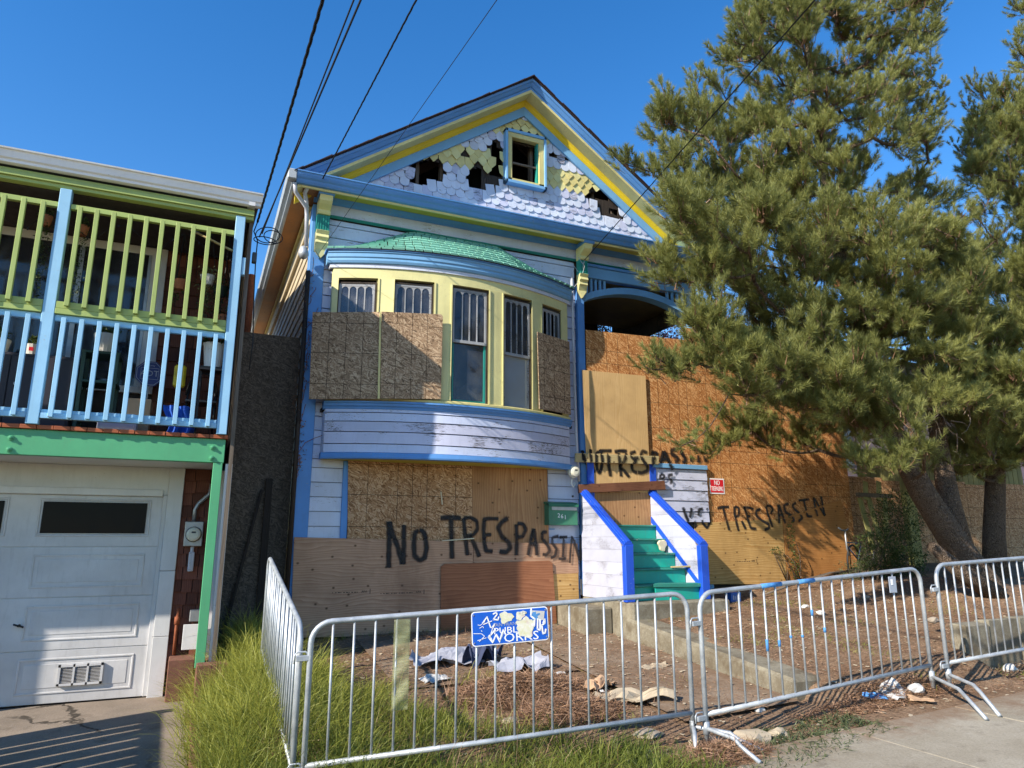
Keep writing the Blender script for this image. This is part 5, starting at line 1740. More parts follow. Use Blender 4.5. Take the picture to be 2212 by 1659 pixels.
text_mesh('lettering', 'SAN FRANCISCO', 'badge_white', .034, T(.02, .065, .0022, 1.1), sg, .0005)
def flatblob(name, mat, cx_, cy_, rx, ry, z, seed, jag=.18, n=26):
    pts = []
    for i in range(n):
        a = 2 * math.pi * i / n
        r_ = 1 + jag * (noise.noise(Vector((math.cos(a) * 1.7, math.sin(a) * 1.7, seed))) * 2)
        pts.append(((cx_ + rx * r_ * math.cos(a)) * SW, (cy_ + ry * r_ * math.sin(a)) * SH, z))
    return inst(meshof(MB().prism(pts, (0, 0, -.0005)), name, mat), name, SM, sg)
flatblob('sticker_residue', 'sticker_residue', .19, -.05, .125, .27, .0038, 3.1, .3)
flatblob('sticker_residue', 'sticker_residue', -.06, .27, .09, .14, .0036, 8.4, .35)
flatblob('sticker_residue', 'sticker_residue', .13, .28, .06, .12, .0034, 5.2, .3)
sk_ = inst(meshof(MB().prism([(.26 * SW, .42 * SH, .0036), (.46 * SW, .36 * SH, .0036), (.44 * SW, .10 * SH, .0036), (.36 * SW, .10 * SH, .0036)], (0, 0, -.0005)), 'sticker', 'paper_white'), 'sticker', SM, sg)
flatblob('sticker_print', 'blue_tape', .33, .25, .045, .10, .0042, 2.2, .5)
def scribble(pts, w=.0045, z=.0045, mat='sign_white'):
    mb = MB()
    pts = [Vector((x * SW, y * SH, z)) for x, y in pts]
    for i in range(len(pts) - 1):
        a, b = pts[i], pts[i + 1]
        d = (b - a).normalized(); s_ = Vector((-d.y, d.x, 0)) * w
        mb.add([a - s_ - d * w * .5, b - s_ + d * w * .5, b + s_ + d * w * .5, a + s_ - d * w * .5], [(0, 1, 2, 3)])
    inst(meshof(mb, 'scribble', mat), 'scribble', SM, sg)
scribble([(-.36, .16), (-.30, .33), (-.26, .02)]); scribble([(-.35, .12), (-.24, .20)], .003); scribble([(-.42, .12), (-.39, .10), (-.33, .2)], .002)
scribble([(-.22, .40), (-.18, .44), (-.17, .38), (-.20, .30), (-.22, .24), (-.16, .22), (-.15, .30)], .005)
scribble([(-.25, .0), (-.2, .12), (-.24, -.05), (-.28, -.3)], .003)
scribble([(-.20, -.06), (-.29, -.26), (-.24, -.42)], .006); scribble([(-.19, -.20), (-.15, -.38), (-.10, -.08), (-.07, -.22)], .005)
scribble([(-.48, -.12), (-.38, -.14), (-.34, -.22), (-.41, -.36)], .002); scribble([(-.43, -.33), (-.32, -.27)], .002)
scribble([(.28, .47), (.27, .25), (.32, .15), (.31, -.05), (.28, -.0)], .006)
scribble([(.36, .15), (.35, -.15), (.385, -.19), (.39, .12)], .006); scribble([(.43, .02), (.455, .12), (.45, .0), (.41, -.05), (.42, -.3), (.45, -.28), (.46, -.18)], .006)
scribble([(.12, .36), (.17, .40), (.21, .36), (.16, .32), (.12, .36)], .006, .0047, 'sticker_residue')
scribble([(-.40, .02), (-.36, .07), (-.35, .02)], .002); scribble([(-.38, -.05), (-.37, -.08)], .002)
for bx_, by_ in ((-.47, .4), (.47, .4), (-.47, -.4), (.47, -.4)):
    inst(meshof(MB().lathe([(.006, 0), (.006, .003), (.003, .004)], (bx_ * SW, by_ * SH, .0018), 8), 'rivet', 'grey_metal'), 'rivet', SM, sg)
# torn green plastic film hanging between two bars of the front barrier
fa = atl(851, 1338, (P1_.x, P1_.y), (3.60, 4.72)); fb = atl(886, 1336, (P1_.x, P1_.y), (3.60, 4.72)); fc = atl(848, 1535, (P1_.x, P1_.y), (3.60, 4.72))
hgt = fa.z - fc.z
MB().grid(lambda u, v: fa + (fb - fa) * u + Vector((0, 0, -hgt * v)) + nn * (.012 + .010 * math.sin(v * 21 + u * 4) * (v + .2)), 8, 40).build('plastic_film', 'green_film', None, smooth=True, solid=.0006, label='torn strip of greenish clear plastic hanging between bars of the front barrier', cat='plastic film')

# dark strand boards closing the gap between the houses
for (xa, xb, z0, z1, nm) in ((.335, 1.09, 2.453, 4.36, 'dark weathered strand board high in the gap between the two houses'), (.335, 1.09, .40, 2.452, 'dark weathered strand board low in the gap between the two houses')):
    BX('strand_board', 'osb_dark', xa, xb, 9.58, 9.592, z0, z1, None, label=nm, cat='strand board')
gb = thing('gap_frame', 'dark upright posts fixed to the boards in the gap between the houses', 'timber frame', (.7, 9.55, .4))
BX('post', 'charred_wood', .78, .86, 9.52, 9.576, .3, 2.44, gb)
MB().bar((.42, 9.54, .5), (.74, 9.54, 2.3), .05, .03).build('brace', 'charred_wood', gb)
MB().tube([(.42, 10.1, 3.9), (.42, 10.1, 5.35)], .055, 10).build('vent_pipe', 'rust_pipe', None, smooth=True, label='rust red upright vent pipe behind the gap between the houses', cat='pipe')
# ================================================================== TREES
def unit(v):
    return v / (np.linalg.norm(v, axis=-1, keepdims=True) + 1e-9)
def in_poly(p, poly):
    return inside(p, poly)
def limb_curve(a, b, sagdir=.25, n=7):
    a, b = Vector(a), Vector(b)
    pts = []
    d = b - a
    hl = Vector((d.x, d.y, 0)).length
    for i in range(n):
        t = i / (n - 1)
        p = a + d * t
        p.z += -sagdir * hl * math.sin(math.pi * t) * .5
        p += Vector((noise.noise(p * 1.3), noise.noise(p * 1.3 + Vector((9, 0, 0))), 0)) * .06 * math.sin(math.pi * t)
        pts.append(p)
    return pts
def pine(label, loc, trunk, targets, ntw, needle_scale=1.0, tone0=.6, dead=()):
    t = thing('pine_tree', label, 'tree', loc)
    tp = [Vector(p) for p, r in trunk]
    MB().tube(tp, [r * .8 for p, r in trunk], 14).build('trunk', 'bark', t, smooth=True)
    # trunk points by height
    def trunk_at(z):
        for i in range(len(tp) - 1):
            if tp[i].z <= z <= tp[i + 1].z:
                f = (z - tp[i].z) / (tp[i + 1].z - tp[i].z)
                return tp[i].lerp(tp[i + 1], f), trunk[i][1] * (1 - f) + trunk[i + 1][1] * f
        return (tp[-1], trunk[-1][1]) if z > tp[-1].z else (tp[0], trunk[0][1])
    SP, SD, SL, ST, SN = [], [], [], [], []       # shoots: base, direction, length, tone, needle length
    # grow the limbs: each tip joins the cheapest node of what is already there
    nodes, par, plen, desc = [], [], [], []
    for i in range(60):
        z_ = tp[1].z + .9 + (tp[-1].z - tp[1].z - 1.0) * i / 59
        q, r_ = trunk_at(z_)
        nodes.append(q); par.append(-1); plen.append(0.0)
    NT_ = len(nodes)
    branches = []
    order = sorted(range(len(targets)), key=lambda i: (Vector(targets[i][0]) - trunk_at(targets[i][0][2])[0]).length)
    for oi in order:
        tgt, dens, big = targets[oi]
        tgt = Vector(tgt)
        best = None
        for i, q in enumerate(nodes):
            dv = tgt - q
            L_ = dv.length
            if L_ < .05: continue
            el = dv.z / L_
            c = L_ + .30 * plen[i] + (.9 * L_ * max(0, .12 - el)) + .5 * L_ * max(0, el - .8)
            if best is None or c < best[0]: best = (c, i)
        i0 = best[1]
        o_ = nodes[i0]
        pts = limb_curve(o_, tgt, .20)
        chain = [i0]
        for q in pts[1:]:
            nodes.append(q); par.append(chain[-1]); plen.append(plen[chain[-1]] + (q - nodes[chain[-1]]).length)
            chain.append(len(nodes) - 1)
        branches.append((chain, pts))
        outd = (pts[-1] - pts[-2]).normalized()
        tone = tone0 + random.uniform(-.16, .2)
        n_sh = int(ntw * dens)
        Lb = (pts[-1] - pts[0]).length
        for k in range(n_sh):
            back = min(Lb, abs(random.gauss(0, .28)) * big)
            f = 1 - back / max(Lb, .01)
            i = min(5, int(f * 6)); g = f * 6 - i
            p = pts[i].lerp(pts[i + 1], g)
            side = Vector((random.gauss(0, 1), random.gauss(0, 1), random.gauss(.15, .7)))
            side.normalize()
            rad = random.uniform(.0, .22) * big
            q = p + side * rad
            dr = (side * .7 + outd * .6 + Vector((0, 0, .6))).normalized()
            SP.append(tuple(q)); SD.append(tuple(dr)); SL.append(random.uniform(.10, .20) * big); ST.append(tone + random.uniform(-.12, .12)); SN.append(random.uniform(.075, .108) * needle_scale * big)
        SP.append(tuple(tgt)); SD.append(tuple((outd + Vector((0, 0, .6))).normalized())); SL.append(.2 * big); ST.append(tone + .12); SN.append(.09 * needle_scale * big)
    desc = [0] * len(nodes)
    for i in range(len(nodes) - 1, NT_ - 1, -1):
        desc[i] += .17
        desc[par[i]] += desc[i]
    for chain, pts in branches:
        rr = [.0055 * math.sqrt(max(.5, desc[c])) + .002 for c in chain]
        rr[0] = rr[1] * 1.08
        MB().tube(pts, rr, 6).build('branch', 'bark', t, smooth=True)
    SP, SD, SL, ST, SN = map(np.array, (SP, SD, SL, ST, SN))
    ns = len(SP)
    NN = 92
    tt = rng.random((ns, NN)) ** .8
    base = SP[:, None, :] + SD[:, None, :] * (SL[:, None] * tt)[..., None]
    rv = rng.normal(0, 1, (ns, NN, 3))
    perp = unit(rv - (rv * SD[:, None, :]).sum(-1, keepdims=True) * SD[:, None, :])
    ang = np.radians(62 - 34 * tt + rng.normal(0, 9, (ns, NN)))
    D = unit(SD[:, None, :] * np.cos(ang)[..., None] + perp * np.sin(ang)[..., None])
    L = SN[:, None] * rng.uniform(.75, 1.2, (ns, NN))
    tone = ST[:, None] + rng.normal(0, .13, (ns, NN)) + .12 * (tt - .5)
    brown = rng.random((ns, 1)) < .03
    tone = np.where(brown, .95, tone)
    wd = np.full(ns * NN, .0062 * needle_scale)
    blades('crown', base.reshape(-1, 3), D.reshape(-1, 3), L.ravel(), wd, tone.ravel(), 'pine_needles', bend=0, seg=1, parent=t, kind='stuff', origin=loc)
    # shoot stems
    sel = rng.random(ns) < .7
    blades('twigs', SP[sel] - SD[sel] * .08, SD[sel], SL[sel] + .08, np.full(sel.sum(), .012), np.full(sel.sum(), .2) + 0 * SL[sel], 'pine_straw', bend=0, seg=1, parent=t, kind='stuff', origin=loc)
    return t, ns

TR1 = [((10.55, 6.75, .75), .36), ((10.25, 6.75, 1.15), .27), ((9.85, 6.78, 1.65), .235), ((9.35, 6.8, 2.35), .215), ((9.0, 6.85, 3.1), .19), ((8.75, 6.9, 4.0), .165), ((8.55, 6.95, 5.2), .13), ((8.35, 7.0, 6.6), .10), ((8.28, 7.0, 8.0), .07), ((8.25, 7.0, 9.5), .045), ((8.2, 7.0, 12.3), .015)]
tips = []
# outline tips, sighted against the sky and the boards: (px, py, depth, density, size)
for (x, y, dp, de, bg_) in ((40, 815, 6.4, .8, .8), (120, 850, 6.5, .9, .8), (215, 850, 6.5, .9, .85), (300, 960, 6.6, 1, .9), (255, 440, 6.6, .7, .75), (250, 520, 6.6, .9, .85), (215, 600, 6.7, .9, .85), (200, 700, 6.6, .9, .85), (290, 620, 6.7, 1, .9), (350, 560, 6.7, .8, .8), (410, 410, 6.8, .7, .75), (430, 490, 6.8, .8, .85),
        (455, 365, 6.9, .7, .75), (540, 420, 6.9, .9, .8), (520, 245, 7, .7, .75), (580, 300, 7, .9, .85), (480, 560, 6.8, 1, .9), (640, 20, 7, .8, .85), (650, 120, 7, 1, .9), (620, 200, 7, 1, .9), (700, 0, 7, 1, .9), (790, 20, 7, 1, .9), (850, 50, 7, .8, .8), (850, 140, 7, .9, .85), (1000, 10, 7, .9, .85), (1090, 0, 7, 1, .9), (1000, 120, 6.9, 1, .9), (1150, 60, 7, .9, .85),
        (1210, 5, 7.1, .6, .7), (1205, 90, 7.1, .6, .75), (1250, 180, 7.1, .9, .85), (1395, 20, 7.1, .6, .7), (1370, 80, 7.1, .7, .75), (1290, 110, 7.1, .8, .8), (1330, 170, 7.1, .9, .85), (1490, 20, 7.1, .8, .85), (1600, 20, 7.1, 1, .9), (1700, 20, 7.1, .9, .85), (1560, 120, 7.1, 1, .95), (1680, 150, 7.1, .9, .85), (1600, 230, 7.1, 1, .95), (1470, 220, 7.1, 1, .9), (1450, 330, 7.1, 1, .9),
        (1645, 330, 7.1, .6, .7), (1640, 420, 7.1, .8, .75), (1640, 520, 7.1, 1, .85), (1725, 430, 7.1, .5, .65), (1710, 500, 7.1, .8, .75), (1690, 570, 7.1, .8, .8), (1650, 650, 7.1, .9, .85), (1560, 380, 7.1, .9, .85), (1550, 480, 7.1, .9, .9), (1630, 740, 7.1, .9, .9),
        (170, 1320, 6.3, .8, .8), (240, 1290, 6.3, .9, .85), (210, 1450, 6.2, .8, .85), (300, 1400, 6.2, 1, .9), (330, 1180, 6.5, 1, .9), (400, 1060, 6.5, 1, .9), (380, 960, 6.5, .9, .85), (420, 1150, 6.4, 1, .9)):
    px, py = ZT(x, y)
    tips.append((at(px, py + 6, dp), de * 1.0, bg_))
ZM = zoom(2100, 900, .663)
for (x, y, dp, de, bg_) in ((540, 640, 6.0, .7, .8), (480, 715, 6.0, .4, .6), (600, 700, 6.0, .9, .9), (650, 780, 6.0, .9, .85), (700, 700, 6.1, 1, .9), (790, 700, 6.1, 1, .95), (690, 1165, 5.9, .5, .7), (760, 1180, 5.9, .8, .8), (850, 1210, 5.95, .9, .85), (930, 1150, 6, 1, .9), (800, 1060, 6.0, .5, .7), (890, 980, 6.0, .7, .8), (960, 1000, 6.0, 1, .9), (1040, 1060, 6.1, 1, .9), (1100, 980, 6.1, 1, .95), (1000, 1130, 6.0, .9, .85),
        (720, 400, 6.0, 1, 1), (780, 480, 6.0, 1.1, 1), (850, 560, 6.0, 1.1, 1), (900, 200, 6.1, 1, .95), (740, 240, 6.1, 1, .95), (1000, 620, 5.9, 1.2, 1.1), (1010, 760, 5.9, 1.2, 1.1), (1180, 930, 6.0, 1, 1), (1240, 880, 6.0, 1, 1), (1340, 900, 6.1, 1, 1), (1560, 740, 5.7, 1.3, 1.2), (1540, 980, 5.8, 1.1, 1.1), (1660, 640, 5.7, 1.2, 1.15), (1880, 1290, 5.8, 1, 1.1), (1660, 1240, 6.0, .7, .9)):
    px, py = ZM(x, y)
    tips.append((at(px, py, 8.55 if 740 < x < 1400 and y > 850 else dp), de, bg_))
for (x, y, dp, de, bg_) in ((760, 400, 5.8, 1.0, 1.1), (500, 480, 6.0, .8, .9), (200, 460, 6.1, .7, .9), (350, 330, 6.2, .6, .9), (100, 60, 6, 1, 1), (520, 80, 6.2, 1, 1), (1150, 30, 6.2, 1, 1), (1450, 80, 6.0, .9, 1)):
    px, py = ZV(x, y)
    tips.append((at(px, py, dp), de, bg_))
for k in range(16):
    tips.append((at(random.uniform(1560, 1840), random.uniform(850, 965), random.uniform(8.3, 8.8)), .9, 1.0))
crown1 = [(1600, 0), (1585, 120), (1600, 180), (1560, 230), (1520, 220), (1500, 260), (1440, 230), (1425, 330), (1470, 370), (1440, 440), (1480, 520), (1450, 570), (1500, 680), (1520, 760), (1580, 800), (1570, 860), (1700, 880), (1800, 900), (1860, 960), (2000, 900), (2120, 880), (2120, 640), (2080, 420), (2010, 330), (2030, 250), (1990, 230), (1960, 180), (2020, 130), (2030, 0)]
nfill = 0
acc = []
tries = 0
while nfill < 420 and tries < 40000:
    tries += 1
    px = random.uniform(1400, 2120); py = random.uniform(-60, 960)
    if not in_poly((px, max(py, 2)), crown1): continue
    if any((px - a) ** 2 + (py - b) ** 2 < 17 ** 2 for a, b in acc): continue
    # leave the small windows where the sky shows
    if any((px - a) ** 2 + (py - b) ** 2 < r_ ** 2 for a, b, r_ in ((1540, 320, 20), (1700, 300, 14), (1752, 292, 18), (1765, 370, 16), (1930, 370, 16), (1790, 20, 16), (1700, 100, 10), (1890, 230, 16), (1860, 70, 22), (1690, 240, 10), (1575, 215, 10))): continue
    acc.append((px, py))
    low = py > 420
    dp = random.uniform(5.75, 7.2) if low else random.uniform(6.3, 7.6)
    bg_ = random.uniform(.95, 1.2) if low else random.uniform(.8, 1.0)
    tips.append((at(px, py, dp), random.uniform(.8, 1.15), bg_))
    nfill += 1
# inner and far side of the crown, which closes most of the view through it
for i in range(130):
    px = random.uniform(1560, 2120); py = random.uniform(60, 900)
    if not in_poly((px, py), crown1): continue
    if any((px - a) ** 2 + (py - b) ** 2 < (r_ * 1.6) ** 2 for a, b, r_ in ((1540, 320, 20), (1700, 300, 14), (1752, 292, 18), (1765, 370, 16), (1930, 370, 16), (1860, 70, 22), (1890, 230, 16))): continue
    tips.append((at(px, py, random.uniform(7.4, 8.6)), .9, 1.0))
t1, n1 = pine('tall leaning pine tree with upswept needle clusters in front of the orange boards', (10.3, 6.75, .8), TR1, tips, 24)
# bare stub branches under the crown and a second stem
for (a, b, r0) in (((1, 9.35, 6.8, 2.35), (8.9, 6.3, 1.9), .07), ):
    pass
MB().tube([(10.0, 6.78, 1.5), (10.05, 6.9, 2.2), (10.15, 7.0, 3.0), (10.1, 7.0, 4.4), (9.9, 7.0, 6)], [.17, .15, .12, .09, .05], 12).build('trunk', 'bark', t1, smooth=True)
MB().tube([(9.9, 6.3, .95), (9.3, 6.35, 1.25), (8.85, 6.4, 1.6)], [.13, .11, .07], 10).build('root_limb', 'bark', t1, smooth=True)
ZD2 = ZV
mb = MB()
for k in range(26):
    x, y = random.uniform(560, 1150), random.uniform(20, 260)
    a = at(*ZV(x, y), 6.2)
    pts = [a]
    d = Vector((random.uniform(-1, 1), random.uniform(-.3, .3), random.uniform(-.5, .3))).normalized()
    for j in range(4):
        d = (d + Vector((random.gauss(0, .4), random.gauss(0, .2), random.gauss(0, .4)))).normalized()
        pts.append(pts[-1] + d * random.uniform(.05, .12))
    mb.tube(pts, [.008, .007, .006, .004, .002], 4)
mb.build('dead_twigs', 'weathered_wood', t1, kind='stuff')
TR2 = [(tuple(at(2150, 1262, 7.9)), .25), (tuple(at(2146, 1150, 7.9)), .21), (tuple(at(2152, 950, 7.95)), .18), (tuple(at(2190, 700, 8.0)), .15), (tuple(at(2235, 400, 8.0)), .11), (tuple(at(2262, 120, 8.0)), .07), (tuple(at(2280, -250, 8.0)), .02)]
tips2 = []
for (x, y, dp, de, bg_) in ((1850, 430, 7.9, .9, .85), (1810, 520, 7.9, .8, .8), (1900, 480, 7.9, 1, .9), (1960, 420, 7.9, .8, .85), (2040, 440, 7.9, 1, .9), (2110, 430, 7.9, 1, .9), (1870, 640, 7.9, .7, .8), (1930, 570, 7.9, 1, .9), (1960, 700, 7.9, 1, .95), (2060, 600, 7.9, 1, .95), (2110, 700, 7.9, 1, 1), (1760, 740, 7.8, .4, .6), (1800, 790, 7.8, .6, .7), (1860, 830, 7.8, .8, .85), (2070, 30, 8, .8, .85), (2120, 60, 8, 1, .9), (2100, 150, 8, .7, .8), (2120, 270, 8, .8, .85), (2110, 350, 8, .8, .85)):
    tips2.append((at(*ZT(x, y), dp), de, bg_))
for i in range(90):
    px = random.uniform(2060, 2320); py = random.uniform(560, 960)
    tips2.append((at(px, py, random.uniform(5.9, 7.6)), 1.1, random.uniform(1.0, 1.2)))
for i in range(45):
    tips2.append((at(random.uniform(2090, 2215), random.uniform(190, 420), random.uniform(7.5, 8.5)), 1, 1.0))
for i in range(40):
    tips2.append((at(random.uniform(2010, 2230), random.uniform(850, 1015), random.uniform(7.0, 8.6)), 1, 1.1))
for i in range(330):
    px = random.uniform(1990, 2420); py = random.uniform(-100, 1010)
    if py < 345 and px < 2185 - max(0, py - 150) * .35: continue
    if py < 470 and px < 2080 : continue
    if py > 930 and px < 2100: continue
    tips2.append((at(px, py, random.uniform(6.2, 8.6) if py > 400 else random.uniform(7.2, 8.8)), 1, random.uniform(.9, 1.15)))
t2, n2 = pine('second pine tree at the right edge with a straight mossy trunk', (13.0, 7.9, 1.0), TR2, tips2, 24, tone0=.62)
print('shoots', n1, n2)

# ------------------------------------------------------------------ leafy things
def leaf_cloud(name, mat, centre, rad, n, L=(.03, .06), W=.022, parent=None, label=None, cat=None, shell=.3, tone=(.2, .8), kind='stuff', up=.2):
    c = np.array(centre); r = np.array(rad)
    v = unit(rng.normal(0, 1, (n, 3)))
    rr = (shell + (1 - shell) * rng.random(n)) ** .6
    lump = np.array([1 + .35 * noise.noise(Vector(p) * 2.3 + Vector(centre)) for p in v])
    P = c + v * (rr * lump)[:, None] * r
    D = unit(v * .6 + rng.normal(0, .8, (n, 3)) + np.array([0, 0, up]))
    return blades(name, P, D, rng.uniform(*L, n), np.full(n, W), rng.uniform(*tone, n), mat, bend=.15, seg=2, parent=parent, kind=kind, label=label, cat=cat, origin=centre)
def bush(label, base, blobs, mat, stems, L=(.03, .06), W=.02, tone=(.1, .9)):
    t = thing('bush', label, 'bush', base)
    for i in range(stems):
        b = random.choice(blobs)
        e = Vector(b[0]) + Vector((random.gauss(0, .5) * b[1][0], random.gauss(0, .5) * b[1][1], random.gauss(0, .5) * b[1][2]))
        st = Vector(base) + Vector((random.uniform(-.15, .15), random.uniform(-.1, .1), 0))
        mid = st.lerp(e, .5) + Vector((random.uniform(-.1, .1), random.uniform(-.1, .1), .08))
        MB().tube([st, mid, e], [.012, .008, .003], 5).build('stem', 'bark', t, smooth=True)
    for b in blobs:
        leaf_cloud('leaves', mat, b[0], b[1], b[2], L, W, t, tone=tone)
    return t
# bush by the end of the orange plywood, with a dead twig pile and vines
bc = at(1960, 1130, 8.4)
bush('dense green bush between the orange plywood and the leaning pine trunk', (10.2, 8.4, 1.0), [((bc.x - .1, 8.5, 2.0), (.5, .35, .55), 2600), ((bc.x - .75, 8.4, 1.45), (.45, .3, .45), 2000), ((bc.x - .3, 8.3, 1.3), (.45, .3, .3), 1500)], 'bush_leaves', 16)
wc = at(1865, 1215, 8.7)
bush('pale straggling weeds in front of the orange plywood', (wc.x, 8.75, 1.0), [((wc.x, 8.7, 1.15), (.55, .25, .22), 1300), ((wc.x + .5, 8.6, 1.35), (.35, .2, .35), 900)], 'weed_leaves', 22, (.04, .09), .009)
bush('dark red leaved shrub showing through the porch opening', (8.0, 12.5, 1.0), [((8.2, 12.6, 5.7), (1.6, .9, 1.2), 9000), ((9.6, 12.4, 5.0), (1.3, .9, 1.4), 7000), ((10.8, 12.2, 4.8), (1.2, .8, 1.4), 5000)], 'plum_leaves', 10, (.05, .09), .04)
p = at(1712, 1190, 9.10)
bush('thin creeper growing up the joint between the two plywood sheets', (p.x, 9.12, 1.0), [((p.x, 9.12, 1.75), (.08, .05, .35), 150), ((p.x + .04, 9.12, 1.25), (.12, .05, .25), 220), ((p.x - .35, 9.12, 1.5), (.16, .03, .08), 90)], 'bush_leaves', 7, (.02, .045), .02, (.3, 1))
# dead vine with red leaves on the blue corner board
vn = thing('dead_vine', 'dry reddish vine clinging to the blue corner board', 'vine', (1.12, 9.2, 3.0))
for k in range(9):
    pts = [Vector((1.10, 9.23, 2.4 + k * .33))]
    for j in range(6):
        pts.append(pts[-1] + Vector((random.uniform(-.02, .06), random.uniform(-.02, .006), random.uniform(.02, .09))))
    MB().tube(pts, .004, 4).build('stem', 'leaf_dry', vn)
n = 420
zz_ = rng.uniform(2.5, 5.2, n)
Pv = np.stack([1.10 + rng.normal(0, .045, n) + .05 * np.sin(zz_ * 5), 9.22 + rng.normal(0, .012, n), zz_], 1)
blades('leaves', Pv, unit(rng.normal(0, 1, (n, 3))), rng.uniform(.02, .05, n), np.full(n, .018), rng.uniform(0, .6, n), 'pine_straw', bend=.3, seg=2, parent=vn, kind='stuff', origin=(1.1, 9.2, 3))

# ------------------------------------------------------------------ grass, weeds, straw
def scatter(n, x0, x1, y0, y1, accept=None):
    P = []
    while len(P) < n:
        x = random.uniform(x0, x1); y = random.uniform(y0, y1)
        if accept is None or accept(x, y):
            P.append((x, y, ground_z(x, y)))
    return np.array(P)
def grass(label, P, L, W, lean, tone, seg=3, bend=.45, mat='grass_blades', name='grass', cat='grass'):
    n = len(P)
    D = unit(np.stack([rng.normal(0, lean, n), rng.normal(0, lean, n), np.ones(n)], 1))
    return blades(name, P, D, L, np.full(n, W), tone, mat, bend=bend, seg=seg, label=label, cat=cat, origin=tuple(P.mean(0)))
def clump_grass(label, centres, per, L, W, tone, spread=.05, name='grass', cat='grass', mat='grass_blades', seg=4, lean=.45):
    n = len(centres) * per
    c = np.repeat(centres, per, 0)
    off = rng.normal(0, spread, (n, 2))
    P = c.copy(); P[:, :2] += off
    out = np.stack([off[:, 0], off[:, 1], np.zeros(n)], 1) / spread
    cd = np.repeat(np.stack([rng.normal(.15, .5, len(centres)), rng.normal(-.1, .5, len(centres)), np.zeros(len(centres))], 1), per, 0)
    D = unit(out * lean * .5 + cd * lean + np.array([0, 0, 1.0]) + rng.normal(0, .16, (n, 3)))
    LL = np.repeat(rng.uniform(*L, len(centres)), per) * rng.uniform(.45, 1.15, n)
    side = np.cross(D, np.array([0, 0, 1.0]) + rng.normal(0, .3, (n, 3))); side = unit(side)
    droop = unit(np.stack([D[:, 0], D[:, 1], np.full(n, -.25)], 1) + rng.normal(0, .25, (n, 3)))
    bend = rng.uniform(.15, 1.0, n)
    rows = []
    for i in range(seg + 1):
        t = i / seg
        q = P + D * (LL * t)[:, None] + droop * (LL * bend * t * t * .75)[:, None]
        q[:, 2] -= LL * bend * t ** 3 * .35
        w = (W * (1 - t ** 1.6) * .5 * np.ones(n))[:, None]
        rows += [q - side * w, q + side * w] if i < seg else [q]
    k = len(rows)
    co = np.stack(rows, 1).reshape(-1, 3)
    tris = []
    for i in range(seg - 1):
        a = 2 * i
        tris += [(a, a + 1, a + 3), (a, a + 3, a + 2)]
    a = 2 * (seg - 1); tris += [(a, a + 1, a + 2)]
    idx = (np.arange(n)[:, None, None] * k + np.array(tris)[None]).reshape(-1, 3)
    og = centres.mean(0)
    tn = np.repeat(np.repeat(tone, per) + rng.normal(0, .10, n), k)
    tn = tn + np.tile(np.repeat(np.linspace(-.08, .15, seg + 1), [2] * seg + [1]), n)
    me = bpy.data.meshes.new(name)
    me.vertices.add(len(co)); me.vertices.foreach_set('co', (co - og).ravel())
    me.loops.add(len(idx) * 3); me.loops.foreach_set('vertex_index', idx.ravel().astype(np.int32))
    me.polygons.add(len(idx)); me.polygons.foreach_set('loop_start', np.arange(0, len(idx) * 3, 3, dtype=np.int32))
    a_ = me.attributes.new('tone', 'FLOAT', 'POINT'); a_.data.foreach_set('value', np.clip(tn, 0, 1))
    me.update(); me.validate(); me.materials.append(MATS[mat])
    o = bpy.data.objects.new(name, me); place(o, Matrix.Translation(og))
    return tag(o, label, cat, None, 'stuff')
def patch(x, y, s=1.1, o=0): return noise.noise(Vector((x * s + o, y * s, o)))
def tone_by(P, base, ky, amp, seed):
    return np.clip(np.array([base - (5.9 - y) * ky + amp * patch(x, y, 3.1, seed) + amp * .6 * patch(x, y, 9, seed) for x, y, _ in P]) + rng.normal(0, .10, len(P)), .03, .97)
Pg = scatter(1500, .10, 1.25, 4.6, 8.9, lambda x, y: not (x > .78 and y > 7.6) and (x > .20 or random.random() < .35))
clump_grass('tall green and yellow grass between the driveway and the edge-on barrier', Pg, 20, (.20, .50), .0065, tone_by(Pg, .66, .34, .45, 2))
Pg = scatter(640, .85, 3.1, 4.85, 7.0, lambda x, y: random.random() < .95 - .42 * (x - .85) - .16 * (y - 5) + .8 * patch(x, y, 1.6, 4))
clump_grass('shorter patchy grass and dry stalks behind the front barrier', Pg, 17, (.10, .32), .0055, tone_by(Pg, .60, .45, .5, 5), .06)
Pg = scatter(800, -.0, 3.3, 3.5, 4.95, lambda x, y: random.random() < 1 - .3 * max(0, x - 2.3))
clump_grass('dark green grass strip below the front barrier', Pg, 18, (.10, .30), .006, tone_by(Pg, .52, .16, .35, 7), .055)
Pg = scatter(200, .2, 2.9, 4.6, 6.6)
clump_grass('pale dead stalks standing in the grass', Pg, 3, (.25, .5), .004, np.full(len(Pg), .6), .06, name='dry_stalks', mat='pine_straw')
Pg = scatter(2600, 2.9, 5.2, 3.95, 4.75, lambda x, y: y > 3.75 + .22 * (x - 3) and random.random() < .5 + patch(x, y, 2, 3))
grass('low leafy weeds at the edge of the pavement', Pg, rng.uniform(.04, .12, len(Pg)), .014, .9, rng.uniform(.1, .9, len(Pg)), seg=2, mat='weed_leaves', name='weeds', cat='weeds')
Pg = scatter(2400, 3.0, 9.5, 4.7, 8.9, lambda x, y: patch(x, y, 1.6, 9) > .22 and x > 3.2)
grass('sparse tufts of grass on the bare yard', Pg, rng.uniform(.03, .10, len(Pg)), .005, .6, rng.uniform(.3, .9, len(Pg)), name='grass_tufts')
Pg = scatter(500, 1.3, 4.9, 9.0, 9.17)
grass('weeds along the foot of the boarded wall', Pg, rng.uniform(.03, .16, len(Pg)), .006, .5, rng.uniform(.2, .7, len(Pg)), name='weeds', cat='weeds')
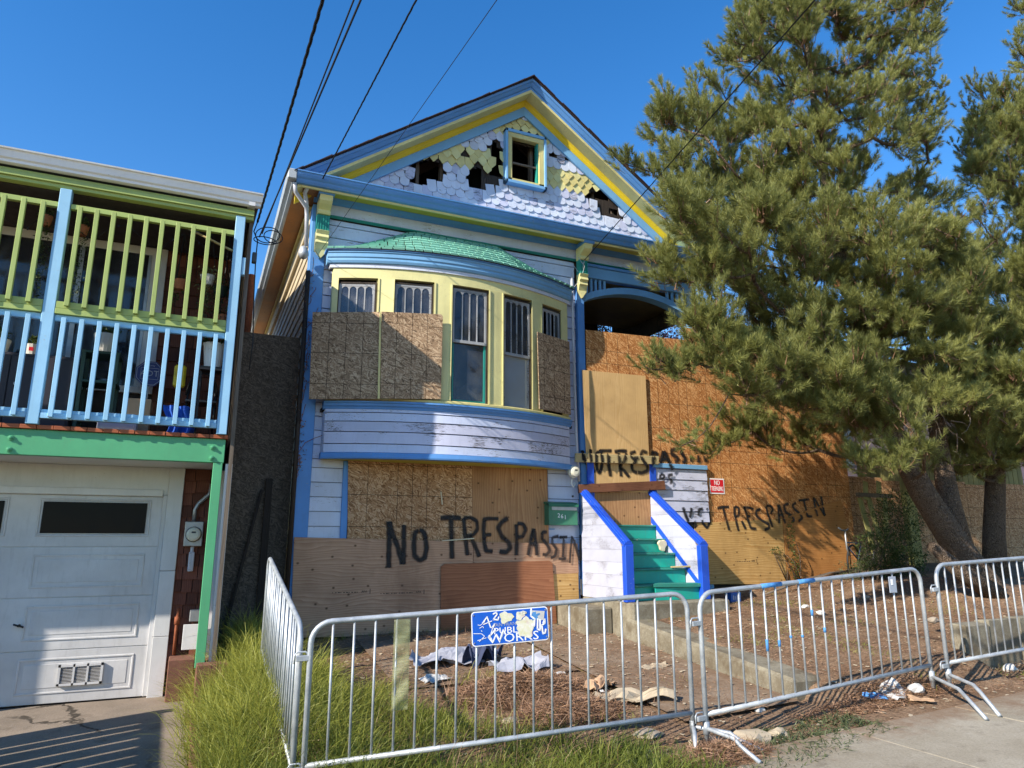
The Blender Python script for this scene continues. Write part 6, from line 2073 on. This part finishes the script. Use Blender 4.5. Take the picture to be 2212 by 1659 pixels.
def straw(label, P, lo, hi, W, tone, zj=.15, name='pine_straw'):
    n = len(P)
    D = unit(np.stack([rng.normal(0, 1, n), rng.normal(0, 1, n), rng.normal(zj, zj, n)], 1))
    P[:, 2] += rng.uniform(0, .018, n)
    on = ((P[:, 0] > 3.83) & (P[:, 0] < 5.13) & (P[:, 1] > 5.13)) | ((P[:, 0] > 1.88) & (P[:, 0] < 3.85) & (P[:, 1] > 6.88))
    P[on, 2] += .036
    return blades(name, P, D, rng.uniform(lo, hi, n), np.full(n, W), tone, 'pine_straw', bend=.2, seg=2, label=label, cat='litter', origin=tuple(P.mean(0)))
Ps = scatter(40000, 1.0, 10.4, 4.55, 9.1, lambda x, y: (not (3.8 < x < 5.5 and y > 5.3) or random.random() < .5) and random.random() < .62 + patch(x, y, 1.7, 2) )
straw('fallen brown pine needles and bark litter over the yard', Ps, .03, .11, .0042, rng.uniform(0, 1, len(Ps)))
def heap(label, c, rx, ry, h, n, lo=.05, hi=.16):
    a = rng.random(n) * 2 * math.pi; r = np.sqrt(rng.random(n))
    x = c[0] + rx * r * np.cos(a); y = c[1] + ry * r * np.sin(a)
    gz = np.array([ground_z(i, j) for i, j in zip(x, y)])
    z = gz + h * (1 - r ** 2) * rng.random(n) ** .4
    P = np.stack([x, y, z], 1)
    return straw(label, P, lo, hi, .0065, rng.uniform(.05, .95, n), .2, 'straw_heap')
def gp_(px, py):
    z = .1
    for _ in range(14):
        d = ray(px, py); t = (z - CAM_H) / d.z
        z = .6 * ground_z(d.x * t, d.y * t) + .4 * z
    return Vector((d.x * t, d.y * t, z))
h1 = gp_(1120, 1500); h2 = gp_(1230, 1545); h3 = gp_(1560, 1640); h4 = gp_(1900, 1490)
heap('reddish brown heap of dead weeds behind the front barrier, left part', h1, .75, .35, .16, 9000)
heap('reddish brown heap of dead weeds behind the front barrier, right part', h2, .55, .3, .12, 6000)
heap('rusty brown clump of dead needles at the barrier feet', h3, .42, .22, .10, 5000, .04, .12)
heap('brown needle drift along the foot of the right-hand barriers', h4, 1.0, .16, .05, 4500, .03, .09)
hh = gp_(660, 1440)
heap('dry tangle of pale stalks at the near end of the edge-on barrier', (.82, 5.6), .25, .5, .14, 2200, .06, .2)
# ================================================================== LITTER ON THE GROUND
def crumple(name, mat, label, cat, c, sx, sy, h, seed, rotz=0, n=14, th=.004, droop=1):
    c = Vector(c)
    ca, sa = math.cos(rotz), math.sin(rotz)
    def f(u, v):
        x, y = (u - .5) * sx, (v - .5) * sy
        q = Vector((u * 3.1, v * 3.1, seed))
        x += noise.noise(q * 1.3) * sx * .12; y += noise.noise(q * 1.1 + Vector((5, 5, 5))) * sy * .2
        z = h * (abs(noise.noise(q * .8)) * 1.5 + .14 * noise.noise(q * 2.6) + .12)
        X, Y = c.x + x * ca - y * sa, c.y + x * sa + y * ca
        return Vector((X, Y, ground_z(X, Y) + .03 + max(0, z)))
    return MB().grid(f, n, n).build(name, mat, None, smooth=False, solid=th, label=label, cat=cat)
g = gp_(975, 1440)
crumple('dirty_cloth', 'grey_cloth', 'pale grey crumpled cloth at the left end of the rag pile', 'cloth', g + Vector((-.05, .05, 0)), .7, .4, .14, 1.0)
crumple('dark_cloth', 'navy_cloth', 'dark navy crumpled cloth in the middle of the rag pile', 'cloth', gp_(1035, 1438), .45, .35, .22, 2.0, .3)
crumple('dirty_cloth', 'grey_cloth', 'pale grey crumpled cloth at the right end of the rag pile', 'cloth', gp_(1120, 1450), .6, .35, .12, 7.0, -.1)
crumple('plastic_scrap', 'paper_white', 'white plastic scrap in the grass below the rag pile', 'plastic scrap', gp_(940, 1478), .30, .15, .06, 4.0, .2, 8)
crumple('cardboard_sheet', 'cardboard_pale', 'large curled sheet of pale cardboard behind the right end of the front barrier', 'cardboard', gp_(1370, 1520), .68, .26, .09, 3.3, -.32, 12, .006)
crumple('cardboard_sheet', 'cardboard', 'brown curled cardboard flap beside the pale sheet', 'cardboard', gp_(1290, 1490), .32, .2, .08, 5.3, .4, 10, .006)
crumple('paper_scrap', 'cardboard_pale', 'pale flat scrap lying on the path near the curb', 'cardboard', gp_(1415, 1447), .34, .12, .03, 6.3, .1, 8)
crumple('plastic_scrap', 'dark_grey_plastic', 'dark grey flap of roofing by the corner of the landing', 'scrap', gp_(1235, 1352), .5, .25, .02, 8.3, .1, 6)
for i, (px, py, s_, lb_t) in enumerate(((1210, 1460, .1, 'crumpled white paper beside the brown cardboard flap'), (1218, 1490, .12, 'torn white paper left of the curled cardboard'), (1740, 1312, .12, 'white paper ball on the yard, left of a pair'), (1772, 1325, .12, 'white paper ball on the yard, right of a pair'), (1545, 1610, .18, 'broken pale foam lump beside the weeds at the pavement'), (1620, 1600, .34, 'large broken slab of pale foam at the pavement edge'), (1500, 1607, .1, 'small white foam lump at the barrier feet'), (1680, 1590, .16, 'pointed pale foam scrap among the weeds'), (1400, 1590, .22, 'flat stone under the lower rail of the front barrier'), (1110, 1560, .2, 'pale flat stone in the straw under the front barrier'), (1640, 1535, .1, 'white crumpled cup below the second barrier'), (1975, 1475, .16, 'white plastic bag caught at the barrier feet'), (2180, 1447, .16, 'white rag at the foot of the planter wall'), (2010, 1300, .13, 'light stone between the two right-hand barriers'), (2100, 1310, .15, 'greenish stone behind the right-hand barrier'), (1870, 1290, .12, 'pale rock on the bare soil in the yard'), (1930, 1500, .28, 'flat pale scrap on the pavement below the barrier feet'), (1300, 1500, .07, 'small red and white food wrapper by the cardboard'), (1990, 1520, .2, 'tan piece of bark lying on the pavement'))):
    p = gp_(px, py)
    kind = 'rock' if 'stone' in lb_t or 'rock' in lb_t else ('foam_scrap' if 'foam' in lb_t else ('bark_piece' if 'bark' in lb_t else 'paper_scrap'))
    mt_ = {'rock': 'rock', 'foam_scrap': 'cardboard_pale', 'bark_piece': 'cardboard', 'paper_scrap': 'paper_white'}[kind]
    if kind in ('rock', 'foam_scrap') or 'bag' in lb_t or 'ball' in lb_t or 'cup' in lb_t or 'rag' in lb_t:
        bm = bmesh.new(); bmesh.ops.create_icosphere(bm, subdivisions=2, radius=1)
        for v in bm.verts:
            k = 1 + .35 * noise.noise(v.co * 1.6 + Vector((i, 0, 0))) + .25 * noise.noise(v.co * 4.2 + Vector((0, i, 0)))
            v.co = Vector((v.co.x * s_ * .55 * k, v.co.y * s_ * .4 * k, v.co.z * s_ * (.14 if 'flat' in lb_t or 'slab' in lb_t else .28) * k))
        m_ = MB(); m_.v = [tuple(v.co + p + Vector((0, 0, s_ * .08))) for v in bm.verts]; m_.f = [tuple(v.index for v in f.verts) for f in bm.faces]; bm.free()
        m_.build(kind, mt_, None, label=lb_t, cat=kind.replace('_', ' '))
    else:
        crumple(kind, mt_, lb_t, 'scrap', p, s_, s_ * .6, s_ * .10, i * 2.7, i, 6, .003)
crumple('plastic_strip', 'blue_tape', 'bright blue plastic strip in the straw below the second barrier', 'plastic scrap', gp_(1890, 1520), .20, .05, .03, 9.1, -.6, 6)
# many small bits of rubbish and wood chips: nobody could count them
mb = MB()
for i in range(1500):
    x, y = random.uniform(1.2, 9.5), random.uniform(4.4, 9.0)
    z = ground_z(x, y) + (.045 if (3.83 < x < 5.13 and y > 5.13) or (1.88 < x < 3.85 and y > 6.88) else .012)
    s_ = random.uniform(.006, .024)
    a = random.random() * 6.28
    u = Vector((math.cos(a), math.sin(a), random.uniform(-.2, .2))) * s_; v = Vector((-math.sin(a), math.cos(a), random.uniform(-.3, .3))) * s_ * random.uniform(.3, .9)
    c = Vector((x, y, z))
    mb.add([c - u - v, c + u - v * .7, c + u * .8 + v, c - u * .9 + v], [(0, 1, 2, 3)])
mb.build('rubbish_bits', 'cardboard_pale', None, kind='stuff', label='small pale chips and bits of rubbish scattered over the yard', cat='litter', solid=.002)
bb = gp_(1577, 1300)
cr = thing('blue_crate', 'small blue printed crate lying beside the concrete landing', 'crate', (bb.x, bb.y, bb.z))
BX('crate', 'blue_plastic', bb.x - .02, bb.x + .16, bb.y - .05, bb.y + .08, bb.z - .01, bb.z + .13, cr, bevel=.01)
for i in range(4):
    BX('print', 'badge_white', bb.x + .01 + i * .035, bb.x + .03 + i * .035, bb.y - .053, bb.y - .0505, bb.z + .03, bb.z + .09 - .01 * (i % 2), cr)
stk = thing('dead_branch', 'long dry branch lying on the soil in front of the orange plywood', 'branch', (8.6, 8.3, 1.0))
MB().tube([Vector((7.7, 8.3, ground_z(7.7, 8.3) + .04)), Vector((8.4, 8.45, ground_z(8.4, 8.45) + .10)), Vector((9.2, 8.4, ground_z(9.2, 8.4) + .22)), Vector((9.7, 8.5, ground_z(9.7, 8.5) + .18))], [.012, .02, .018, .01], 6).build('stem', 'weathered_wood', stk, smooth=True)
MB().tube([Vector((8.4, 8.45, ground_z(8.4, 8.45) + .10)), Vector((8.7, 8.2, ground_z(8.7, 8.2) + .22)), Vector((9.0, 8.1, ground_z(9, 8.1) + .3))], [.012, .01, .005], 6).build('stem', 'weathered_wood', stk, smooth=True)
# handlebar end of a bicycle lying in the weeds
hb = at(1815, 1145, 8.8)
bk = thing('bicycle', 'dark bicycle half buried in the weeds with its handlebar sticking up', 'bicycle', (hb.x + .3, 8.8, 1.0))
MB().tube([hb + Vector((-.05, 0, .04)), hb + Vector((.02, .0, .0)), hb + Vector((.14, .02, -.01)), hb + Vector((.22, .04, .02))], .014, 8).build('handlebar', 'dark_grey_plastic', bk, smooth=True)
MB().tube([hb + Vector((.12, .02, -.01)), hb + Vector((.16, .05, -.30)), hb + Vector((.20, .05, -.42))], .015, 8).build('stem', 'grey_metal', bk, smooth=True)
def ring(name, mat, c, r, rt_, ax, parent, n=28):
    pts = [Vector(c) + Vector((r * math.cos(2 * math.pi * i / n) * ax[0], r * math.cos(2 * math.pi * i / n) * ax[1], r * math.sin(2 * math.pi * i / n))) for i in range(n + 1)]
    return MB().tube(pts, rt_, 6, cap=False).build(name, mat, parent, smooth=True)
ring('wheel', 'cable_black', hb + Vector((.42, .16, -.55)), .30, .018, (.9, .35), bk)
ring('wheel', 'cable_black', hb + Vector((1.15, .25, -.55)), .30, .018, (.9, .35), bk)
MB().tube([hb + Vector((.16, .06, -.20)), hb + Vector((.62, .15, -.22)), hb + Vector((.52, .15, -.50)), hb + Vector((.18, .06, -.26))], .014, 6).build('frame', 'navy_cloth', bk, smooth=True)

# leaning yellow boards of the broken side fence and the boards beyond the pine
yf = thing('broken_fence', 'leaning mossy yellow fence boards at the right end of the plywood', 'fence', (11.0, 9.0, 1.1))
for (xa, ya, xb, yb) in ((1856, 1075, 1888, 1195), (1873, 1068, 1905, 1180), (1910, 1075, 1915, 1170), (1868, 1040, 1870, 1080), (1897, 1040, 1898, 1080)):
    MB().bar(at(xb, yb, 9.0), at(xa, ya, 9.05), .11, .02, (0, 1, 0)).build('fence_board', 'mossy_board', yf)
MB().bar(at(1850, 1068, 9.0), at(1925, 1072, 9.0), .05, .07).build('fence_rail', 'weathered_wood', yf)
rb = thing('side_fence', 'strand board and mossy timber fence in shade behind the pine trunks', 'fence', (13.4, 9.6, 1.2))
for i in range(5):
    x0 = 10.9 + i * 1.22
    BX('strand_board', 'osb_tan', x0, x0 + 1.215, 9.6, 9.612, .9, 2.85 - .05 * (i % 2), rb)
for i in range(30):
    x0 = 11.6 + i * .17
    BX('fence_board', 'mossy_board', x0, x0 + .155, 9.7, 9.72, 1.0, 3.35 + .03 * ((i * 5) % 3), rb)
BX('fence_post', 'mossy_board', 12.35, 12.6, 9.3, 9.42, .9, 3.1, rb)
nh = thing('neighbour_house', 'mauve grey house wall with orange red roof edge seen through the pines', 'house', (15, 13, 1))
BX('wall', 'mauve_wall', 10.95, 22, 12.0, 20, .6, 6.2, nh)
for i in range(10):
    MB().hexa([(10.9, 11.98, .8 + i * .5), (22, 11.98, .8 + i * .5), (22, 12.0, .8 + i * .5), (10.9, 12.0, .8 + i * .5), (10.9, 11.99, 1.295 + i * .5), (22, 11.99, 1.295 + i * .5), (22, 12.0, 1.295 + i * .5), (10.9, 12, 1.295 + i * .5)]).build('cladding', 'mauve_wall', nh)
MB().hexa([(10.7, 11.6, 6.15), (22, 11.6, 6.15), (22, 16, 7.8), (10.7, 16, 7.8), (10.7, 11.6, 6.35), (22, 11.6, 6.35), (22, 16, 8.0), (10.7, 16, 8.0)]).build('roof', 'roof_dark', nh)
ch_ = at(1806, 582, 11.9)
BX('chimney', 'roof_red', ch_.x - .12, ch_.x + .16, 11.7, 11.95, ch_.z - .5, ch_.z + .12, nh)
BX('window', 'window_glass', 13, 14.2, 11.95, 11.975, 3.4, 4.8, nh)

# ================================================================== ON THE BALCONY
DZ = 2.744
cab = thing('storage_cabinet', 'dark two-door storage cabinet behind the left balcony post', 'cabinet', (-1.9, 8.6, DZ))
BX('body', 'dark_cabinet', -2.42, -1.30, 8.42, 8.85, DZ, 3.55, cab, bevel=.008)
BX('door', 'dark_cabinet', -2.40, -1.87, 8.40, 8.418, DZ + .05, 3.52, cab, bevel=.006)
BX('door', 'dark_cabinet', -1.865, -1.32, 8.40, 8.418, DZ + .05, 3.52, cab, bevel=.006)
MB().lathe([(.022, 0), (.022, -.02), (.01, -.025)], (-1.79, 8.40, 3.22), 10, 'y').build('knob', 'grey_metal', cab)
def pot(label, x, y, z, r, h, mat, plant=0, name='potted_plant'):
    t = thing(name, label, 'plant pot', (x, y, z))
    MB().lathe([(r * .72, 0), (r, h), (r * .92, h), (r * .9, h * .9)], (x, y, z), 16).build('pot', mat, t)
    if plant:
        leaf_cloud('leaves', 'bush_leaves', (x, y, z + h + .10 * plant), (.13 * plant, .10 * plant, .12 * plant), int(420 * plant), (.03, .06), .022, t)
    return t
pot('small white planter with a red motif on the dark cabinet', -1.72, 8.6, 3.55, .10, .13, 'pot_white', .5)
BX('motif', 'sign_red', -1.75, -1.71, 8.494, 8.499, 3.60, 3.64, bpy.data.objects['potted_plant'])
pot('round white handled pot at the far left on the dark cabinet', -2.05, 8.6, 3.55, .12, .16, 'pot_white', .6)
sh = thing('plant_shelf', 'dark green plastic shelf holding a white square planter', 'shelf', (-1.05, 8.6, DZ))
for z in (2.95, 3.30, 3.62):
    BX('shelf_board', 'dark_green_plastic', -1.26, -.90, 8.42, 8.78, z, z + .03, sh, bevel=.004)
for x in (-1.24, -.93):
    for y in (8.44, 8.75):
        BX('leg', 'dark_green_plastic', x - .018, x + .018, y - .018, y + .018, DZ, 3.62, sh)
pot('white square planter with dark leaves on the green shelf', -1.08, 8.6, 3.655, .12, .22, 'pot_white', 1.0)
BX('paper_box', 'cardboard', -.80, -.55, 8.35, 8.6, DZ, 3.15, None, bevel=.004, label='brown cardboard box on the balcony floor below the octagonal sign', cat='box')
BX('storage_tub', 'curtain_white', -1.0, -.65, 8.1, 8.34, DZ, 2.94, None, bevel=.02, label='low translucent white tub at the front of the balcony', cat='tub')
BX('plastic_bag', 'yellow_bag_plastic', -.36, -.24, 8.3, 8.38, 3.30, 3.55, None, bevel=.02, label='yellow plastic bag hanging behind the blue balusters', cat='bag')
MB().grid(lambda u, v: Vector((-.38 + .26 * u + .04 * math.sin(v * 5), 8.2 + .03 * math.sin(u * 14), DZ + .01 + .32 * v)), 14, 6).build('blue_towel', 'blue_cloth', None, smooth=True, solid=.006, label='bright blue cloth bundled at the foot of the balcony rail', cat='cloth')
ch = thing('folding_chair', 'black metal folding chair with arched back on the balcony', 'chair', (-.05, 8.35, DZ))
for x in (-.20, .08):
    MB().tube([(x, 8.25, DZ), (x, 8.3, 3.2), (x + (.03 if x < 0 else -.03), 8.5, 3.42)], .012, 8).build('leg', 'black_metal', ch, smooth=True)
    MB().tube([(x, 8.55, DZ), (x, 8.45, 3.15)], .012, 8).build('leg', 'black_metal', ch, smooth=True)
BX('seat', 'dark_grey_plastic', -.22, .10, 8.2, 8.5, 3.13, 3.16, ch, bevel=.01)
pts = [Vector((-.06 + .16 * -math.cos(math.pi * i / 12), 8.5, 3.25 + .27 * math.sin(math.pi * i / 12))) for i in range(13)]
MB().tube(pts, .012, 8).build('backrest', 'black_metal', ch, smooth=True)
bkt = thing('white_bucket', 'white plastic pot with trailing plant on the stand at the right end of the balcony', 'pot', (.02, 8.1, 3.55))
MB().lathe([(.085, 0), (.11, .25), (.118, .25), (.118, .27), (.10, .27)], (.02, 8.12, 3.50), 18).build('pot', 'white_plastic', bkt)
leaf_cloud('leaves', 'bush_leaves', (.0, 8.12, 3.85), (.16, .12, .16), 500, (.03, .06), .022, bkt)
BX('stand', 'black_metal', -.10, .13, 8.02, 8.22, 3.46, 3.498, bkt)
for x in (-.09, .12):
    BX('stand_leg', 'black_metal', x - .01, x + .01, 8.1, 8.12, DZ, 3.46, bkt)
# octagonal badge on a white board
od = thing('security_sign', 'dark blue octagonal alarm sign reading ADT behind the balusters', 'sign', (-.62, 8.9, 3.4))
oc = Vector((-.625, 8.75, 3.515))
def octo(r, y): return [(oc.x + r * math.cos(R(22.5 + 45 * i)), y, oc.z + r * math.sin(R(22.5 + 45 * i))) for i in range(8)]
MB().prism(octo(.155, 8.75), (0, .01, 0)).build('plate', 'badge_blue', od)
mb = MB()
oa, ob = octo(.143, 8.748), octo(.137, 8.748)
for i in range(8):
    j = (i + 1) % 8
    mb.add([oa[i], oa[j], ob[j], ob[i]], [(0, 1, 2, 3)])
mb.build('border', 'badge_white', od)
mb = MB()
for a, b, c, d in ((-.092, .092, .062, .066), (-.092, .092, -.066, -.062), (-.092, -.088, -.066, .066), (.088, .092, -.066, .066)):
    mb.box(oc.x + a, oc.x + b, 8.745, 8.7485, oc.z + c, oc.z + d)
mb.build('border', 'badge_white', od)
text_mesh('lettering', 'ADT', 'badge_white', .095, Matrix.Translation((oc.x, 8.747, oc.z)) @ FACE, od, .0008)
text_mesh('lettering', 'Security', 'badge_white', .03, Matrix.Translation((oc.x, 8.747, oc.z + .095)) @ FACE, od, .0008)
MB().tube([(oc.x, 8.77, oc.z), (oc.x, 8.77, DZ)], .008, 6).build('stake', 'grey_metal', od)
# hanging plants
def hanging(label, x, y, ztop, zpot, r, trail, mat='bush_leaves', potmat='pot_white', n=500, basket=False):
    t = thing('hanging_plant', label, 'hanging plant', (x, y, zpot), 'hanging plants on the balcony')
    for a in (0, 2.1, 4.2):
        MB().tube([(x, y, ztop), (x + r * math.cos(a), y + r * math.sin(a), zpot + .10)], .004, 4).build('cord', 'cable_black', t)
    if basket:
        mb = MB()
        for k in range(9):
            a = 2 * math.pi * k / 9
            mb.tube([(x + r * math.cos(a), y + r * math.sin(a), zpot + .1), (x + r * .8 * math.cos(a + .3), y + r * .8 * math.sin(a + .3), zpot), (x, y, zpot - .06)], .003, 4)
        mb.build('basket', 'weathered_wood', t)
    MB().lathe([(r * .65, 0), (r, .11), (r * .9, .11)], (x, y, zpot), 14).build('pot', potmat, t)
    P = np.stack([x + rng.normal(0, r * .55, n), y + rng.normal(0, r * .5, n), zpot + .12 - rng.random(n) ** 1.2 * trail], 1)
    k = rng.random(n) < .25
    P[k, 2] = zpot + .10 + rng.random(k.sum()) * .12
    D = unit(rng.normal(0, 1, (n, 3)) + np.array([0, -.2, -.3]))
    blades('leaves', P, D, rng.uniform(.02, .045, n), np.full(n, .016), rng.uniform(0, .8, n), mat, bend=.3, seg=2, parent=t, kind='stuff', origin=(x, y, zpot))
    return t
hanging('bare hanging basket with a few stems behind the middle green balusters', -.40, 8.35, 5.1, 4.42, .085, .25, n=160, potmat='terracotta')
hanging('trailing green plant in a grey pot, left of the last green balusters', -.115, 8.15, 5.1, 4.45, .08, .55, mat='weed_leaves')
hanging('long trailing plant in a dark green box behind the last green balusters', .03, 8.4, 5.1, 4.42, .09, .35, potmat='dark_green_plastic', n=300)
hanging('string basket with a round plant beside the right balcony post', .075, 8.05, 5.1, 3.98, .065, .12, n=160, basket=True, potmat='terracotta')
hanging('long dry vine hanging left of the first balcony post', -1.72, 8.25, 5.1, 4.9, .06, 1.0, n=420, potmat='terracotta')
hanging('long dry vine hanging right of the first balcony post', -1.38, 8.25, 5.1, 4.85, .06, .95, n=420, potmat='terracotta')
MB().tube([(-.45, 8.0, 5.06), (.14, 7.93, 4.80)], .014, 8).build('bamboo_pole', 'brace_pale', None, smooth=True, label='thin bamboo pole poking out behind the top green rail', cat='pole')
sl = MB()
pts = [Vector((-2.4 + i * .09, 8.2, 4.95 + .09 * math.sin(i * .9) - .05 * ((i % 7) / 7))) for i in range(29)]
sl.tube(pts, .004, 5)
for i, q in enumerate(pts[::3]):
    sl.tube([q, q - Vector((0, 0, .03))], .008, 6)
sl.build('string_lights', 'cable_black', None, label='black string of unlit lights looping across the balcony', cat='string lights')

# ================================================================== WIRES AND THEIR POLE
PD = -ray(100, 1775)
PC = Vector((0, 0, CAM_H)) + PD * 9.0
print('pole head', PC)
up_ = thing('utility_pole', 'wooden utility pole behind the street corner carrying the service wires', 'pole', (PC.x, PC.y, -.5))
MB().tube([(PC.x, PC.y + .25, -.6), (PC.x, PC.y + .25, PC.z + .6)], [.16, .11], 12).build('pole', 'weathered_wood', up_, smooth=True)
BX('crossarm', 'weathered_wood', PC.x - 1, PC.x + 1, PC.y + .05, PC.y + .16, PC.z - .06, PC.z + .06, up_)
def wire(label, a, via, r, twist=False, sag=.0, name='service_wire'):
    """from anchor a, through the sighted direction via=(px, py), on to the pole"""
    a = Vector(a)
    # end point beside the pole head so that the wire crosses the sighted pixel
    d = ray(*via)
    best = None
    for k in range(1, 400):
        q = Vector((0, 0, CAM_H)) + d * (k * .025)
        u = (q - a).normalized()
        t = (PC - a).dot(u)
        e = (a + u * t - PC).length
        if best is None or e < best[0]: best = (e, u, t)
    e, u, t = best
    end = a + u * t
    n = 26
    def P(s_, o=0):
        p = a.lerp(end, s_)
        p.z -= sag * 4 * s_ * (1 - s_)
        return p
    mb = MB()
    if twist:
        m = 420
        for ph in (0, 2.1, 4.2):
            pts = []
            for i in range(m):
                s_ = i / (m - 1)
                an = s_ * 300 + ph
                pts.append(P(s_) + Vector((math.cos(an), math.sin(an), 0)) * r * .9)
            mb.tube(pts, r * .75, 4, cap=False)
    else:
        mb.tube([P(i / n) for i in range(n + 1)], r, 6)
    mb.build(name, 'cable_black', None, label=label, cat='wire')
A0 = at(551, 498, 7.98)
wire('thick twisted service cable rising from the left house corner, leftmost of the wires', at(556, 480, 7.95), (697, 0), .0085, True)
wire('black cable just right of the twisted service cable', at(566, 505, 7.98), (764, 0), .006)
wire('black cable running beside the second one to the left house corner', at(560, 512, 7.98), (779, 0), .0075)
wire('black cable passing left of the gable towards the cottage eave', at(697, 386, 8.80), (899, 0), .006, True)
wire('thin wire crossing in front of the bow window roof', at(690, 545, 9.05), (1073, 0), .003)
wire('twisted black cable in front of the pine, fixed at the porch bracket', at(1262, 562, 9.05), (1760, 0), .0055, True)
MB().tube([at(1262, 562, 9.05), at(1258, 580, 9.1), at(1250, 590, 9.15), at(1240, 575, 9.15), at(1236, 600, 9.17)], .006, 6).tube([at(1248, 555, 9.1), at(1262, 575, 9.05), at(1256, 600, 9.12), at(1240, 620, 9.16)], .005, 6).build('wire_drop', 'downspout_paint', None, smooth=True, label='pale loops of wire at the top of the white conduit', cat='wire')
# coil of cable hanging at the corner of the balcony
ck = MB()
for (cx_, cy_, rx, ry, ph) in ((578, 508, 26, 17, .1), (590, 512, 20, 14, .8), (572, 520, 24, 9, 1.4)):
    pts = [at(cx_ + rx * math.cos(R(a)), cy_ + ry * math.sin(R(a) + ph * .3), 7.98) for a in range(0, 361, 15)]
    ck.tube(pts, .006, 5, cap=False)
ck.tube([at(556, 480, 7.95), at(548, 500, 7.95), at(556, 520, 7.95), at(552, 560, 7.95), at(548, 640, 7.95), at(546, 740, 7.95), at(538, 800, 7.95)], .007, 5)
ck.build('cable_coil', 'cable_black', None, smooth=True, label='loose coil of black cable at the upper corner of the balcony', cat='cable')
BX('insulator', 'dark_grey_plastic', .32, .37, 7.93, 8.0, 4.72, 4.84, None, bevel=.008, label='dark cable clamp on the corner of the balcony', cat='clamp')

# unseen landing and picket rail, added to stripe the driveway with shadow
ss = thing('shadow_rail', 'unseen landing with picket rail added to throw striped shadow on the driveway', 'shadow caster', (-3.4, 5.6, 0))
BX('landing', 'weathered_wood', -4.4, -3.16, 3.0, 7.0, .70, .80, ss)
BX('skirt', 'lime_paint', -3.155, -3.12, 3.0, 7.0, -.2, .82, ss)
y = 3.05
while y < 6.9:
    w_ = random.uniform(.15, .26)
    BX('picket', 'lime_paint', -3.118, -3.09, y, y + w_, .80, 1.86, ss)
    y += w_ + random.uniform(.03, .06)
BX('rail', 'lime_paint', -3.088, -3.05, 3.0, 7.0, .92, .99, ss)
BX('rail', 'lime_paint', -3.15, -3.05, 3.0, 7.0, 1.87, 1.93, ss)
BX('post', 'lime_paint', -3.18, -3.05, 7.01, 7.12, -.2, 2.0, ss)
